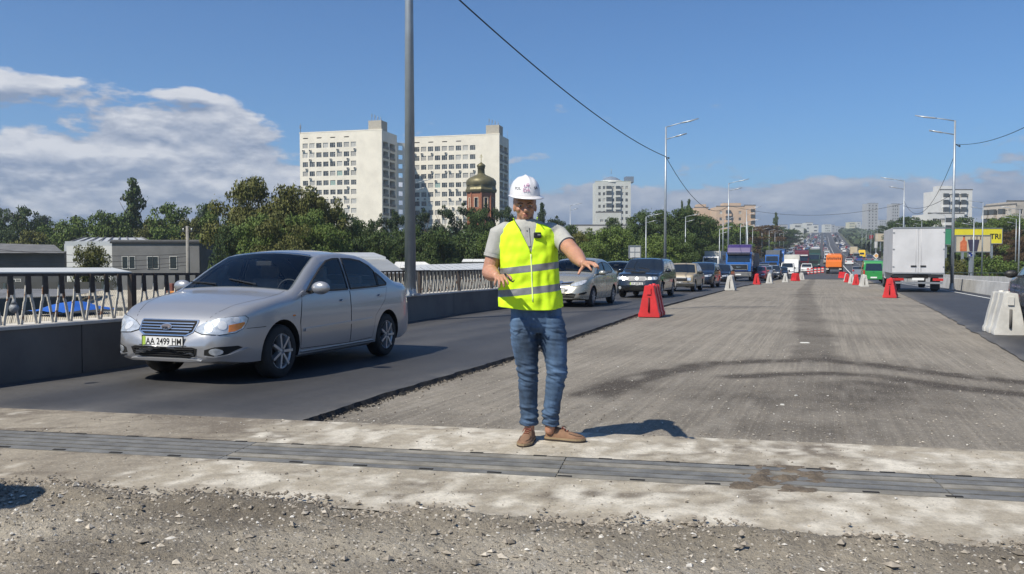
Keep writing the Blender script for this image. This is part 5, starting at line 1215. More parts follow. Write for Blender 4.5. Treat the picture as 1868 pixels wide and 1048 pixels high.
def put_barrier(red, px, d, rz, label, lift=.012):
    p = at(px, d); p.z = gz(p.y)+lift; r = thing('road_barrier', label, 'barrier', p, rz, 'plastic barriers along the closed strip')
    for nm, me in (BR if red else BW): link(nm, me, r)
A90 = R(90)
put_barrier(True, 1190, 21.2, A90+R(2), 'nearest red plastic barrier at the broken lane edge beside the man')
put_barrier(False, 1333, 45, A90, 'nearest white barrier of the left row, in front of the blue lorry'); put_barrier(True, 1381, 63, A90, 'red barrier of the left row, left-hand of the two beyond the blue lorry')
put_barrier(False, 1404, 69, A90, 'white barrier of the left row right after the distant red one'); put_barrier(False, 1433, 78, A90, 'third white barrier of the left row, before the white van')
put_barrier(True, 1451, 86, A90+R(30), 'farthest red barrier of the left row'); put_barrier(False, 1462, 92, A90+R(10), 'farthest tiny white barrier of the left row below the red lorry')
put_barrier(False, 1833, 16.0, A90+R(2), 'big dusty white barrier at the right edge of the picture', .02); put_barrier(True, 1625, 35, A90+R(-8), 'largest red barrier of the right row, under the white box lorry')
put_barrier(False, 1576, 56, A90+R(4), 'white barrier of the right row below the green van'); put_barrier(True, 1562, 64, A90+R(-3), 'red barrier of the right row squeezed between two white ones')
put_barrier(False, 1553.5, 72, A90, 'second white barrier of the right row'); put_barrier(True, 1545.5, 79, A90, 'slim red barrier of the right row next to a white one'); put_barrier(False, 1544, 84, A90, 'white barrier at the far end of the right row'); put_barrier(True, 1537, 106, A90+R(40), 'tiny red barrier right behind the orange lorry')
# red and white fence boards beyond the strip
for i in range(5):
    px = 1474+i*6.6; d = 128+i*2; p = at(px, d); r = thing('hazard_board', 'red and white striped hazard board left of the orange lorry', 'hazard board', (p.x, p.y, gz(p.y)), R(rnd.uniform(-20, 20)), 'hazard boards left of the orange lorry')
    MB().box((0, 0, .5), (.36, .05, 1.0)).build('board', m_bred, r); MB().box((0, -.03, .7), (.36, .02, .16)).build('stripe', m_wht, r); MB().box((0, -.03, .3), (.36, .02, .16)).build('stripe', m_wht, r); MB().box((0, 0, .03), (.6, .4, .08)).build('foot', m_black, r)
print('far cars', cnt)
# ================================================================== BUILDINGS
Z3 = Vector((0, 0, 1))
def facade(mb, O, U, Wd, Hh, holes, dep=.25, mi=0, mi2=None):
    """wall seen from outside with U to the right; holes (x0, z0, x1, z1) are real openings with reveals"""
    O, U = Vector(O), Vector(U).normalized(); N = U.cross(Z3); P = lambda x, z, k=0.: O+U*x+Z3*z-N*k
    xs = sorted({0., Wd}|{h[0] for h in holes}|{h[2] for h in holes}); zs = sorted({0., Hh}|{h[1] for h in holes}|{h[3] for h in holes})
    HS = {(round(h[0], 4), round(h[1], 4)): h for h in holes}
    def inh(x, z): return any(h[0] < x < h[2] and h[1] < z < h[3] for h in holes)
    for a, b in zip(zs, zs[1:]):
        run = None
        for x0, x1 in zip(xs, xs[1:]):
            if inh((x0+x1)/2, (a+b)/2):
                if run is not None: mb.quad(P(run, a), P(x0, a), P(x0, b), P(run, b), mi); run = None
            elif run is None: run = x0
        if run is not None: mb.quad(P(run, a), P(Wd, a), P(Wd, b), P(run, b), mi)
    m2 = mi if mi2 is None else mi2
    for x0, z0, x1, z1 in holes:
        mb.quad(P(x0, z0), P(x1, z0), P(x1, z0, dep), P(x0, z0, dep), m2); mb.quad(P(x0, z1, dep), P(x1, z1, dep), P(x1, z1), P(x0, z1), m2)
        mb.quad(P(x0, z0), P(x0, z0, dep), P(x0, z1, dep), P(x0, z1), m2); mb.quad(P(x1, z0, dep), P(x1, z0), P(x1, z1), P(x1, z1, dep), m2)
m_wfr = mat('window_frame_white', (.55, .54, .51), .6, 0, 0); m_wfd = mat('window_frame_dark', (.14, .13, .12), .6, 0, 0)
PANES = [mat('pane_dark', (.022, .028, .032), .12, 0, 0), mat('pane_mid', (.07, .08, .085), .15, 0, 0), mat('pane_curtain', (.36, .35, .32), .35, 0, .2, 5), mat('pane_green', (.26, .38, .34), .3, 0, .1, 5), mat('pane_pale', (.48, .475, .44), .35, 0, .15, 5)]
_wc = {}
def window(parent, O, U, x0, z0, x1, z1, dep=.16, pane=0, frame_m=None, child=True, split=3):
    w, h = round(x1-x0, 2), round(z1-z0, 2); key = (w, h, split, (frame_m or m_wfr).name)
    if key not in _wc:
        f = MB(); t = .07 if w > 1 else .05
        for z in (t/2, h-t/2): f.box((w/2, 0, z), (w, .07, t))
        for i in range(split+1): f.box((t/2+(w-t)*i/split, 0, h/2), (t, .07, h-2*t))
        if split > 1: f.box((w-(w-t)/split/2-t/2, 0, h*.68), ((w-t)/split-t, .06, t))
        g = MB().quad((0, .02, 0), (w, .02, 0), (w, .02, h), (0, .02, h)); _wc[key] = (f.mesh('window', frame_m or m_wfr), g.mesh('pane', PANES[0]))
    O, U = Vector(O), Vector(U).normalized(); N = U.cross(Z3); p = O+U*x0+Z3*z0-N*dep
    o = link('window', _wc[key][0], parent, p, math.atan2(U.y, U.x)); g = link('pane', _wc[key][1], o); g.material_slots[0].link = 'OBJECT'; g.material_slots[0].material = PANES[pane]; return o
def grid_holes(cols, rows, x0, px_, w, z0, pz, h, skip=()): return [(x0+i*px_, z0+j*pz, x0+i*px_+w, z0+j*pz+h) for j in range(rows) for i in range(cols) if (i, j) not in skip]
def fill(parent, O, U, holes, rng, wts=(4, 2, 3, 0, 2), frame_m=None, split=3, dep=.16):
    for h in holes: window(parent, O, U, *h, dep=dep, pane=rng.choices(range(5), wts)[0], frame_m=frame_m, split=split)
m_hosp = mat('cream_render', (.72, .675, .575), .85, 0, .07, .25, bump=.01, bscale=2); m_roofg = mat('roof_grey', (.12, .12, .12), .8, 0, .2, 1)
m_shade = mat('recess_shade', (.06, .058, .055), .9, 0, .1, 2)  # near-black colour for backing sheets that stand in for shade inside the openings
# -------- the twelve-storey hospital slab in two staggered wings
hs = thing('hospital_building', 'long cream twelve-storey slab in two stepped wings with dark side balconies', 'building')
rg = random.Random(5)
def wing(pA, dA, pB, dB, pC, dC, ytop, cols, x0, first):
    A, B = at(pA, dA, 0), at(pB, dB, 0); C_ = at(pC, dC, 0); zt = CAMZ+(470-ytop)/FOC*dB; zb = -6.; H = zt-zb
    U = (B-A).normalized(); Wd = (B-A).length; N = U.cross(Z3); V = -N; Dp = 13.
    mb = MB(); O = Vector((A.x, A.y, zb)); pz = 3.24
    z0 = H-first-1.75; rows = 11; z_start = z0-pz*(rows-1)
    holes = grid_holes(cols, rows, x0, 2.62, 2.0, z_start, pz, 1.75); vents = [(x0+.2+i*5.2, H-2.0, x0+2.1+i*5.2, H-1.65) for i in range(4)]
    facade(mb, O, U, Wd, H, holes+vents, .25)
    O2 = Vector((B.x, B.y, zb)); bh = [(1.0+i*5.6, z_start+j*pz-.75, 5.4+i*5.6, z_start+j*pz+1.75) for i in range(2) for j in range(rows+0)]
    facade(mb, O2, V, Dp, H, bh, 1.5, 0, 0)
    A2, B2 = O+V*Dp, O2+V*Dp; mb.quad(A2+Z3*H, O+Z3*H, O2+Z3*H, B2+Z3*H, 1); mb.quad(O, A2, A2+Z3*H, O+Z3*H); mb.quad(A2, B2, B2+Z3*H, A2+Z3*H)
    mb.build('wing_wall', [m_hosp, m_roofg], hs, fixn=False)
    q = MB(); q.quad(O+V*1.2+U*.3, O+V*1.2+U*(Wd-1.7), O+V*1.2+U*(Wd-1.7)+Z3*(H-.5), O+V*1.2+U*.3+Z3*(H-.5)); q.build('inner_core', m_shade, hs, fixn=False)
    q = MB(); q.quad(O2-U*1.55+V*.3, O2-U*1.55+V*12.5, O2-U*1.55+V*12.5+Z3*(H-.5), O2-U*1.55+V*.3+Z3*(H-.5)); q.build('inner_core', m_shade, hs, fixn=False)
    fill(hs, O, U, [h for h in holes if h[1] > 4], rg, (4, 4, 3, .7, 2))
    rzb = math.atan2(V.y, V.x)
    bal = MB().box((2.2, -.16, .42), (4.4, .12, .84)).mesh('balcony_parapet', mat('balcony_grey', (.20, .195, .185), .85, 0, .1, 1)); 
    for h in bh:
        if h[1] > 5: link('balcony_parapet', bal, hs, O2+V*h[0]+Z3*h[1], rzb)
    ac = MB().box((0, -.2, 0), (.85, .35, .6)).lathe([(.2, -.385), (.001, -.386)], 10, axis='z').mesh('air_conditioner', m_wfd) if False else MB().box((0, -.2, 0), (.8, .35, .6)).box((-.0, -.39, 0), (.5, .03, .42), mi=1).mesh('air_conditioner', [mat('ac_white', (.5, .5, .48), .5, 0, 0), m_black])
    for h in holes:
        if h[1] > 8 and rg.random() < .38: link('air_conditioner', ac, hs, O+U*(h[0]+rg.choice((.3, 1.5)))+Z3*(h[1]-.75), math.atan2(U.y, U.x))
    e = MB(); e.box((0, 0, 0), (Wd+.3, .5, .35)); e.build('roof_kerb', m_hosp, hs, O+U*Wd/2+Z3*(H+.17)+V*.2, math.atan2(U.y, U.x))
    return O, U, V, Wd, H
L1 = wing(549, 289, 698, 281, 755, 296, 239, 8, 1.1, 3.6)
L2 = wing(755, 297, 911, 289, 938, 301, 247, 9, .3, 3.4)
O, U, V, Wd, H = L1
mb = MB(); mid = L1[0]+L1[1]*L1[3]+L1[2]*13; tgt = L2[0]; du = (tgt-mid); du.z = 0
Lm = du.length; facade(mb, mid, du.normalized(), Lm, H-2.5, grid_holes(1, 11, .6, 3, 1.6, H-3.4-1.75-3.24*10, 3.24, 1.6), .2); mb.build('link_wall', m_hosp, hs, fixn=False)
for (O, U, V, Wd, H), u0 in ((L1, Wd-5.2), (L2, L2[3]-5)):
    MB().box((2.4, 3.0, 1.7), (4.8, 5, 3.4)).build('roof_hut', mat('hut_render', (.40, .37, .31), .85), hs, O+U*u0+Z3*H, math.atan2(U.y, U.x))
    for k in range(4):
        x = .8+k*1.1; m = MB().tube([(x, 1.5, 3.4), (x, 1.5, 6.0-k*.4)], .07, 6).box((x+.1, 1.5, 5.3-k*.5), (.3, .3, .9)); m.build('antenna', m_silv2, hs, O+U*u0+Z3*H, math.atan2(U.y, U.x))
MB().tube([(0, 0, 0), (0, 0, 3.4)], .10, 6).box((0, 0, 2.2), (.4, .4, 1.3)).build('antenna', m_silv2, hs, L1[0]+L1[1]*.3+Z3*L1[4]); MB().tube([(0, 0, 0), (0, 0, 3.)], .05, 6).build('antenna', m_silv2, hs, L2[0]+L2[1]*(L2[3]-.3)+L2[2]*12+Z3*L2[4])
# -------- brick church tower with dark gilded domes
ch = thing('church_tower', 'octagonal red brick church tower with bronze onion domes and cross', 'church', at(878, 225, -4))
k = 225/1500.; zz = lambda py: CAMZ+(470-py)*k+4
m_brk = mat('red_brick', (.30, .115, .062), .85, 0, .15, 2, bump=.02, bscale=12); m_dome = mat('dark_bronze', (.13, .115, .055), .5, .35, .2, .8); m_gold = mat('gold', (.55, .36, .08), .3, .9, 0)
rb_ = 3.7
mb = MB(); 
for i in range(8):
    a0, a1 = R(22.5+45*i), R(67.5+45*i); p = Vector((rb_*math.cos(a1), rb_*math.sin(a1), 0)); q = Vector((rb_*math.cos(a0), rb_*math.sin(a0), 0)); U = (q-p); Ln = U.length; U = U.normalized()
    if U.cross(Z3).dot(p) < 0: p, q = q, p; U = -U
    hh = zz(352); facade(mb, p, U, Ln, hh, [(Ln/2-.42, hh-4.2, Ln/2+.42, hh-1.7)], .35)
    f = MB(); f.bar(p+U*(Ln/2-.55)+Z3*(hh-4.2), p+U*(Ln/2-.55)+Z3*(hh-1.6), .18, .18).bar(p+U*(Ln/2+.55)+Z3*(hh-4.2), p+U*(Ln/2+.55)+Z3*(hh-1.6), .18, .18).bar(p+U*(Ln/2-.6)+Z3*(hh-1.55), p+U*(Ln/2+.6)+Z3*(hh-1.55), .18, .18); w = f.build('window_surround', mat('surround_cream', (.55, .45, .34), .8), ch)
    g = MB(); n = U.cross(Z3)*.3; g.quad(p+U*(Ln/2-.42)-n+Z3*(hh-4.2), p+U*(Ln/2+.42)-n+Z3*(hh-4.2), p+U*(Ln/2+.42)-n+Z3*(hh-1.7), p+U*(Ln/2-.42)-n+Z3*(hh-1.7)); g.build('pane', PANES[0], ch, fixn=False)
    pil = MB().box((p.x, p.y, hh/2), (.35, .35, hh), math.atan2(p.y, p.x)); pil.build('pilaster', m_brk, ch)
mb.build('drum_wall', m_brk, ch, fixn=False)
ph = math.pi/8
MB().lathe([(3.7, zz(354)), (4.15, zz(352)), (4.3, zz(348)), (4.0, zz(344)), (4.0, zz(340))], 8, a0=ph, a1=ph+2*math.pi, smooth=False).build('cornice', m_dome, ch)
MB().lathe([(4.0, zz(340)), (4.15, zz(336)), (4.05, zz(331)), (3.4, zz(326.5)), (2.3, zz(323)), (1.3, zz(320)), (1.0, zz(318))], 16).build('main_dome', m_dome, ch)
MB().lathe([(1.0, zz(319)), (.95, zz(309)), (1.1, zz(308.5)), (1.1, zz(307.5))], 12).build('lantern', m_dome, ch)
MB().lathe([(.9, zz(308)), (1.15, zz(305.5)), (1.2, zz(303.5)), (.9, zz(301)), (.4, zz(299)), (.12, zz(297)), (.001, zz(296.5))], 14).build('onion_dome', m_dome, ch)
MB().bar((0, 0, zz(297)), (0, 0, zz(283)), .12, .12).bar((-.55, 0, zz(288)), (.55, 0, zz(288)), .1, .1).bar((-.3, 0, zz(285.8)), (.3, 0, zz(285.8)), .1, .1).build('cross', m_gold, ch)
# -------- generic blocks
def block(name, label, pL, pR, d, dep, ytop, zb=-6., mats=None, cols=8, rows=None, ww=1.6, wh=1.6, mx=1.5, pz=3.0, top=1.3, skew=0., wts=(4, 2, 3, 0, 2), side='r', scol=3, frame_m=None, split=2, parapet=.5, cat='building', childwin=True, balc=(), dR=None):
    A, B = at(pL, d, zb), at(pR, dR or d, zb); r = thing(name, label, cat, A); W_ = (B-A).length; U = (B-A).normalized(); V = -(U.cross(Z3)); zt = CAMZ+(470-ytop)/FOC*((d+(dR or d))/2); H = zt-zb
    rows = rows or max(1, int((H-top-1)/pz)); mb = MB(); O = Vector((0, 0, 0)); g = (W_-2*mx-ww)/max(1, cols-1) if cols > 1 else 0
    hz0 = H-top-wh-pz*(rows-1); H1 = grid_holes(cols, rows, mx, g, ww, hz0, pz, wh) if cols else []
    facade(mb, O, U, W_, H, H1, .2)
    sO, sU = (U*W_, V) if side == 'r' else (V*dep, -V)
    sg = (dep-2.4-ww)/max(1, scol-1) if scol > 1 else 0; H2 = grid_holes(scol, rows, 1.2, sg, ww, hz0, pz, wh) if scol else []
    facade(mb, sO, sU, dep, H, H2, .2)
    oO, oU = (V*dep, -V) if side == 'r' else (U*W_, V)
    mb.quad(oO, oO+oU*dep, oO+oU*dep+Z3*H, oO+Z3*H); mb.quad(U*W_+V*dep, V*dep, V*dep+Z3*H, U*W_+V*dep+Z3*H); mb.quad(Z3*H, U*W_+Z3*H, U*W_+V*dep+Z3*H, V*dep+Z3*H, 1)
    mb.build('wall', mats, r, fixn=False)
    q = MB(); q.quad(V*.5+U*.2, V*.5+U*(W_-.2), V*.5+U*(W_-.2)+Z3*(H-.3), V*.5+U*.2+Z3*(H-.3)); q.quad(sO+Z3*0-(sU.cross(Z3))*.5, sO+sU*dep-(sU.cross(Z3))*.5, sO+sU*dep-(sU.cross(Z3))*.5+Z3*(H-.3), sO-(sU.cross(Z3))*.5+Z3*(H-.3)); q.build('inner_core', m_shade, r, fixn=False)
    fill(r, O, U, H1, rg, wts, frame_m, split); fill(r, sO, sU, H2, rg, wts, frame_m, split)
    if parapet:
        MB().box((W_/2, .15, 0), (W_+.3, .3, parapet)).build('roof_kerb', mats[1] if len(mats) > 1 else mats[0], r, Z3*(H+parapet/2), math.atan2(U.y, U.x))
    for (c0, wd) in balc:
        bm_ = MB().box((wd/2, -.55, .5), (wd, 1.1, 1.0)).box((wd/2, -.5, 1.9), (wd*.9, .9, 1.5), mi=1).mesh('balcony', [mats[0], PANES[1]])
        for j in range(rows): link('balcony', bm_, r, U*c0+Z3*(hz0+j*pz-.9), math.atan2(U.y, U.x))
    return r, U, V, W_, H
m_pg = mat('pale_green_panel', (.36, .40, .36), .8, 0, .06, .3); m_pw = mat('pale_white_panel', (.52, .53, .50), .8, 0, .06, .3); m_or = mat('salmon_brick', (.54, .40, .29), .85, 0, .06, .3); m_lg = mat('light_grey_panel', (.36, .37, .38), .8, 0, .05, .3)
# white-green tower with a glazed dome
tw, U, V, W_, H = block('apartment_tower', 'white and pale green apartment tower with a small blue dome on its roof', 1086, 1150, 440, 16, 333, -6, [m_pw, m_pg], cols=7, ww=1.3, wh=1.7, pz=3.3, top=2.2, scol=3, balc=((5.5, 3.0), (10.6, 2.6)))
m_blur = mat('roof_blue', (.15, .19, .25), .7, 0, .1, 1)
q = MB(); c = U*9+V*6+Z3*H; q.lathe([(5.6, 0), (5.6, .9), (4.4, 1.9), (2.8, 2.8), (1.0, 3.3), (.2, 3.5)], 12, o=c); q.build('roof_dome', m_blur, tw); MB().lathe([(6.5, -.1), (6.5, .9), (6.2, 1.0)], 12, o=c).build('dome_base', m_pw, tw); MB().tube([c+Z3*4.8, c+Z3*7.6], .12, 6).build('antenna', m_silv2, tw); MB().box(U*18.5+V*6+Z3*(H+1.6), (4.5, 6, 3.2), math.atan2(U.y, U.x)).build('roof_hut', m_blur, tw)
block('low_white_building', 'low white building with big windows below the green-white tower', 1040, 1160, 260, 14, 413, -6, [mat('white_render', (.55, .54, .50), .8, 0, .06, .4), m_roofg], cols=8, ww=1.5, wh=1.6, pz=3.4, top=1.8, scol=2, rows=3)
block('low_white_building', 'cream roof storey standing on the low white building', 1087, 1133, 300, 10, 389, -4, [m_pw, m_roofg], cols=4, ww=1.2, wh=1.0, rows=1, top=2.4, scol=1)
# salmon blocks
for (a, b, yt, d, nm, bl) in ((1266, 1291, 380, 400, 'leftmost stepped salmon apartment block above the trees', ()), (1291, 1306, 384, 412, 'narrow salmon block with dark recess between two larger ones', ()), (1306, 1357, 378, 385, 'largest salmon apartment block with white balcony column', ((4.2, 2.6),)), (1357, 1377, 376, 400, 'right salmon block with dark stacked balconies at its end', ((2.9, 2.0),))):
    r, U, V, W_, H = block('apartment_block', nm, a, b, d, 12, yt, -4, [m_or, m_roofg], cols=0 if b-a < 30 else 2, ww=1.2, wh=1.4, top=2, scol=3, balc=bl, wts=(5, 3, 1, 0, 1))
    if a in (1306, 1266): MB().box(U*(W_*.6)+V*5+Z3*(H+.9), (W_*.62, 6, 2.0), math.atan2(U.y, U.x)).build('roof_hut', m_or, r)
# tall pair on the right, far
block('tower_block', 'left of two tall grey tower blocks with a dark window stripe, beyond the hill road', 1581, 1600, 900, 14, 372, 10, [m_lg, m_roofg], cols=3, ww=1.2, wh=1.6, pz=3.2, top=1.5, scol=4, wts=(6, 2, 0, 0, 0), frame_m=m_wfd, split=1)
block('tower_block', 'right of two tall grey tower blocks, the shorter one near the lorry', 1624, 1639, 850, 10, 373, 10, [m_lg, m_roofg], cols=3, ww=1.0, wh=1.6, pz=3.2, top=1.5, scol=3, wts=(6, 2, 0, 0, 0), frame_m=m_wfd, split=1)
# right white slab with loggias
r, U, V, W_, H = block('apartment_block', 'big white apartment block with a blank left gable and dark loggias', 1713, 1771, 340, 14, 348, -2, [mat('bright_panel', (.60, .60, .585), .8, 0, .05, .4), m_roofg], cols=7, ww=1.2, wh=1.5, pz=3.0, top=1.6, scol=2, balc=((1.0, 2.2), (5.2, 2.0), (8.4, 2.0)))
MB().box(U*4+V*6+Z3*(H+1), (6, 4, 2.2), math.atan2(U.y, U.x)).build('roof_hut', MATS['bright_panel'], r)
r, U, V, W_, H = block('apartment_block', 'lower terraced white building with long balconies in front of the white slab', 1692, 1757, 290, 12, 391, -2, [MATS['bright_panel'], m_roofg], cols=6, ww=1.6, wh=1.5, pz=3.0, top=1.6, scol=2, balc=((5.5, 3.2), (9.3, 2.2)))
r, U, V, W_, H = block('apartment_block', 'beige terraced apartment block with crowded balconies at the right edge', 1792, 1850, 250, 12, 377, -2, [mat('beige_panel', (.44, .40, .35), .8, 0, .08, .5), m_roofg], cols=6, ww=1.3, wh=1.4, pz=2.9, top=1.2, scol=2, balc=((.4, 2.2), (3.2, 2.0), (6.6, 2.0)), dR=238)
block('apartment_block', 'upper step of the beige block with long horizontal ledges', 1835, 1900, 262, 12, 369, -2, [MATS['beige_panel'], m_roofg], cols=5, ww=1.5, wh=1.2, pz=2.9, top=1.3, scol=2)
# skyline beyond the hill
for i, (a, b, yt, d, m_, lb) in enumerate(((1503, 1515, 410, 1500, m_pw, 'white tower on the far hill left of the skyline gap'), (1516, 1522, 411, 1550, m_lg, 'grey slice of tower beside the white one on the far hill'), (1523, 1547, 413.5, 1700, m_lg, 'long low grey slab on the far skyline'), (1547, 1559, 406, 1500, mat('pale_yellow_panel', (.55, .53, .38), .8, 0, 0), 'pale yellow tower on the far skyline'), (1562, 1569, 405.5, 1500, m_pw, 'slim white tower right of the pale yellow one'), (1570, 1580, 411, 1600, m_lg, 'low grey block right of the slim white tower'),
        (1469, 1482, 407, 1100, m_pw, 'white block above trees left of the hill road'), (1482, 1492, 411, 1050, m_pw, 'second white block with dark flank above trees'), (1447, 1462, 409, 1000, m_pw, 'low white roofline behind the tall white hoarding'), (1420, 1436, 411, 1000, m_lg, 'faint pale block behind poplar left of the hill'), (1602, 1620, 402, 1500, m_lg, 'hazy grey row of towers between the two tall blocks'))):
    block('far_block', lb, a, b, d, 14, yt, 8, [m_, m_roofg], cols=max(2, int((b-a)/4)), ww=2.6, wh=1.6, pz=4.5, rows=4, top=2, scol=0, wts=(3, 3, 1, 0, 0), split=1, frame_m=m_wfd)

# -------- low buildings below the bridge on the left
m_gwall = mat('grey_brick_wall', (.15, .15, .15), .9, 0, .12, .6, bump=.01, bscale=5); m_wwall = mat('white_wall', (.60, .60, .58), .8, 0, .06, .6); m_metal = mat('pale_metal_roof', (.52, .53, .53), .45, .3, .08, .4); m_dk2 = mat('dark_wall', (.065, .068, .07), .9, 0, .15, .5)
r, U, V, W_, H = block('workshop_building', 'long grey brick workshop with four narrow dark windows left of the car', 205, 364, 88, 9, 441, -6.6, [m_gwall, m_roofg], cols=0, scol=0, rows=1, parapet=.18)
for px, w2 in ((223, .42), (236, .42), (269, .40), (279, .40), (310, .5)):
    z = CAMZ+(470-491)*88/1500+6.6; x = (at(px, 88, 0)-at(205, 88, 0)).length; window(r, (0, 0, 0), U, x, z, x+w2*1.6, z+1.35, dep=-.03, pane=0, split=1)
MB().box((W_/2, -.03, H-.1), (W_+.3, .25, .2)).build('roof_edge', m_black, r, None, math.atan2(U.y, U.x))
r, U, V, W_, H = block('workshop_building', 'white gable end wall attached to the grey workshop', 122, 205, 90, 6, 449, -6.6, [m_wwall, m_metal], cols=0, scol=0, rows=1)
r = thing('pitched_roof', 'pale metal pitched roof rising behind the grey workshop', 'roof'); A, B = at(118, 97, py=446), at(275, 97, py=441); C_, D_ = at(155, 106, py=434), at(258, 106, py=434)
MB().quad(A, B, D_, C_).quad(A-Z3*3, B-Z3*3, B, A).build('roof_sheet', m_metal, r, fixn=False)
for i in range(9): f = i/8; MB().bar(A.lerp(B, f)+Z3*.08, C_.lerp(D_, f)+Z3*.08, .12, .1).build('roof_seam', m_roofg, r)
r, U, V, W_, H = block('workshop_building', 'dark long shed with small window at the far left', -60, 118, 95, 9, 461, -6.6, [m_dk2, m_roofg], cols=0, scol=0, rows=1, parapet=.15)
x = (at(18, 95, 0)-at(-60, 95, 0)).length; window(r, (0, 0, 0), U, x, 4.6, x+1.3, 5.4, dep=-.03, pane=0, split=2)
A, B = at(-60, 94, py=462), at(118, 94, py=462); MB().quad(A, B, at(100, 102, py=447), at(-60, 102, py=443)).build('roof_sheet', m_roofg, r, Vector((0, 0, 0))-r.location, fixn=False)
r = thing('white_canopy', 'wide white flat canopy roof just above the railing at the left', 'canopy'); A, B, C_, D_ = at(-90, 40, py=497), at(240, 46, py=496), at(205, 52, py=488.5), at(-60, 50, py=489)
MB().add([A, B, C_, D_]+[p-Z3*.18 for p in (A, B, C_, D_)], [(0, 1, 2, 3), (0, 4, 5, 1), (1, 5, 6, 2), (7, 6, 5, 4), (3, 0, 4, 7), (2, 6, 7, 3)]).build('roof_sheet', mat('canopy_white', (.50, .51, .50), .5, 0, .05, .3), r)
for px, d in ((10, 44), (110, 45), (190, 47)): p = at(px, d, -6.6); MB().box((p.x, p.y, -3.3), (.2, .2, 6.4)).build('post', m_silv2, r)
q = MB(); A_, B_ = at(-90, 53, -6.6), at(205, 53, -6.6); q.quad(A_, B_, B_+Z3*6.3, A_+Z3*6.3); q.build('back_wall', m_dk2, r, fixn=False)
r, U, V, W_, H = block('white_house', 'little white house half hidden by bushes behind the silver car', 361, 402, 96, 5, 470, -6.6, [m_wwall, m_metal], cols=0, scol=0, rows=1, parapet=0)
for px in (372, 386): x = (at(px, 96, 0)-at(361, 96, 0)).length; window(r, (0, 0, 0), U, x, H-2.0, x+.5, H-1.0, dep=-.03, pane=0, split=1)
MB().prism([(-.3, H), (W_/2, H+1.2), (W_+.3, H)], -.3, 5, 'xz').build('gable_roof', m_metal, r, None, math.atan2(U.y, U.x))
m_cor = mat('tan_corrugated_sheet', (.42, .38, .30), .75, 0, .16, .8, bump=.01, bscale=6)
def corr(name, label, A, B, C_, D_, n, m, mw=None):
    r = thing(name, label, 'roof'); me = []
    for i in range(n):
        f0, f1 = i/n+.002, (i+1)/n-.002; a, b, c, d = A.lerp(B, f0), A.lerp(B, f1), D_.lerp(C_, f1), D_.lerp(C_, f0); N = (b-a).cross(d-a).normalized(); mb = MB(); K_ = 24
        for k in range(K_+1):
            t = k/K_; o = N*(.012*math.sin(t*math.pi*12)); mb.v.append(tuple(a.lerp(b, t)+o)); mb.v.append(tuple(d.lerp(c, t)+o))
        for k in range(K_): mb.f.append((2*k, 2*k+2, 2*k+3, 2*k+1)); mb.m.append(0); mb.sm.append(True)
        mb.build('roof_sheet', m, r, fixn=False)
    MB().quad(A-Z3*3, B-Z3*3, B-Z3*.03, A-Z3*.03).build('wall', mw or m_dk2, r, fixn=False); return r
corr('corrugated_roof', 'tan corrugated roof close below the railing at the left', at(-80, 17, py=620), at(330, 21, py=600), at(330, 27, py=563), at(-60, 23.5, py=580), 16, m_cor)
corr('corrugated_roof', 'second tan sheet roof seen through the railing beside the silver car', at(130, 33, py=562), at(300, 33, py=560), at(330, 44, py=528), at(135, 44, py=531), 9, m_cor)
corr('corrugated_roof', 'pale sheet roof edge directly behind the railing further left', at(-120, 30, py=548), at(130, 33, py=540), at(200, 40, py=528), at(-100, 38, py=527), 12, mat('grey_sheet', (.20, .20, .20), .7, 0, .2, .6))
mb = MB(); c = at(130, 24.5, py=566); N = 12
for j in range(N+1):
    for i in range(N+1): u, v = i/N-.5, j/N-.5; mb.v.append((c.x+u*1.5, c.y+v*1.9, c.z+.26*math.cos(u*3)*math.cos(v*3)+.04*noise.noise((u*5, v*5, 0))))
for j in range(N):
    for i in range(N): a = j*(N+1)+i; mb.f.append((a, a+1, a+N+2, a+N+1)); mb.m.append(0); mb.sm.append(True)
tag(mb.build('blue_tarpaulin', mat('tarp_bright_blue', (.02, .10, .42), .45, 0, .1, 3), None, fixn=False), 'bright blue tarpaulin lying on the tan roof behind the railing', 'tarpaulin')
# arched warehouse and long roofs behind the silver car's boot
r = thing('warehouse', 'warehouse with pale curved metal roof right behind the silver car', 'warehouse'); A, B = at(625, 62, -6.6), at(742, 62, -6.6); U = (B-A).normalized(); V = Z3.cross(U)
prof = [(0, 1.9+4.2), (.6, 6.62), (1.7, 6.62+.16), (1.72, 6.95), (2.6, 7.0)]
pts = [(620, 62, 500), (624, 62, 496), (690, 62, 496)]
w0 = at(560, 62, py=462); w1 = at(690, 62, py=462); w2 = at(745, 60, py=494); w3 = at(560, 60, py=494)
MB().quad(at(560, 74, py=461), at(682, 74, py=461), at(704, 66, py=469), at(560, 66, py=469)).quad(at(560, 66, py=469.3), at(704, 66, py=469.3), at(704, 66, py=473), at(560, 66, py=473)).build('ridge_sheet', m_metal, r, fixn=False)
MB().quad(at(560, 66, py=473), at(706, 66, py=473), at(742, 60, py=499), at(560, 60, py=499)).build('roof_sheet', mat('grey_metal_roof', (.30, .31, .31), .5, .3, .1, .5), r, fixn=False)
MB().quad(at(560, 60, py=499), at(742, 60, py=499), at(742, 60, -6.6), at(560, 60, -6.6)).build('wall', m_dk2, r, fixn=False)
corr('shed_roof', 'low pale grey shed roof behind the big lamp post', at(745, 52, py=494), at(960, 52, py=491), at(905, 62, py=480), at(735, 62, py=484), 14, m_metal)
corr('shed_roof', 'higher white strip of shed roof beside the man at elbow height', at(842, 75, py=478), at(940, 75, py=478), at(940, 80, py=473), at(845, 80, py=473), 5, m_wwall)
corr('shed_roof', 'small light hump of roof just right of the thin lamp post', at(715, 66, py=490), at(790, 66, py=486), at(775, 74, py=478), at(722, 74, py=478), 5, m_wwall)
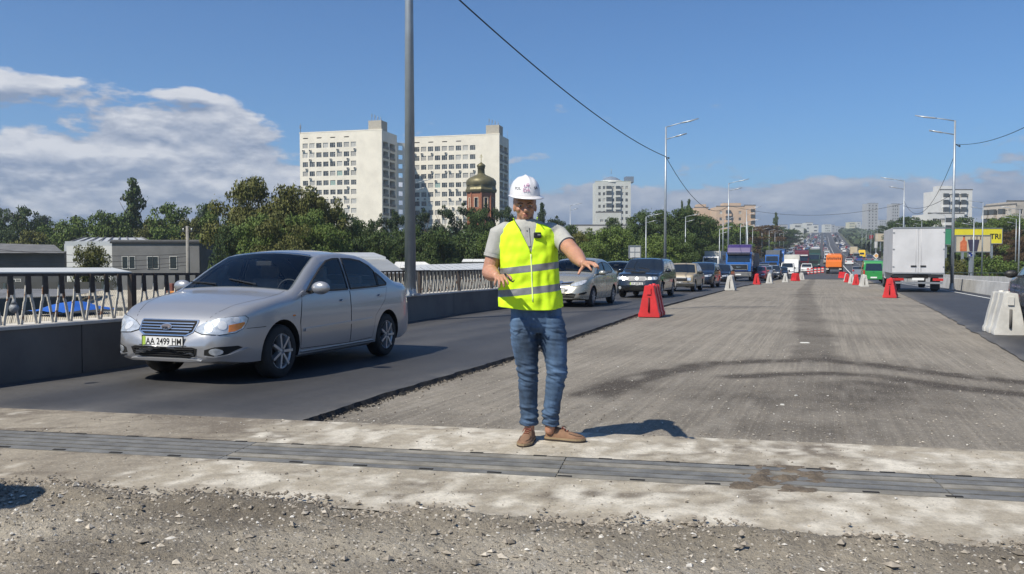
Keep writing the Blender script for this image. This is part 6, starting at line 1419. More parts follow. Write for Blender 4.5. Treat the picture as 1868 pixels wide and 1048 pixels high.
r, U, V, W_, H = block('far_left_building', 'distant pale building between tree crowns at the far left', 62, 118, 240, 10, 419, -6, [m_pw, m_roofg], cols=0, scol=0, rows=1)
# ================================================================== LAMP POSTS AND WIRES
m_gal = mat('galvanised_steel', (.34, .37, .40), .45, .5, .1, 2); m_lum = mat('luminaire_grey', (.50, .52, .54), .35, .4, 0)
def lamp_meshes(H, side, r0=.095, r1=.045):
    pole = MB().tube([(0, 0, 0), (0, 0, H)], [r0, r1], 14).mesh('pole', m_gal); base = MB().box((0, 0, .02), (.34, .34, .04)).lathe([(.14, .04), (.11, .35)], 12).mesh('base_plate', m_gal)
    arms, lums = MB(), []
    out = [('pole', pole), ('base_plate', base)]
    for k, (ln, z) in enumerate(((1.95, H-.02), (1.25, H-.75))):
        a = MB().tube([(0, 0, z), (side*.5, 0, z+.12), (side*ln, 0, z+.42*ln/1.95)], [.03, .028, .022], 8); l = MB().tube([(side*ln*.45, 0, z+.20*ln/1.95), (side*ln*.52, 0, z+.20*ln/1.95+.02), (side*ln*.75, 0, z+.20*ln/1.95+.09), (side*ln, 0, z+.24*ln/1.95+.16)], [(.05, .02), (.11, .045), (.10, .04), (.03, .015)], 8)
        out += [('arm', a.mesh('arm', m_gal)), ('lamp_head', l.mesh('lamp_head', m_lum))]
    return out
LML, LMR = lamp_meshes(9.1, 1), lamp_meshes(9.1, -1); LB = lamp_meshes(14, 1, .13, .05)
def lamp(meshes, x, y, z, label, rz=0., group='street lamps'):
    r = thing('street_lamp', label, 'street lamp', (x, y, z), rz, group)
    for n_, me in meshes: link(n_, me, r)
    return r
ly = [15.6, 48.5, 81]; pA = at(747, 18.6); ps = [pA, at(1213, 50), at(1328, 82)]
lamp(LB, ps[0].x+.02, ps[0].y, gz(ps[0].y)+.63, 'thick near lamp post rising out of the picture top left of the man')
lamp(LML, ps[1].x, ps[1].y, gz(ps[1].y)+.63, 'lamp post holding the black cable directly behind the red barrier')
lamp(LML, ps[2].x, ps[2].y, gz(ps[2].y)+.63, 'lamp post between the salmon blocks and the blue lorry')
for i, y in enumerate((114, 146, 178, 210, 243, 276, 310, 345, 380, 420)): lamp(LML, -9.6 if i == 0 else -16.2, y, gz(y), f'left avenue lamp post number {i+4} of the row climbing the hill' if 0 else ('left avenue lamp post just past the blue lorry' if i == 0 else 'slim lamp post in the left row climbing the hill'))
rp = [at(1737, 44.5), at(1647, 74)]
lamp(LMR, rp[0].x, rp[0].y, gz(rp[0].y)+.1, 'tall lamp post right of the white box lorry carrying three cables'); lamp(LMR, rp[1].x, rp[1].y, gz(rp[1].y)+.1, 'lamp post rising behind the roof of the white box lorry')
for i, y in enumerate((110, 142, 174, 208, 242, 276, 312, 350, 390, 430)): lamp(LMR, 17.5, y, gz(y), 'slim lamp post in the right row climbing the hill')
for px, d, yt, lb in ((757, 84, 335, 'thin double-arm lamp post beside the thick near one'), (1040, 130, 376, 'thin lamp post just right of the man\'s head'), (1178, 100, 396, 'pale lamp post between the white board and the cable post'), (1250, 118, 396, 'double-arm lamp post above the dark hatchback'), (1312, 125, 418, 'short lamp post right of the parked cream lorry'), (1363, 125, 405, 'double-arm lamp post directly behind the blue lorry'), (1288, 190, 405, 'faint small lamp post in front of the orange shrub'), (1775, 95, 400, 'lamp post standing before the beige billboard'), (1858, 90, 383, 'lamp post with double arms above the blue grey car'), (1852, 130, 400, 'thinner lamp post just left of the double-arm one at right edge')):
    p = at(px, d, 0); zb = terr(p.x, p.y); H_ = CAMZ+(470-yt)/FOC*d-zb; r = lamp(lamp_meshes(H_, 1 if px < 1700 else -1, .10, .05), p.x, p.y, zb, lb)
m_cable = mat('cable_black', (.015, .015, .018), .6, 0, 0)
def cable(a, b, sag, label, rad=.016, n=40):
    pts = [a.lerp(b, i/n)-Z3*sag*4*(i/n)*(1-i/n) for i in range(n+1)]; tag(MB().tube(pts, rad, 6).build('cable', m_cable, None, fixn=False), label, 'cable')
c0_ = ps[0]+Z3*0; c0_.z = CAMZ+(470+78)/FOC*18.6; c1_ = at(1213, 50, py=287); c2_ = at(1328, 82, py=376); c3_ = at(1560, 95, py=377)
cable(c0_, c1_, .55, 'thick black cable sagging from the picture top to the middle lamp post', .020); cable(c1_, c2_, 1.6, 'black cable sagging between the two middle lamp posts', .020)
r0_, r1_ = at(1737, 44.5, py=285), at(1647, 74, py=372)
cable(c2_, r1_, 1.0, 'thin cable crossing the whole road above the traffic', .016); cable(at(1741, 44.5, py=265), at(2100, 24, py=60), .9, 'cable running from the right lamp post off to the right edge', .014)
cable(r0_, r1_+Vector((0, 0, .2)), 2.0, 'cable drooping from the right lamp post behind the lorry roof', .014); cable(at(1738, 44.5, py=352), r1_-Z3*.2, .5, 'lower of the cables beside the big white apartment block', .014)
for p, s_ in ((at(1739, 44.5, py=265), -1), (c1_, 1)): tag(MB().bar(p, p+Vector((.14, 0, -.1)), .04, .04).box(p+Vector((.18, 0, -.1)), (.08, .08, .10)).build('cable_clamp', m_black, None), 'black cable clamp on the right lamp post' if s_ < 0 else 'black cable clamp on the lamp post behind the red barrier', 'clamp')
# utility pole by the workshop
p = at(343, 80, -6.6); r = thing('utility_pole', 'round concrete utility pole in front of the grey workshop', 'utility pole', p); H_ = CAMZ+(470-413)/FOC*80+6.6; MB().tube([(0, 0, 0), (0, 0, H_)], [.22, .15], 12).build('pole', mat('pole_concrete', (.22, .21, .19), .9), r); MB().box((0, 0, H_-.5), (1.3, .1, .1)).box((0, 0, H_-.1), (.9, .1, .1)).build('crossarm', m_black, r)
for k in (-.5, 0, .5): MB().tube([(k, 0, H_-.45), (k, 0, H_-.2)], .06, 6).build('insulator', m_wht, r)
for i, (ya, yb) in enumerate(((449, 463), (470, 468), (478, 478), (487, 484))): cable(at(-60, 70, py=ya), at(343, 80, py=yb), .5, f'overhead wire in front of the workshops, {["topmost", "second", "third", "lowest"][i]} of four', .022, 16)
# ================================================================== SIGNS
def board(name, label, cat, pL, pR, yT, yB, d, m, thick=.25, post=1, mp=None):
    A, B = at(pL, d, 0), at(pR, d, 0); zt, zb = CAMZ+(470-yT)/FOC*d, CAMZ+(470-yB)/FOC*d; c = (A+B)/2; U = (B-A).normalized(); rz = math.atan2(U.y, U.x); r = thing(name, label, cat, (c.x, c.y, terr(c.x, c.y)), rz); z0 = r.location.z; W_ = (B-A).length
    MB().box((0, 0, (zt+zb)/2-z0), (W_, thick, zt-zb)).build('panel', m, r)
    f = MB()
    for x in (-W_/2, W_/2): f.box((x, -.02, (zt+zb)/2-z0), (.12, thick+.06, zt-zb+.1))
    for z in (zt, zb): f.box((0, -.02, z-z0), (W_, thick+.06, .12))
    f.build('frame', mp or m_silv2, r)
    for k in range(post): x = 0 if post == 1 else -W_*.3+k*W_*.6; MB().box((x, .1, (zb-z0)/2), (.3, .3, zb-z0)).build('post', m_gal, r)
    return r, W_, zt-z0, zb-z0
m_yel = mat('billboard_yellow', (.72, .62, .03), .6, 0, .05, .5); m_bei = mat('billboard_beige', (.55, .47, .34), .6, 0, .06, .4); m_bgr = mat('billboard_green', (.05, .25, .13), .6, 0, .15, .4)
r, W_, zt, zb = board('billboard', 'yellow billboard with black letters behind the beige one', 'billboard', 1738, 1826, 417, 445, 128, m_yel, post=2)
text('lettering', 'TRI', 1.15, m_ink, r, frame((W_*.36, -.14, (zt+zb)/2-.1), (0, -1, 0)), .02, 1.0)
r, W_, zt, zb = board('billboard', 'beige billboard picturing an orange bottle and a dark cup', 'billboard', 1741, 1805, 430, 460, 112, m_bei)
cz = (zt+zb)/2; mbq = MB(); mbq.prism([(-1.75, zb+.1), (-.85, zb+.1), (-.85, cz+.25), (-1.1, cz+.5), (-1.15, zt-.25), (-1.35, zt-.25), (-1.4, cz+.5), (-1.75, cz+.2)], -.16, -.13, 'xz'); mbq.build('bottle_print', mat('print_orange', (.60, .16, .06), .6, 0, .2, 2), r)
mbq = MB(); mbq.prism([(-.75, cz+.55), (-.45, zb+.1), (.55, zb+.1), (.85, cz+.55)], -.16, -.13, 'xz'); mbq.build('cup_print', mat('print_dark_blue', (.05, .045, .08), .6, 0, .2, 2), r)
mbq = MB()
for x, a in ((-.3, .5), (.1, .8), (.5, .75), (1.0, .9)): mbq.box((x, -.15, cz+.6+a*.3), (.09, .03, a*.7))
mbq.box((-1.25, -.15, zt-.12), (.25, .03, .2)); mbq.build('straw_print', mat('print_brown', (.10, .06, .05), .6, 0, 0), r)
board('billboard', 'green billboard showing between the white lorry and the lamp post', 'billboard', 1712, 1737, 417, 447, 118, m_bgr)
r, W_, zt, zb = board('road_sign', 'blue direction sign with white arrows beneath the beige billboard', 'road sign', 1765, 1777, 460, 469, 98, mat('sign_blue', (.03, .08, .45), .5, 0, 0), .06)
MB().box((.15, -.05, (zt+zb)/2-.05), (.10, .03, .36)).prism([(-.05, zt-.25), (.15, zt-.06), (.35, zt-.25)], -.065, -.04, 'xz').box((-.22, -.05, (zt+zb)/2-.1), (.18, .03, .16)).build('arrow', m_wht, r)
r, W_, zt, zb = board('notice_board', 'white square board with grey cross lines under the trees', 'board', 1147, 1168, 449, 471, 92, mat('board_white', (.55, .55, .54), .6, 0, .04, 1), .1)
MB().box((0, -.07, (zt+zb)/2), (W_, .02, .05)).box((.0, -.07, (zt+zb)/2), (.05, .02, zt-zb)).build('cross_lines', m_silv2, r)
board('billboard', 'tall white hoarding among lamp posts left of the hill road', 'billboard', 1449, 1465, 416, 447, 600, m_pw, .4); board('billboard', 'wide low white hoarding left of the tall one', 'billboard', 1432, 1449, 433, 447, 540, mat('board_grey_print', (.38, .38, .38), .6, 0, .3, .8), .4)
board('billboard', 'red roadside hoarding at the right of the hill road', 'billboard', 1584, 1592, 429, 437, 345, m_rd, .3); board('billboard', 'cream and orange hoarding left of the white lorry', 'billboard', 1595, 1616, 426, 441, 290, m_bei, .3); board('road_sign', 'white information board at the right kerb of the hill road', 'road sign', 1594, 1600, 440, 453, 305, m_wht, .1)
p = at(1598, 120); r = thing('road_sign', 'diamond priority sign on a thin post above the green van', 'road sign', (p.x+.0, p.y, gz(p.y)), YAW*0); zc_ = CAMZ+(470-467)/FOC*120-r.location.z
MB().prism([(0, zc_+.46), (.46, zc_), (0, zc_-.46), (-.46, zc_)], -.02, .02, 'xz').build('plate', m_wht, r); MB().prism([(0, zc_+.30), (.30, zc_), (0, zc_-.30), (-.30, zc_)], -.03, -.02, 'xz').build('plate_inner', mat('sign_orange', (.6, .33, .12), .5), r); MB().box((0, .04, zc_/2), (.06, .06, zc_)).build('post', m_gal, r); MB().box((0, -.02, zc_-.85), (.5, .03, .6)).build('lower_plate', mat('sign_cyan', (.35, .55, .5), .5), r)

p = at(327, 26.5, py=545); r = thing('site_machine', 'small orange and rust red site machine glimpsed between railing and silver car', 'machine', p, R(20)); mo_ = mat('machine_orange', (.55, .20, .02), .5, 0, .15, 6)
MB().box((0, 0, .14), (.62, .42, .22), top=.9).build('body', mo_, r, bevel=.02); MB().box((-.28, 0, .34), (.26, .36, .30), top=.85).build('cab', mat('machine_rust', (.16, .05, .035), .7, 0, .2, 6), r, bevel=.02); MB().bar((.2, 0, .2), (.7, 0, .42), .06, .06).bar((.7, 0, .42), (.95, 0, .1), .05, .05).build('arm', mo_, r)
for s_ in (-1, 1): MB().lathe([(.01, -.04), (.10, -.04), (.10, .04), (.01, .04)], 12, o=(0, 0, 0), axis='x').build('wheel', m_tyre, r, (s_*.2, -.22, .06), R(90))
# ================================================================== TREES
def leaf_mat(name, dark, light):
    m = bpy.data.materials.new(name); m.use_nodes = True; t = m.node_tree; b = t.nodes['Principled BSDF']
    a = t.nodes.new('ShaderNodeAttribute'); a.attribute_name = 'tone'; sp_ = t.nodes.new('ShaderNodeSeparateXYZ'); t.links.new(a.outputs['Vector'], sp_.inputs[0])
    oi = t.nodes.new('ShaderNodeObjectInfo'); k = S(t, sp_.outputs[0]); r_ = S(t, oi.outputs['Random'])
    c = mixc(t, (k*.75+r_*.25).clamp(), dark, light); c = mixc(t, S(t, sp_.outputs[1]).sm(.96, .99)*.5, c, (.13, .10, .035))
    t.links.new(c, b.inputs['Base Color']); b.inputs['Roughness'].default_value = .65; b.inputs['Specular IOR Level'].default_value = .25
    return m
LM = {'dark': leaf_mat('leaves_dark', (.022, .042, .011), (.075, .115, .030)), 'green': leaf_mat('leaves_green', (.038, .072, .013), (.13, .18, .038)), 'olive': leaf_mat('leaves_olive', (.042, .052, .012), (.15, .15, .036)),
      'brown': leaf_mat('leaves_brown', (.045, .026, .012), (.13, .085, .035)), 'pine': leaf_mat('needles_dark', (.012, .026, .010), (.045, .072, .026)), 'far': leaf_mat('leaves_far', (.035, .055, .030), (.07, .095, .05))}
m_bark = mat('bark', (.085, .065, .05), .9, 0, .25, 6, bump=.02, bscale=12)
def crown(kind, n, leaf, seed):
    g = np.random.default_rng(seed); B = []
    if kind == 'round':
        for i in range(60):
            z = .14+.83*g.random()**.75; R_ = .45*max(0.0, 1-abs((z-.52)/.50)**3.0)**.5*g.uniform(.25, 1.); a = g.uniform(0, 6.283); B.append((R_*math.cos(a), R_*math.sin(a), z, g.uniform(.09, .17)*(1.1-.7*abs(z-.5)), g.random()))
        B += [(0, 0, .82, .16, .5), (.08, .05, .72, .2, .4), (-.07, -.04, .78, .17, .6), (0, 0, .6, .28, .4), (0, .05, .4, .26, .3)]
    elif kind == 'poplar':
        for i in range(40):
            z = .08+.90*i/40; R_ = .42*(1-z)**.5*min(1, z*4+.25)*g.uniform(.0, .62); a = g.uniform(0, 6.283); B.append((R_*math.cos(a), R_*math.sin(a), z, g.uniform(.11, .17)*(1.15-z*.7), g.random()))
    elif kind == 'pine':
        for i in range(40):
            z = g.uniform(.18, .97); R_ = .44*(1-(z*.9))**.45*g.uniform(.35, 1.); a = g.uniform(0, 6.283); B.append((R_*math.cos(a), R_*math.sin(a), z+.02*g.normal(), g.uniform(.045, .11), g.random()))
        B += [(0, 0, .5, .16, .3), (0, 0, .3, .18, .3)]
    else:
        for i in range(22):
            a = g.uniform(0, 6.283); R_ = .42*math.sqrt(g.random()); B.append((R_*math.cos(a), R_*math.sin(a), g.uniform(.15, .8)*(1-R_*.9), g.uniform(.10, .2), g.random()))
    B = np.array(B); w = B[:, 3]**2; w /= w.sum(); idx = g.choice(len(B), n, p=w); b = B[idx]
    d = g.normal(size=(n, 3)); d /= np.linalg.norm(d, axis=1)[:, None]; rr_ = b[:, 3]*(g.random(n)**.28)*(1+.35*(g.random(n) < .07)*g.random(n)*2)
    zs = .48 if kind == 'round' else .75 if kind == 'bush' else (.55 if kind == 'poplar' else .50)
    P = b[:, :3]+d*rr_[:, None]*np.array([1, 1, zs]); P[:, 2] = np.clip(P[:, 2], .03, 1.05)
    nrm = d*.7+g.normal(size=(n, 3))*.55+np.array([0, 0, .35]); nrm /= np.linalg.norm(nrm, axis=1)[:, None]
    t = g.normal(size=(n, 3)); u = np.cross(nrm, t); u /= np.linalg.norm(u, axis=1)[:, None]; v = np.cross(nrm, u); s = leaf*g.uniform(.55, 1.35, n)
    u *= (s*.5)[:, None]; v *= (s*.42)[:, None]
    V = np.stack([P-u*.7-v, P+u*.7-v*.6, P+u+v*.5, P-u*.2+v*1.1], 1).reshape(-1, 3)
    me = bpy.data.meshes.new('crown'); me.vertices.add(4*n); me.vertices.foreach_set('co', V.ravel()); me.loops.add(4*n); me.loops.foreach_set('vertex_index', np.arange(4*n)); me.polygons.add(n); me.polygons.foreach_set('loop_start', np.arange(n)*4); me.update(calc_edges=True)
    tn = np.clip(b[:, 4]*.5+g.random(n)*.5, 0, 1); a = me.color_attributes.new('tone', 'FLOAT_COLOR', 'POINT'); c = np.zeros((n, 4)); c[:, 0] = tn; c[:, 1] = g.random(n); c[:, 3] = 1; a.data.foreach_set('color', np.repeat(c, 4, 0).ravel())
    me.materials.append(LM['green']); return me
def trunk_mesh(kind, seed):
    g = random.Random(seed); m = MB(); top = {'round': .62, 'poplar': .9, 'pine': .9, 'bush': .3}[kind]; r = {'round': .022, 'poplar': .016, 'pine': .016, 'bush': .01}[kind]
    m.tube([(0, 0, -.04), (.008, 0, .12), (-.006, .006, top*.6), (0, 0, top)], [r*1.4, r, r*.7, r*.2], 8)
    for i in range(7 if kind != 'bush' else 4):
        z = g.uniform(.15, top*.8); a = g.random()*6.28; L_ = g.uniform(.16, .32); m.tube([(0, 0, z), (math.cos(a)*L_*.5, math.sin(a)*L_*.5, z+.08), (math.cos(a)*L_, math.sin(a)*L_, z+.20)], [r*.45, r*.3, r*.08], 6)
    return m.mesh('trunk', m_bark)
CR = {}
for kind, cnt_, n_, lf in (('round', 4, 10000, .030), ('poplar', 2, 9000, .030), ('pine', 3, 8000, .022), ('bush', 2, 3500, .045), ('fine', 4, 20000, .022)):
    CR[kind] = [(crown('round' if kind == 'fine' else kind, n_, lf, 10*i+len(kind)), trunk_mesh('round' if kind == 'fine' else kind, i)) for i in range(cnt_)]
tr = random.Random(3)
def tree(px, w, yt, d, kind, col_, label, group=None, zb=None, name=None):
    p = at(px, d, 0); z = terr(p.x, p.y) if zb is None else zb; H_ = CAMZ+(470-yt)/FOC*d-z; W_ = w/FOC*d*(1.3 if kind in ('fine', 'pine', 'round') else 1.)
    r = thing(name or {'poplar': 'poplar_tree', 'pine': 'pine_tree', 'bush': 'bush'}.get(kind, 'broadleaf_tree'), label, 'bush' if kind == 'bush' else 'tree', (p.x, p.y, z), tr.random()*6.28, group)
    k = {'poplar': .40}.get(kind, .95); r.scale = (W_/k, W_/k, H_/.98); c, t_ = tr.choice(CR[kind]); a = link('crown', c, r); a.material_slots[0].link = 'OBJECT'; a.material_slots[0].material = LM[col_]; link('trunk', t_, r); return r
T = [(5, 34, 384, 165, 'round', 'dark', 'dark tree cut by the left edge of the picture'), (38, 60, 379, 150, 'round', 'dark', 'first full dark tree from the left edge'), (78, 32, 394, 200, 'round', 'far', 'small distant round tree against the clouds at far left'),
     (108, 60, 404, 140, 'round', 'green', 'low green tree behind the pale building at far left'), (150, 70, 400, 135, 'round', 'green', 'green tree above the white gable wall'), (192, 70, 388, 132, 'round', 'green', 'bright green rounded tree left of the tall poplar'),
     (215, 60, 395, 138, 'round', 'dark', 'dark tree tucked against the left side of the tall poplar'), (246, 46, 329, 140, 'poplar', 'dark', 'tall solitary poplar rising high above the workshop roofs'), (280, 55, 405, 128, 'round', 'olive', 'low olive tree right of the tall poplar'),
     (318, 74, 373, 130, 'round', 'green', 'round green tree behind the concrete utility pole'), (352, 55, 398, 112, 'round', 'olive', 'olive tree just right of the utility pole'), (386, 48, 373, 135, 'round', 'dark', 'upright dark tree left of the big olive cluster'), (300, 60, 415, 120, 'round', 'green', 'low green tree between the poplar and the utility pole'), (60, 60, 425, 118, 'round', 'olive', 'low olive trees behind the dark shed'),
     (405, 70, 392, 98, 'fine', 'green', 'green tree at the left flank of the olive cluster above the windscreen'), (446, 98, 340, 86, 'fine', 'olive', 'tall olive tree, leftmost of the big cluster over the car roof'), (497, 105, 332, 83, 'fine', 'olive', 'tallest tree of the big olive cluster over the car roof'), (545, 100, 341, 85, 'fine', 'olive', 'olive tree in front of the hospital left corner'), (585, 84, 358, 84, 'fine', 'olive', 'mixed olive tree covering the low hospital windows'), (560, 80, 388, 78, 'fine', 'green', 'lower green tree in the front of the olive cluster'), (622, 62, 385, 86, 'fine', 'dark', 'dark tree ending the olive cluster at right'), (470, 90, 400, 76, 'fine', 'green', 'low green tree right above the windscreen'), (520, 90, 405, 74, 'fine', 'olive', 'olive low tree behind the car roof'), (610, 80, 415, 78, 'fine', 'green', 'low green tree behind the rear window'), (425, 60, 415, 80, 'fine', 'dark', 'dark low tree behind the left windscreen pillar'),
     (664, 60, 400, 96, 'fine', 'dark', 'dark tree in front of the hospital side wall'), (700, 56, 390, 104, 'pine', 'pine', 'pine left of the thick lamp post'), (728, 50, 388, 108, 'pine', 'pine', 'pine hidden half behind the thick lamp post'), (690, 70, 425, 84, 'fine', 'dark', 'low dark tree above the curved warehouse roof'),
     (775, 62, 380, 112, 'pine', 'pine', 'dark pine just right of the thin double-arm lamp post'), (812, 62, 374, 116, 'pine', 'pine', 'dark pine between the lamp post and the church'), (850, 62, 370, 118, 'pine', 'pine', 'dark pine left in front of the church tower'), (892, 62, 371, 114, 'pine', 'pine', 'dark pine right in front of the church tower'), (922, 56, 380, 112, 'pine', 'pine', 'dark pine behind the man\'s raised shoulder'), (872, 56, 386, 108, 'fine', 'dark', 'dark tree at the foot of the church tower'), (795, 70, 420, 92, 'fine', 'dark', 'low dark tree behind the shed roofs'), (860, 80, 418, 94, 'fine', 'dark', 'low dark tree left of the man\'s elbow'), (745, 60, 415, 92, 'fine', 'dark', 'low dark tree right behind the thick lamp post'), (905, 60, 425, 90, 'fine', 'green', 'low tree beside the man\'s vest'),
     (988, 22, 372, 150, 'poplar', 'pine', 'narrow dark conifer just right of the white helmet'), (1012, 56, 394, 128, 'pine', 'pine', 'dark pine at the man\'s shoulder on the right'), (1035, 50, 415, 110, 'round', 'dark', 'dark tree above the outstretched arm'),
     (1062, 60, 424, 104, 'fine', 'olive', 'olive tree left of the bright green one'), (1105, 78, 415, 100, 'fine', 'green', 'bright green tree in front of the cream building'), (1078, 60, 440, 90, 'fine', 'green', 'low green bushy tree above the champagne car'), (1140, 56, 412, 112, 'fine', 'dark', 'dark tree left of the pale lamp post'), (1182, 62, 388, 126, 'fine', 'dark', 'tall dark tree behind the pale lamp post'), (1228, 84, 381, 128, 'fine', 'dark', 'broad dark tree behind the cable lamp post'), (1120, 36, 400, 170, 'round', 'dark', 'small dark tree at the foot of the green-white tower'),
     (1200, 70, 425, 105, 'fine', 'green', 'low green tree above the dark navy estate'), (1250, 50, 430, 108, 'fine', 'dark', 'low dark tree over the parked white cars'), (1243, 9, 368, 190, 'poplar', 'dark', 'thin small poplar left of the salmon blocks'), (1256, 15, 366, 185, 'poplar', 'dark', 'wider small poplar left of the salmon blocks'), (1278, 60, 396, 150, 'fine', 'dark', 'dark tree below the leftmost salmon block'), (1300, 50, 412, 160, 'round', 'green', 'green tree below the largest salmon block'), (1340, 60, 408, 205, 'round', 'green', 'green tree below the salmon balconies'), (1362, 62, 416, 235, 'fine', 'brown', 'rusty brown tree right behind the blue lorry cab'), (1392, 56, 412, 310, 'round', 'brown', 'reddish tree right of the blue lorry'), (1388, 40, 428, 285, 'round', 'green', 'low green tree above the outer row of cars'),
     (1414, 13, 389, 370, 'poplar', 'dark', 'lone poplar on the skyline left of the hill road'), (1418, 50, 416, 400, 'round', 'dark', 'dark tree under the lone skyline poplar'), (1440, 40, 420, 520, 'round', 'dark', 'dark tree behind the white hoardings'), 
     (1655, 56, 398, 210, 'round', 'dark', 'dark tree over the roof of the white box lorry, left'), (1690, 50, 402, 205, 'round', 'dark', 'dark tree over the roof of the white box lorry, right'), (1632, 40, 402, 260, 'round', 'far', 'hazy tree left above the white box lorry'), (1762, 44, 399, 210, 'round', 'dark', 'dark tree right of the terraced white building'), (1748, 30, 408, 200, 'round', 'green', 'green tree above the yellow billboard'), (1790, 50, 408, 190, 'round', 'dark', 'dark tree between the two apartment groups'), (1815, 46, 402, 170, 'round', 'green', 'green tree in front of the crowded balconies'), (1855, 66, 395, 150, 'fine', 'green', 'large green tree at the right edge'), (1830, 60, 424, 150, 'fine', 'brown', 'rusty shrub mass right of the yellow billboard'), (1868, 50, 420, 140, 'fine', 'brown', 'rusty shrub at the right edge above the car'), (1612, 26, 412, 330, 'round', 'far', 'hazy tree at the right verge of the hill road'),
     (1782, 50, 455, 108, 'bush', 'green', 'green bush under the beige billboard'), (1815, 56, 452, 104, 'bush', 'green', 'green bush under the yellow billboard'), (1848, 54, 455, 100, 'bush', 'green', 'green bush left of the blue grey car roof'), (1752, 40, 461, 104, 'bush', 'olive', 'small olive bush right of the tall lamp post'), (1722, 24, 458, 106, 'bush', 'olive', 'small olive bush between lorry and lamp post')]
for t_ in T: tree(*t_)
tree(165, 62, 452, 60, 'fine', 'olive', 'loose small tree in front of the white gable wall'); tree(388, 40, 465, 72, 'bush', 'green', 'bright bush before the little white house', zb=-3.2)
# woods on the hill and horizon that read as masses
def wood(name, label, fn, n, col_, seed, leaf=1.6):
    g = random.Random(seed); ng = np.random.default_rng(seed); V = []; tn = []
    for _ in range(n):
        x, y, h = fn(g); z = terr(x, y); k = 42
        d = ng.normal(size=(k, 3)); d /= np.linalg.norm(d, axis=1)[:, None]; rad = h*.42; P = np.array([x, y, z+h*.55])+d*np.array([rad, rad, h*.45])*ng.uniform(.6, 1, (k, 1))
        t = ng.normal(size=(k, 3)); u = np.cross(d, t); u /= np.linalg.norm(u, axis=1)[:, None]; v = np.cross(d, u); s = leaf*h/9*ng.uniform(.6, 1.3, (k, 1)); V.append(np.stack([P-u*s-v*s*.8, P+u*s-v*s, P+u*s*.8+v*s, P-u*s+v*s*.7], 1).reshape(-1, 3)*1.); b = ng.random(); tn += list(np.repeat(b*.6+ng.random(k)*.4, 4))
    V = np.concatenate(V); N = len(V)//4; me = bpy.data.meshes.new(name); me.vertices.add(4*N); me.vertices.foreach_set('co', V.ravel()); me.loops.add(4*N); me.loops.foreach_set('vertex_index', np.arange(4*N)); me.polygons.add(N); me.polygons.foreach_set('loop_start', np.arange(N)*4); me.update(calc_edges=True)
    a = me.color_attributes.new('tone', 'FLOAT_COLOR', 'POINT'); c = np.zeros((4*N, 4)); c[:, 0] = tn; c[:, 3] = 1; a.data.foreach_set('color', c.ravel()); me.materials.append(LM[col_])
    link(name, me, None, None, kind='stuff', label=label, category='wood')
wood('hill_wood', 'wooded slopes on both sides of the hill road', lambda g: ((lambda s, y: ((-21-g.random()**1.5*170) if s < .55 else (20+g.random()**1.5*170), y, g.uniform(4, 7)))(g.random(), g.uniform(330, 1150))), 2300, 'far', 1)
wood('roadside_wood', 'dark tree belt behind the traffic queue', lambda g: (-22-g.random()*60, g.uniform(130, 400), g.uniform(6, 9)), 420, 'dark', 2, 1.1)
wood('left_wood', 'low tree belt along the horizon at the left', lambda g: ((lambda a, d: (d*math.sin(a), d*math.cos(a), g.uniform(4, 8)))(R(g.uniform(-58, -18)), g.uniform(180, 330))), 1100, 'dark', 3, 1.0)
wood('right_wood', 'dark tree belt below the apartment blocks at the right', lambda g: ((lambda a, d: (d*math.sin(a), d*math.cos(a), g.uniform(5, 8)))(R(g.uniform(4.5, 22)), g.uniform(170, 300))), 520, 'dark', 4, .9)
# ================================================================== THE MAN
D0 = 5.72
q = lambda px, py, dd=0.: at(px, D0+dd, py=py)
RR, FF = Vector((CY, SY, 0)), Vector((-SY, CY, 0)); BAS = Matrix((RR, FF, Z3)).transposed()
man = thing('person', 'man in white helmet, grey polo, neon yellow vest and jeans gesturing with both hands', 'person', at(985, D0)); MO = man.location.copy(); MO.z = gz(MO.y)+.052; man.location = MO
def remesh(mb, vox, name, mats, smooth=2, disp=None, sharp=None):
    me = mb.mesh(name, mats); o = link('tmp', me); md = o.modifiers.new('r', 'REMESH'); md.mode = 'VOXEL'; md.voxel_size = vox; md.use_smooth_shade = True
    s_ = o.modifiers.new('s', 'SMOOTH'); s_.iterations = smooth; s_.factor = .5; bpy.context.view_layer.update(); m2 = evalmesh(o); bpy.data.objects.remove(o)
    if disp:
        for v, n in zip(m2.vertices, [Vector(x.vector) for x in m2.vertex_normals]): v.co += n*disp(v.co)
    m2.transform(Matrix.Translation(-MO)); m2.name = name; m2.materials.clear(); m2.materials.append(mats); 
    m2.polygons.foreach_set('material_index', [0]*len(m2.polygons)); m2.polygons.foreach_set('use_smooth', [True]*len(m2.polygons)); m2.update(); return m2
def skin_mat(name, col_):
    m = mat(name, col_, .48, 0, .10, 14, bump=.0008, bscale=180); b = m.node_tree.nodes['Principled BSDF']; b.inputs['Subsurface Weight'].default_value = .12; b.inputs['Subsurface Radius'].default_value = (.01, .004, .002); return m
m_skin = skin_mat('skin', (.42, .215, .14))
lv = lambda L_: ([q(p[1], p[0], p[4] if len(p) > 4 else 0) for p in L_], [(p[2], p[3]) for p in L_])
def loft(mb, L_, n=40): P, r = lv(L_); mb.tube(P, r, n, up=FF)
b = MB()
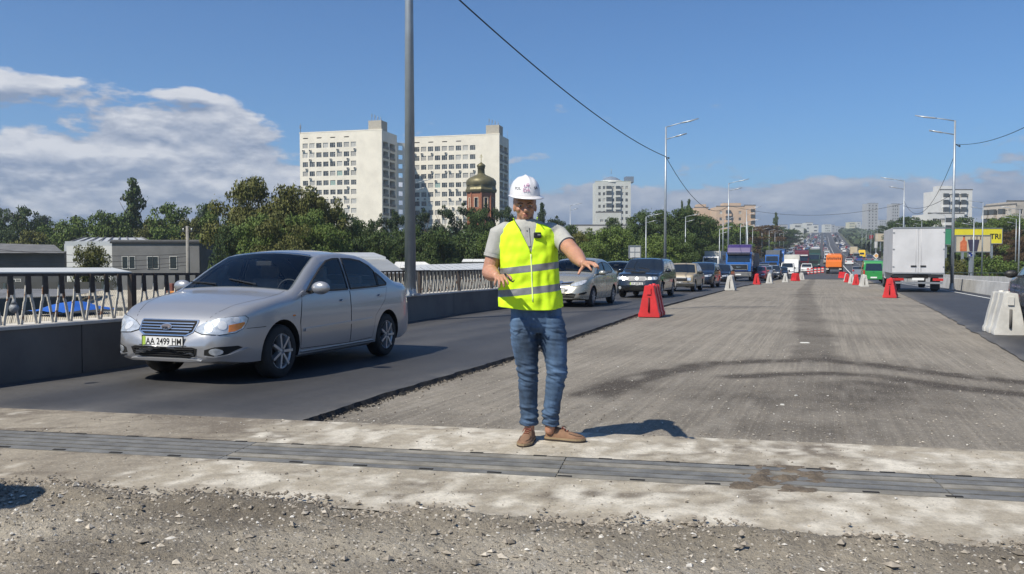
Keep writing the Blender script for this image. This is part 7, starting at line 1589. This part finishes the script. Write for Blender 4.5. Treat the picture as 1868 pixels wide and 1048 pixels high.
# head, jaw, neck
hc = lambda x, y, dd=0: q(x, y, dd-.0)
b.ellips(hc(957, 368, .01), (.078, .098, .112), 18, rot=BAS); b.ellips(hc(958.5, 387, -.022), (.060, .066, .062), 14, rot=BAS); b.ellips(hc(959, 396, -.055), (.030, .030, .026), 10, rot=BAS)
b.ellips(hc(957.5, 371, -.062), (.062, .034, .030), 12, rot=BAS)                                                        # brow
for s_ in (-1, 1): b.ellips(hc(958+s_*11, 383, -.052), (.022, .030, .022), 10, rot=BAS); b.ellips(hc(957.5+s_*19.2, 380, .01), (.010, .018, .028), 10, rot=BAS)
b.caps([hc(958.5, 373, -.088), hc(959.3, 381, -.108), hc(959.6, 385.0, -.114)], [.009, .012, .015], 10); b.ellips(hc(957.2, 386.3, -.098), (.009, .012, .007), 8, rot=BAS); b.ellips(hc(962, 386.3, -.098), (.009, .012, .007), 8, rot=BAS)
b.ellips(hc(959.5, 391.6, -.090), (.024, .012, .005), 10, rot=BAS); b.ellips(hc(959.5, 395.2, -.088), (.021, .012, .0055), 10, rot=BAS)
b.caps([hc(958, 388, .03), hc(958, 402, .035), hc(958, 418, .035)], [.058, .058, .07], 18)
# torso and legs (covered by clothes) so that the body is one figure
loft(b, [(604, 979, .14, .095), (570, 978, .15, .10), (530, 972, .145, .10), (490, 968, .15, .10), (450, 963, .165, .105), (424, 960, .17, .095), (412, 959, .12, .08)])
for L_ in ([(595, 958, .07), (640, 961, .062), (685, 964, .046, -.02), (730, 965, .044), (788, 966, .035, .02)], [(595, 1003, .07), (640, 1011, .06), (682, 1016, .046, -.03), (730, 1010, .042), (788, 1003, .035, .02)]):
    b.caps([q(p[1], p[0], p[3] if len(p) > 3 else 0) for p in L_], [p[2] for p in L_], 14)
# arms
shL, elL, wrL = q(911, 428, .0), q(893, 497, -.01), q(905, 504, -.215)
b.caps([shL, shL.lerp(elL, .5), elL], [.060, .057, .053], 16); b.caps([elL, elL.lerp(wrL, .35), elL.lerp(wrL, .75), wrL], [.054, .054, .042, .030], 16)
shR, elR, wrR = q(1019, 431, .0), q(1046, 461, -.20), q(1063, 481, -.435)
b.caps([shR, shR.lerp(elR, .5), elR], [.060, .056, .052], 16); b.caps([elR, elR.lerp(wrR, .35), elR.lerp(wrR, .75), wrR], [.053, .053, .041, .030], 16)
# hands: palm plus five bent fingers each
def hand(wr, kn, tips, thumb, pw):
    pc = wr.lerp((kn[0]+kn[-1])/2, .55)
    for k in kn: b.caps([wr.lerp(k, .18), wr.lerp(k, .6), k], [.018, .016, .0115], 10)
    for k, (m_, t_), r_ in zip(kn, tips, (.0088, .0095, .0092, .0080)): b.caps([k, m_, (m_+t_)/2+(m_-(k+t_)/2)*.25, t_], [r_*1.12, r_, r_*.92, r_*.78], 10)
    b.caps([wr.lerp(kn[0], .25)]+list(thumb), [.015, .0115, .0098, .0085], 10)
kL = [q(921, 507, -.285), q(916, 508.5, -.295), q(910.5, 509, -.295), q(905, 508.5, -.285)]
hand(wrL, kL, [(q(924.5, 512, -.32), q(927, 519, -.33)), (q(918, 514.5, -.335), q(919.5, 523.5, -.340)), (q(911, 515, -.335), q(911, 524.5, -.340)), (q(903.5, 513.5, -.32), q(902.5, 521, -.325))], (q(924, 503, -.25), q(930, 505, -.285), q(933, 510, -.31)), .04)
kR = [q(1069, 483.5, -.505), q(1073.5, 480.5, -.520), q(1077, 479.5, -.52), q(1079.5, 481, -.505)]
hand(wrR, kR, [(q(1074, 487, -.545), q(1079, 493.5, -.560)), (q(1080, 482, -.565), q(1086.5, 488, -.590)), (q(1084, 481, -.565), q(1091.5, 487, -.590)), (q(1086, 483.5, -.54), q(1092.5, 491, -.560))], (q(1063, 488, -.47), q(1058.5, 494, -.50), q(1055.5, 500, -.515)), .04)
body = link('body', remesh(b, .0036, 'body', m_skin, 3), man)
# face details
m_eye = mat('eye_white', (.45, .43, .40), .3, 0, 0); m_iris = mat('iris_dark', (.03, .02, .015), .2, 0, 0); m_hair = mat('hair_brown', (.045, .028, .018), .8, 0, .3, 40, bump=.003, bscale=120); m_lip = mat('lips', (.33, .11, .085), .5, 0, .1, 30)
W2L = lambda mb: setattr(mb, 'v', [tuple(Vector(v)-MO) for v in mb.v]) or mb
for s_ in (-1, 1):
    W2L(MB().ellips(hc(958+s_*8.6, 376.3, -.083), (.0125, .009, .0062), 8, rot=BAS)).build('eye', m_eye, man); W2L(MB().ellips(hc(958.4+s_*8.6, 376.5, -.0905), (.0055, .003, .0055), 8, rot=BAS)).build('iris', m_iris, man)
    W2L(MB().caps([hc(958+s_*4.5, 372.2, -.0975), hc(958+s_*9, 370.8, -.098), hc(958+s_*13.5, 372.2, -.085)], [.0032, .004, .002], 8)).build('eyebrow', m_hair, man)
W2L(MB().ellips(hc(959.5, 391.9, -.0975), (.021, .006, .0032), 10, rot=BAS).ellips(hc(959.5, 395.0, -.0965), (.018, .006, .0040), 10, rot=BAS)).build('lips', m_lip, man)
hb = MB().ellips(hc(957, 369, .035), (.0805, .088, .100), 16, rot=BAS); W2L(hb).build('hair', m_hair, man)
# helmet
m_hel = mat('helmet_white', (.70, .69, .70), .28, 0, .04, 3, coat=.4)
HY = R(14); HC = hc(957.5, 356, .004); hf = Vector((math.sin(HY), -math.cos(HY), 0))      # local forward (towards camera, turned right)
HR = BAS@Matrix.Rotation(HY, 3, 'Z'); tilt = Matrix.Rotation(R(7), 3, 'X')
hm = MB(); NT = 56
prof = [(1.0, -.02), (1.0, .10), (.985, .25), (.95, .40), (.89, .54), (.80, .67), (.67, .79), (.50, .885), (.30, .95), (.12, .985), (.003, 1.0)]
def hp(r_, z_, t): 
    rid = .012*math.exp(-(math.sin(t-math.pi/2*0)*0+(math.cos(t))**2)/.02)*min(1, r_*1.2) if False else 0
    x, y = .103*r_*math.cos(t), .134*r_*math.sin(t)
    k = (.007*math.exp(-(x/.011)**2)+.004*math.exp(-((abs(x)-.045)/.009)**2))*(1 if z_ > .3 else 0)
    return Vector((x, y, .132*z_+k))
for r_, z_ in prof:
    for i in range(NT): hm.v.append(tuple(HC+HR@tilt@hp(r_, z_, 2*math.pi*i/NT)))
for j in range(len(prof)-1):
    for i in range(NT): hm.f.append((j*NT+i, j*NT+(i+1) % NT, (j+1)*NT+(i+1) % NT, (j+1)*NT+i)); hm.m.append(0); hm.sm.append(True)
helm = thing('safety_helmet', 'white safety helmet with black letters and a pink square logo', 'helmet'); del helm['category']; helm.parent = man; helm.location = (0, 0, 0)
W2L(hm).build('shell', m_hel, helm)
br = MB()
for k, (e, dz) in enumerate(((0, .0), (1, -.006), (1, -.012), (0, -.008))):
    for i in range(NT):
        t = 2*math.pi*i/NT; fwd = max(0, -math.sin(t))**1.5; ex = (.010+.047*fwd)*e; x, y = (.103+ex)*math.cos(t), (.134+ex)*math.sin(t); br.v.append(tuple(HC+HR@tilt@Vector((x, y, dz-.010*fwd*e-.002))))
for j in range(4):
    for i in range(NT): a, c_ = j*NT, ((j+1) % 4)*NT; br.f.append((a+i, a+(i+1) % NT, c_+(i+1) % NT, c_+i)); br.m.append(0); br.sm.append(True)
W2L(br).build('brim', m_hel, helm)
m_pink = mat('logo_pink', (.50, .25, .38), .6, 0, 0)
def htext(body_, ang, zz_, size, m, nm):
    t = R(-90+ang); P0 = hp(.985 if zz_ < .3 else .93, zz_, t); P0 = Vector((P0.x*1.02, P0.y*1.02, P0.z+.001)); n = Vector((P0.x/.107**2, P0.y/.134**2, P0.z/.132**2*.7)).normalized(); p = HC+HR@tilt@(P0+n*.0015)-MO; text(nm, body_, size, m, helm, frame(p, HR@tilt@n), .0006, 1.0)
for i, ch_ in enumerate('POL'): htext(ch_, -58+i*9.5, .33, .028, m_ink, 'helmet_letter')
for i, ch_ in enumerate('SA'): htext(ch_, 22+i*9, .36, .028, m_ink, 'helmet_letter')
for i, ch_ in enumerate('UR'): htext(ch_, -20+i*13, .50, .034, m_pink, 'helmet_logo')
for i, ch_ in enumerate('DA'): htext(ch_, -20+i*13, .26, .034, m_pink, 'helmet_logo')
# polo shirt
m_polo = mat('polo_grey', (.36, .36, .34), .85, 0, .05, 30, bump=.0015, bscale=60)
s_ = MB(); loft(s_, [(600, 979, .150, .105), (560, 977, .165, .115), (520, 971, .170, .120), (480, 966, .178, .125), (450, 963, .185, .125), (430, 960, .190, .118), (416, 959, .165, .105), (406, 958, .105, .088), (401, 958, .070, .075)])
s_.caps([q(925, 424), shL, shL.lerp(elL, .52)], [.075, .074, .068], 18); s_.caps([q(1002, 424), shR, shR.lerp(elR, .50)], [.075, .072, .064], 18)
def dpolo(c): return .004*noise.noise(c*9)+.0025*noise.noise(Vector((c.x*30, c.y*30, c.z*14)))
link('polo_shirt', remesh(s_, .007, 'polo_shirt', m_polo, 3, dpolo), man)
for (a_, e_, k_, rr_) in ((shL, elL, .555, .066), (shR, elR, .535, .062)):
    d_ = (e_-a_).normalized(); c_ = a_.lerp(e_, k_); cf = MB().tube([c_-d_*.006, c_+d_*.016], [rr_+.006, rr_+.004], 20, cap=False).tube([c_+d_*.016, c_-d_*.002], [rr_+.004, rr_-.006], 20, cap=False); W2L(cf).build('sleeve_cuff', m_polo, man)
cl = MB()
for s2 in (-1, 1):
    pts = []; 
    ring = [(q(958, 400, .105)), q(958+s2*12, 399.5, .085), q(958+s2*19, 400, .03), q(958+s2*19.5, 402, -.025), q(958+s2*13, 406, -.070), q(958+s2*4.5, 411, -.090)]
    low = [(q(958, 406, .125)), q(958+s2*14, 407, .10), q(958+s2*25, 409, .035), q(958+s2*25.5, 411, -.035), q(958+s2*17.5, 418, -.088), q(958+s2*9.5, 416.5, -.104)]
    o_ = len(cl.v); cl.v += [tuple(p) for pr in zip(ring, low) for p in pr]
    for i in range(5): cl.f.append((o_+2*i, o_+2*i+2, o_+2*i+3, o_+2*i+1)); cl.m.append(0); cl.sm.append(True)
W2L(cl); co = cl.build('collar', m_polo, man); sm_ = co.modifiers.new('s', 'SUBSURF'); sm_.levels = sm_.render_levels = 2; so = co.modifiers.new('t', 'SOLIDIFY'); so.thickness = .006
W2L(MB().bar(q(960.5, 414, -.112), q(964, 450, -.128), .030, .004, up=FF)).build('placket', m_polo, man)
for py, px in ((421, 961), (433, 962)): W2L(MB().ellips(q(px, py, -.120), (.005, .003, .005), 6, rot=BAS)).build('button', mat('button_grey', (.2, .2, .19), .4), man)
# jeans
m_jean = mat('denim_blue', (.055, .10, .175), .85, 0, .65, 4.5, bump=.0012, bscale=220, stretch=(1, 1, .45))
j = MB(); loft(j, [(606, 980, .12, .095), (596, 979, .165, .115), (575, 978.5, .178, .122), (548, 977, .172, .118), (542, 977, .168, .116)])
for L_ in ([(580, 955, .090, .115), (600, 956, .099, .118), (625, 957.5, .098, .108, -.005), (655, 961, .082, .092, -.01), (678, 963, .073, .082, -.02), (700, 963.5, .070, .076, -.01), (730, 964, .064, .070, .01), (758, 965.5, .062, .064, .025), (776, 966, .068, .070, .03)],
           [(580, 1003, .088, .115), (600, 1006, .099, .118), (625, 1010, .095, .108, -.01), (655, 1014.5, .077, .092, -.025), (678, 1016, .071, .082, -.035), (700, 1013, .068, .076, -.02), (730, 1009, .059, .068, .0), (758, 1005.5, .058, .062, .02), (776, 1004.5, .064, .068, .03)]): loft(j, L_, 28)
zk = lambda py: CAMZ+(470-py)/FOC*D0
def djean(c):
    z = c.z; a = .0060*math.exp(-((z-zk(683))/.085)**2)+.0080*math.exp(-((z-zk(762))/.075)**2)+.004*math.exp(-((z-zk(605))/.07)**2)+.0012
    w = noise.noise(Vector((c.x*7, c.y*7, z*38)))+.6*noise.noise(Vector((c.x*12+4, c.y*12, z*75+c.x*20))); return a*w*1.9
link('jeans', remesh(j, .0062, 'jeans', m_jean, 2, djean), man)
for px0, py0, px1, py1 in ((936, 606, 953, 600), (1008, 600, 1030, 607)): W2L(MB().bar(q(px0, py0, -.112), q(px1, py1, -.116), .004, .003, up=FF)).build('pocket_seam', mat('denim_dark', (.02, .035, .07), .9, 0, 0), man)
# vest
m_vest = mat('neon_yellow_fabric', (.62, .90, .012), .75, 0, .03, 20, bump=.0008, bscale=200); m_ref = mat('reflective_grey', (.20, .205, .215), .45, .2, .08, 30); m_pipe = mat('vest_piping', (.72, .85, .35), .7, 0, 0)
VL = [(403, 958, .078, .092), (408, 958, .120, .104), (413, 959.5, .165, .114), (419, 961, .200, .124), (430, 961.5, .212, .134), (450, 962, .214, .145), (475, 963.5, .212, .150), (500, 965.5, .214, .152), (525, 966.5, .219, .154), (545, 967, .226, .156), (562, 967.5, .231, .158)]
NV_, NR = 128, 110
pys = np.linspace(403, 562, NR); iv = lambda k: np.interp(pys, [p[0] for p in VL], [p[k] for p in VL]); cx_, ra_, rb2 = iv(1), iv(2)*.965, iv(3)*.97
vm = bmesh.new(); rows_ = []
for i in range(NR):
    row = []; c = q(cx_[i], pys[i], .0)
    f_ = min(1, max(0, (pys[i]-440)/110))
    for k in range(NV_):
        t = 2*math.pi*k/NV_; ct, st_ = math.cos(t), math.sin(t); sx = abs(ct)**.86*(1 if ct > 0 else -1); sy_ = abs(st_)**.92*(1 if st_ > 0 else -1)
        fold = f_*(.010*noise.noise(Vector((ct*3.6, st_*3.6, i*.012)))*2+.003*math.sin(t*9+i*.03))+.009*noise.noise(Vector((ct*2.4+5+i*.02, st_*2, i*.07)))+.005*noise.noise(Vector((ct*5+i*.05, st_*5, i*.10)))
        row.append(vm.verts.new(c+RR*(ra_[i]+fold)*sx+FF*(rb2[i]+fold)*sy_-MO+Vector((0, 0, .01*f_*f_*math.sin(t*2+1)))))
    rows_.append(row)
for i in range(NR-1):
    for k in range(NV_): vm.faces.new((rows_[i][k], rows_[i+1][k], rows_[i+1][(k+1) % NV_], rows_[i][(k+1) % NV_]))
def bis(p, n, sel=None):
    fs = [f for f in vm.faces if sel is None or sel(f.calc_center_median())]; g_ = list({v for f in fs for v in f.verts})+list({e for f in fs for e in f.edges})+fs
    bmesh.ops.bisect_plane(vm, geom=g_, plane_co=p, plane_no=n, dist=1e-5)
front_ = lambda c: (c+MO-q(965, 450)).dot(FF) < 0
Vb = q(968.5, 463)-MO; nL = (q(935, 396)-q(968.5, 463)).cross(FF).normalized(); nR_ = (q(981, 394)-q(968.5, 463)).cross(FF).normalized()
if nL.dot(RR) < 0: nL = -nL
if nR_.dot(RR) > 0: nR_ = -nR_
up_ = lambda c: front_(c) and c.z > Vb.z-.03
bis(Vb, nL, up_); bis(Vb, nR_, up_)
dele = [f for f in vm.faces if front_(f.calc_center_median()) and (f.calc_center_median()-Vb).dot(nL) > 0 and (f.calc_center_median()-Vb).dot(nR_) > 0 and f.calc_center_median().z > Vb.z-.001]
bmesh.ops.delete(vm, geom=dele, context='FACES')
bands = []
for (yl, yr, h_) in ((496.5, 483, 12.), (536, 523, 12.5)):
    a, b2 = q(908, yl), q(1022, yr); n_ = (b2-a).cross(FF).normalized(); n_ = n_ if n_.z > 0 else -n_; hh = h_/2/262; mid_ = (a+b2)/2-MO; bis(mid_+n_*hh, n_); bis(mid_-n_*hh, n_); bands.append((mid_, n_, hh))
bm2s = []
for mid_, n_, hh in bands:
    c2 = vm.copy(); bmesh.ops.delete(c2, geom=[f for f in c2.faces if abs((f.calc_center_median()-mid_).dot(n_)) > hh], context='FACES'); c2.normal_update()
    for v in c2.verts: 
        o2 = (v.co+MO-q(966, 500)); o2.z = 0; v.co += o2.normalized()*.0022
    bm2s.append(c2)
me_v = bpy.data.meshes.new('vest'); bmesh.ops.recalc_face_normals(vm, faces=vm.faces); vm.to_mesh(me_v); me_v.materials.append(m_vest); me_v.polygons.foreach_set('use_smooth', [True]*len(me_v.polygons)); vest = link('safety_vest', me_v, man); so = vest.modifiers.new('t', 'SOLIDIFY'); so.thickness = .003; so.offset = 0
for c2 in bm2s:
    me_ = bpy.data.meshes.new('reflective_band'); c2.to_mesh(me_); me_.materials.append(m_ref); me_.polygons.foreach_set('use_smooth', [True]*len(me_.polygons)); link('reflective_band', me_, vest)
vbv = BVHTree.FromBMesh(vm)
def on_vest(px, py, o_=.004):
    p = q(px, py, -.6)-MO; d = (q(px, py, .0)-MO-p).normalized(); h, n, _, _ = vbv.ray_cast(p, d); return (h if h else q(px, py, -.15)-MO)-d*o_
def vstrip(pts, w, nm, m, o_=.004):
    P = [on_vest(*p, o_) for p in pts]; MB().tube(P, [(w, .0022)]*len(P), 8, up=FF).build(nm, m, vest)
vstrip([(968.5+(i*.25), 464+i*6.2) for i in range(15)], .0045, 'zip', m_pipe); vstrip([(936.5+i*32/9, 399+i*64/9) for i in range(10)], .004, 'neck_piping', m_vest); vstrip([(980-i*11.5/9, 397+i*66/9) for i in range(10)], .004, 'neck_piping', m_vest)
# microphone, strap in hand
mp_ = on_vest(980.5, 429.5, .012); mc = MB().box((0, 0, 0), (.052, .016, .040)); o = mc.build('microphone', mat('mic_black', (.012, .012, .013), .4, 0, 0), None, mp_+MO, YAW, bevel=.008); tag(o, 'small black clip-on microphone fixed to the yellow vest', 'microphone')
MB().box((.010, -.0095, .002), (.020, .002, .006)).build('mic_mark', mat('mark_grey', (.3, .3, .3), .5), o)
o = MB().tube([q(921, 500, -.30), q(926, 506, -.325), q(931, 512, -.335), q(936, 514.5, -.335), q(938.5, 511, -.335)], [.007, .007, .006, .005, .003], 8).build('black_pointer', MATS['mic_black'], None); tag(o, 'thin black curved pointer held in the lowered hand', 'pointer')
# shoes
m_sue = mat('brown_suede', (.20, .115, .070), .9, 0, .16, 16, bump=.001, bscale=160); m_sole = mat('sole_tan', (.26, .19, .11), .8, 0, .1, 20); m_sold = mat('sole_dark', (.03, .022, .018), .8, 0, 0); m_lace = mat('lace_red_brown', (.19, .05, .035), .8, 0, 0)
def shoe(toe_px, toe_py, heel, side):
    gzz = MO.z; t_ = at(toe_px, 1.28/((toe_py-470)/FOC)); t_.z = gzz; h_ = heel.copy(); h_.z = gzz; d = (t_-h_).normalized(); t_ = h_+d*.285; w = Vector((-d.y, d.x, 0)); P = lambda s, x, z: h_+d*s*.285+w*x+Z3*z-MO
    ts = [0, .04, .12, .25, .4, .55, .7, .82, .92, .97, 1.0]; hw_ = [.018, .028, .034, .036, .038, .044, .049, .047, .036, .024, .008]; ht = [.045, .075, .092, .095, .088, .070, .058, .050, .042, .036, .028]; mb = MB(); n = 14
    for s, a, z in zip(ts, hw_, ht):
        for k in range(n+1):
            an = math.pi*k/n; mb.v.append(tuple(P(s, a*math.cos(an)*(1.0 if math.sin(an) < .6 else .97), .020+(z-.02)*math.sin(an)**.75)))
    for i in range(len(ts)-1):
        for k in range(n): aa = i*(n+1)+k; mb.f.append((aa, aa+1, aa+n+2, aa+n+1)); mb.m.append(0); mb.sm.append(True)
    sh = mb.build('shoe', m_sue, man)
    for nm, m_, z0, z1, ex in (('welt', m_sole, .010, .024, .0045), ('outsole', m_sold, .0, .0115, .005)):
        out = [(s, a+ex) for s, a in zip(ts, hw_)]; pl = [P(s-(.02 if s == 0 else 0)+(.015 if s == 1 else 0), a, 0) for s, a in out]+[P(s-(.02 if s == 0 else 0)+(.015 if s == 1 else 0), -a, 0) for s, a in out[::-1]]; N_ = len(pl); s3 = MB(); s3.add([p+Z3*z0 for p in pl]+[p+Z3*z1 for p in pl], [tuple(range(N_)), tuple(range(2*N_-1, N_-1, -1))]+[(i, (i+1) % N_, (i+1) % N_+N_, i+N_) for i in range(N_)]); s3.build(nm, m_, sh)
    for s in (.42, .49, .56): z = float(np.interp(s, ts, ht)); a = float(np.interp(s, ts, hw_)); MB().tube([P(s, -a*.45, z*.93+.004), P(s+.01, 0, z+.006), P(s, a*.45, z*.93+.004)], .0032, 6).build('lace', m_lace, sh)
    MB().tube([P(.42, 0, .094), P(.45, .02, .098), P(.50, .028, .085)], .003, 6).tube([P(.42, 0, .094), P(.46, -.022, .097), P(.52, -.03, .080)], .003, 6).build('lace_bow', m_lace, sh)
    MB().tube([P(.93, -.02, .040), P(.80, -.036, .046), P(.62, -.034, .058)], .0016, 6).tube([P(.93, .02, .040), P(.80, .036, .046), P(.62, .034, .058)], .0016, 6).build('toe_stitch', m_sold, sh)
shoe(960, 811, q(970, 780, .075), -1); shoe(1046, 806, q(996, 780, .055), 1)
# ================================================================== HAZE
hz = MB().box((150, 850, 70), (2700, 2000, 170)).build('haze', bpy.data.materials.new('haze_air'), kind='stuff')
hm_ = MATS.get('x') or bpy.data.materials['haze_air']; hm_.use_nodes = True; t_ = hm_.node_tree; t_.nodes.clear(); ou_ = t_.nodes.new('ShaderNodeOutputMaterial'); pv = t_.nodes.new('ShaderNodeVolumePrincipled')
pv.inputs['Color'].default_value = (.80, .88, 1.0, 1); pv.inputs['Density'].default_value = .00030; pv.inputs['Anisotropy'].default_value = .2; t_.links.new(pv.outputs[0], ou_.inputs['Volume'])
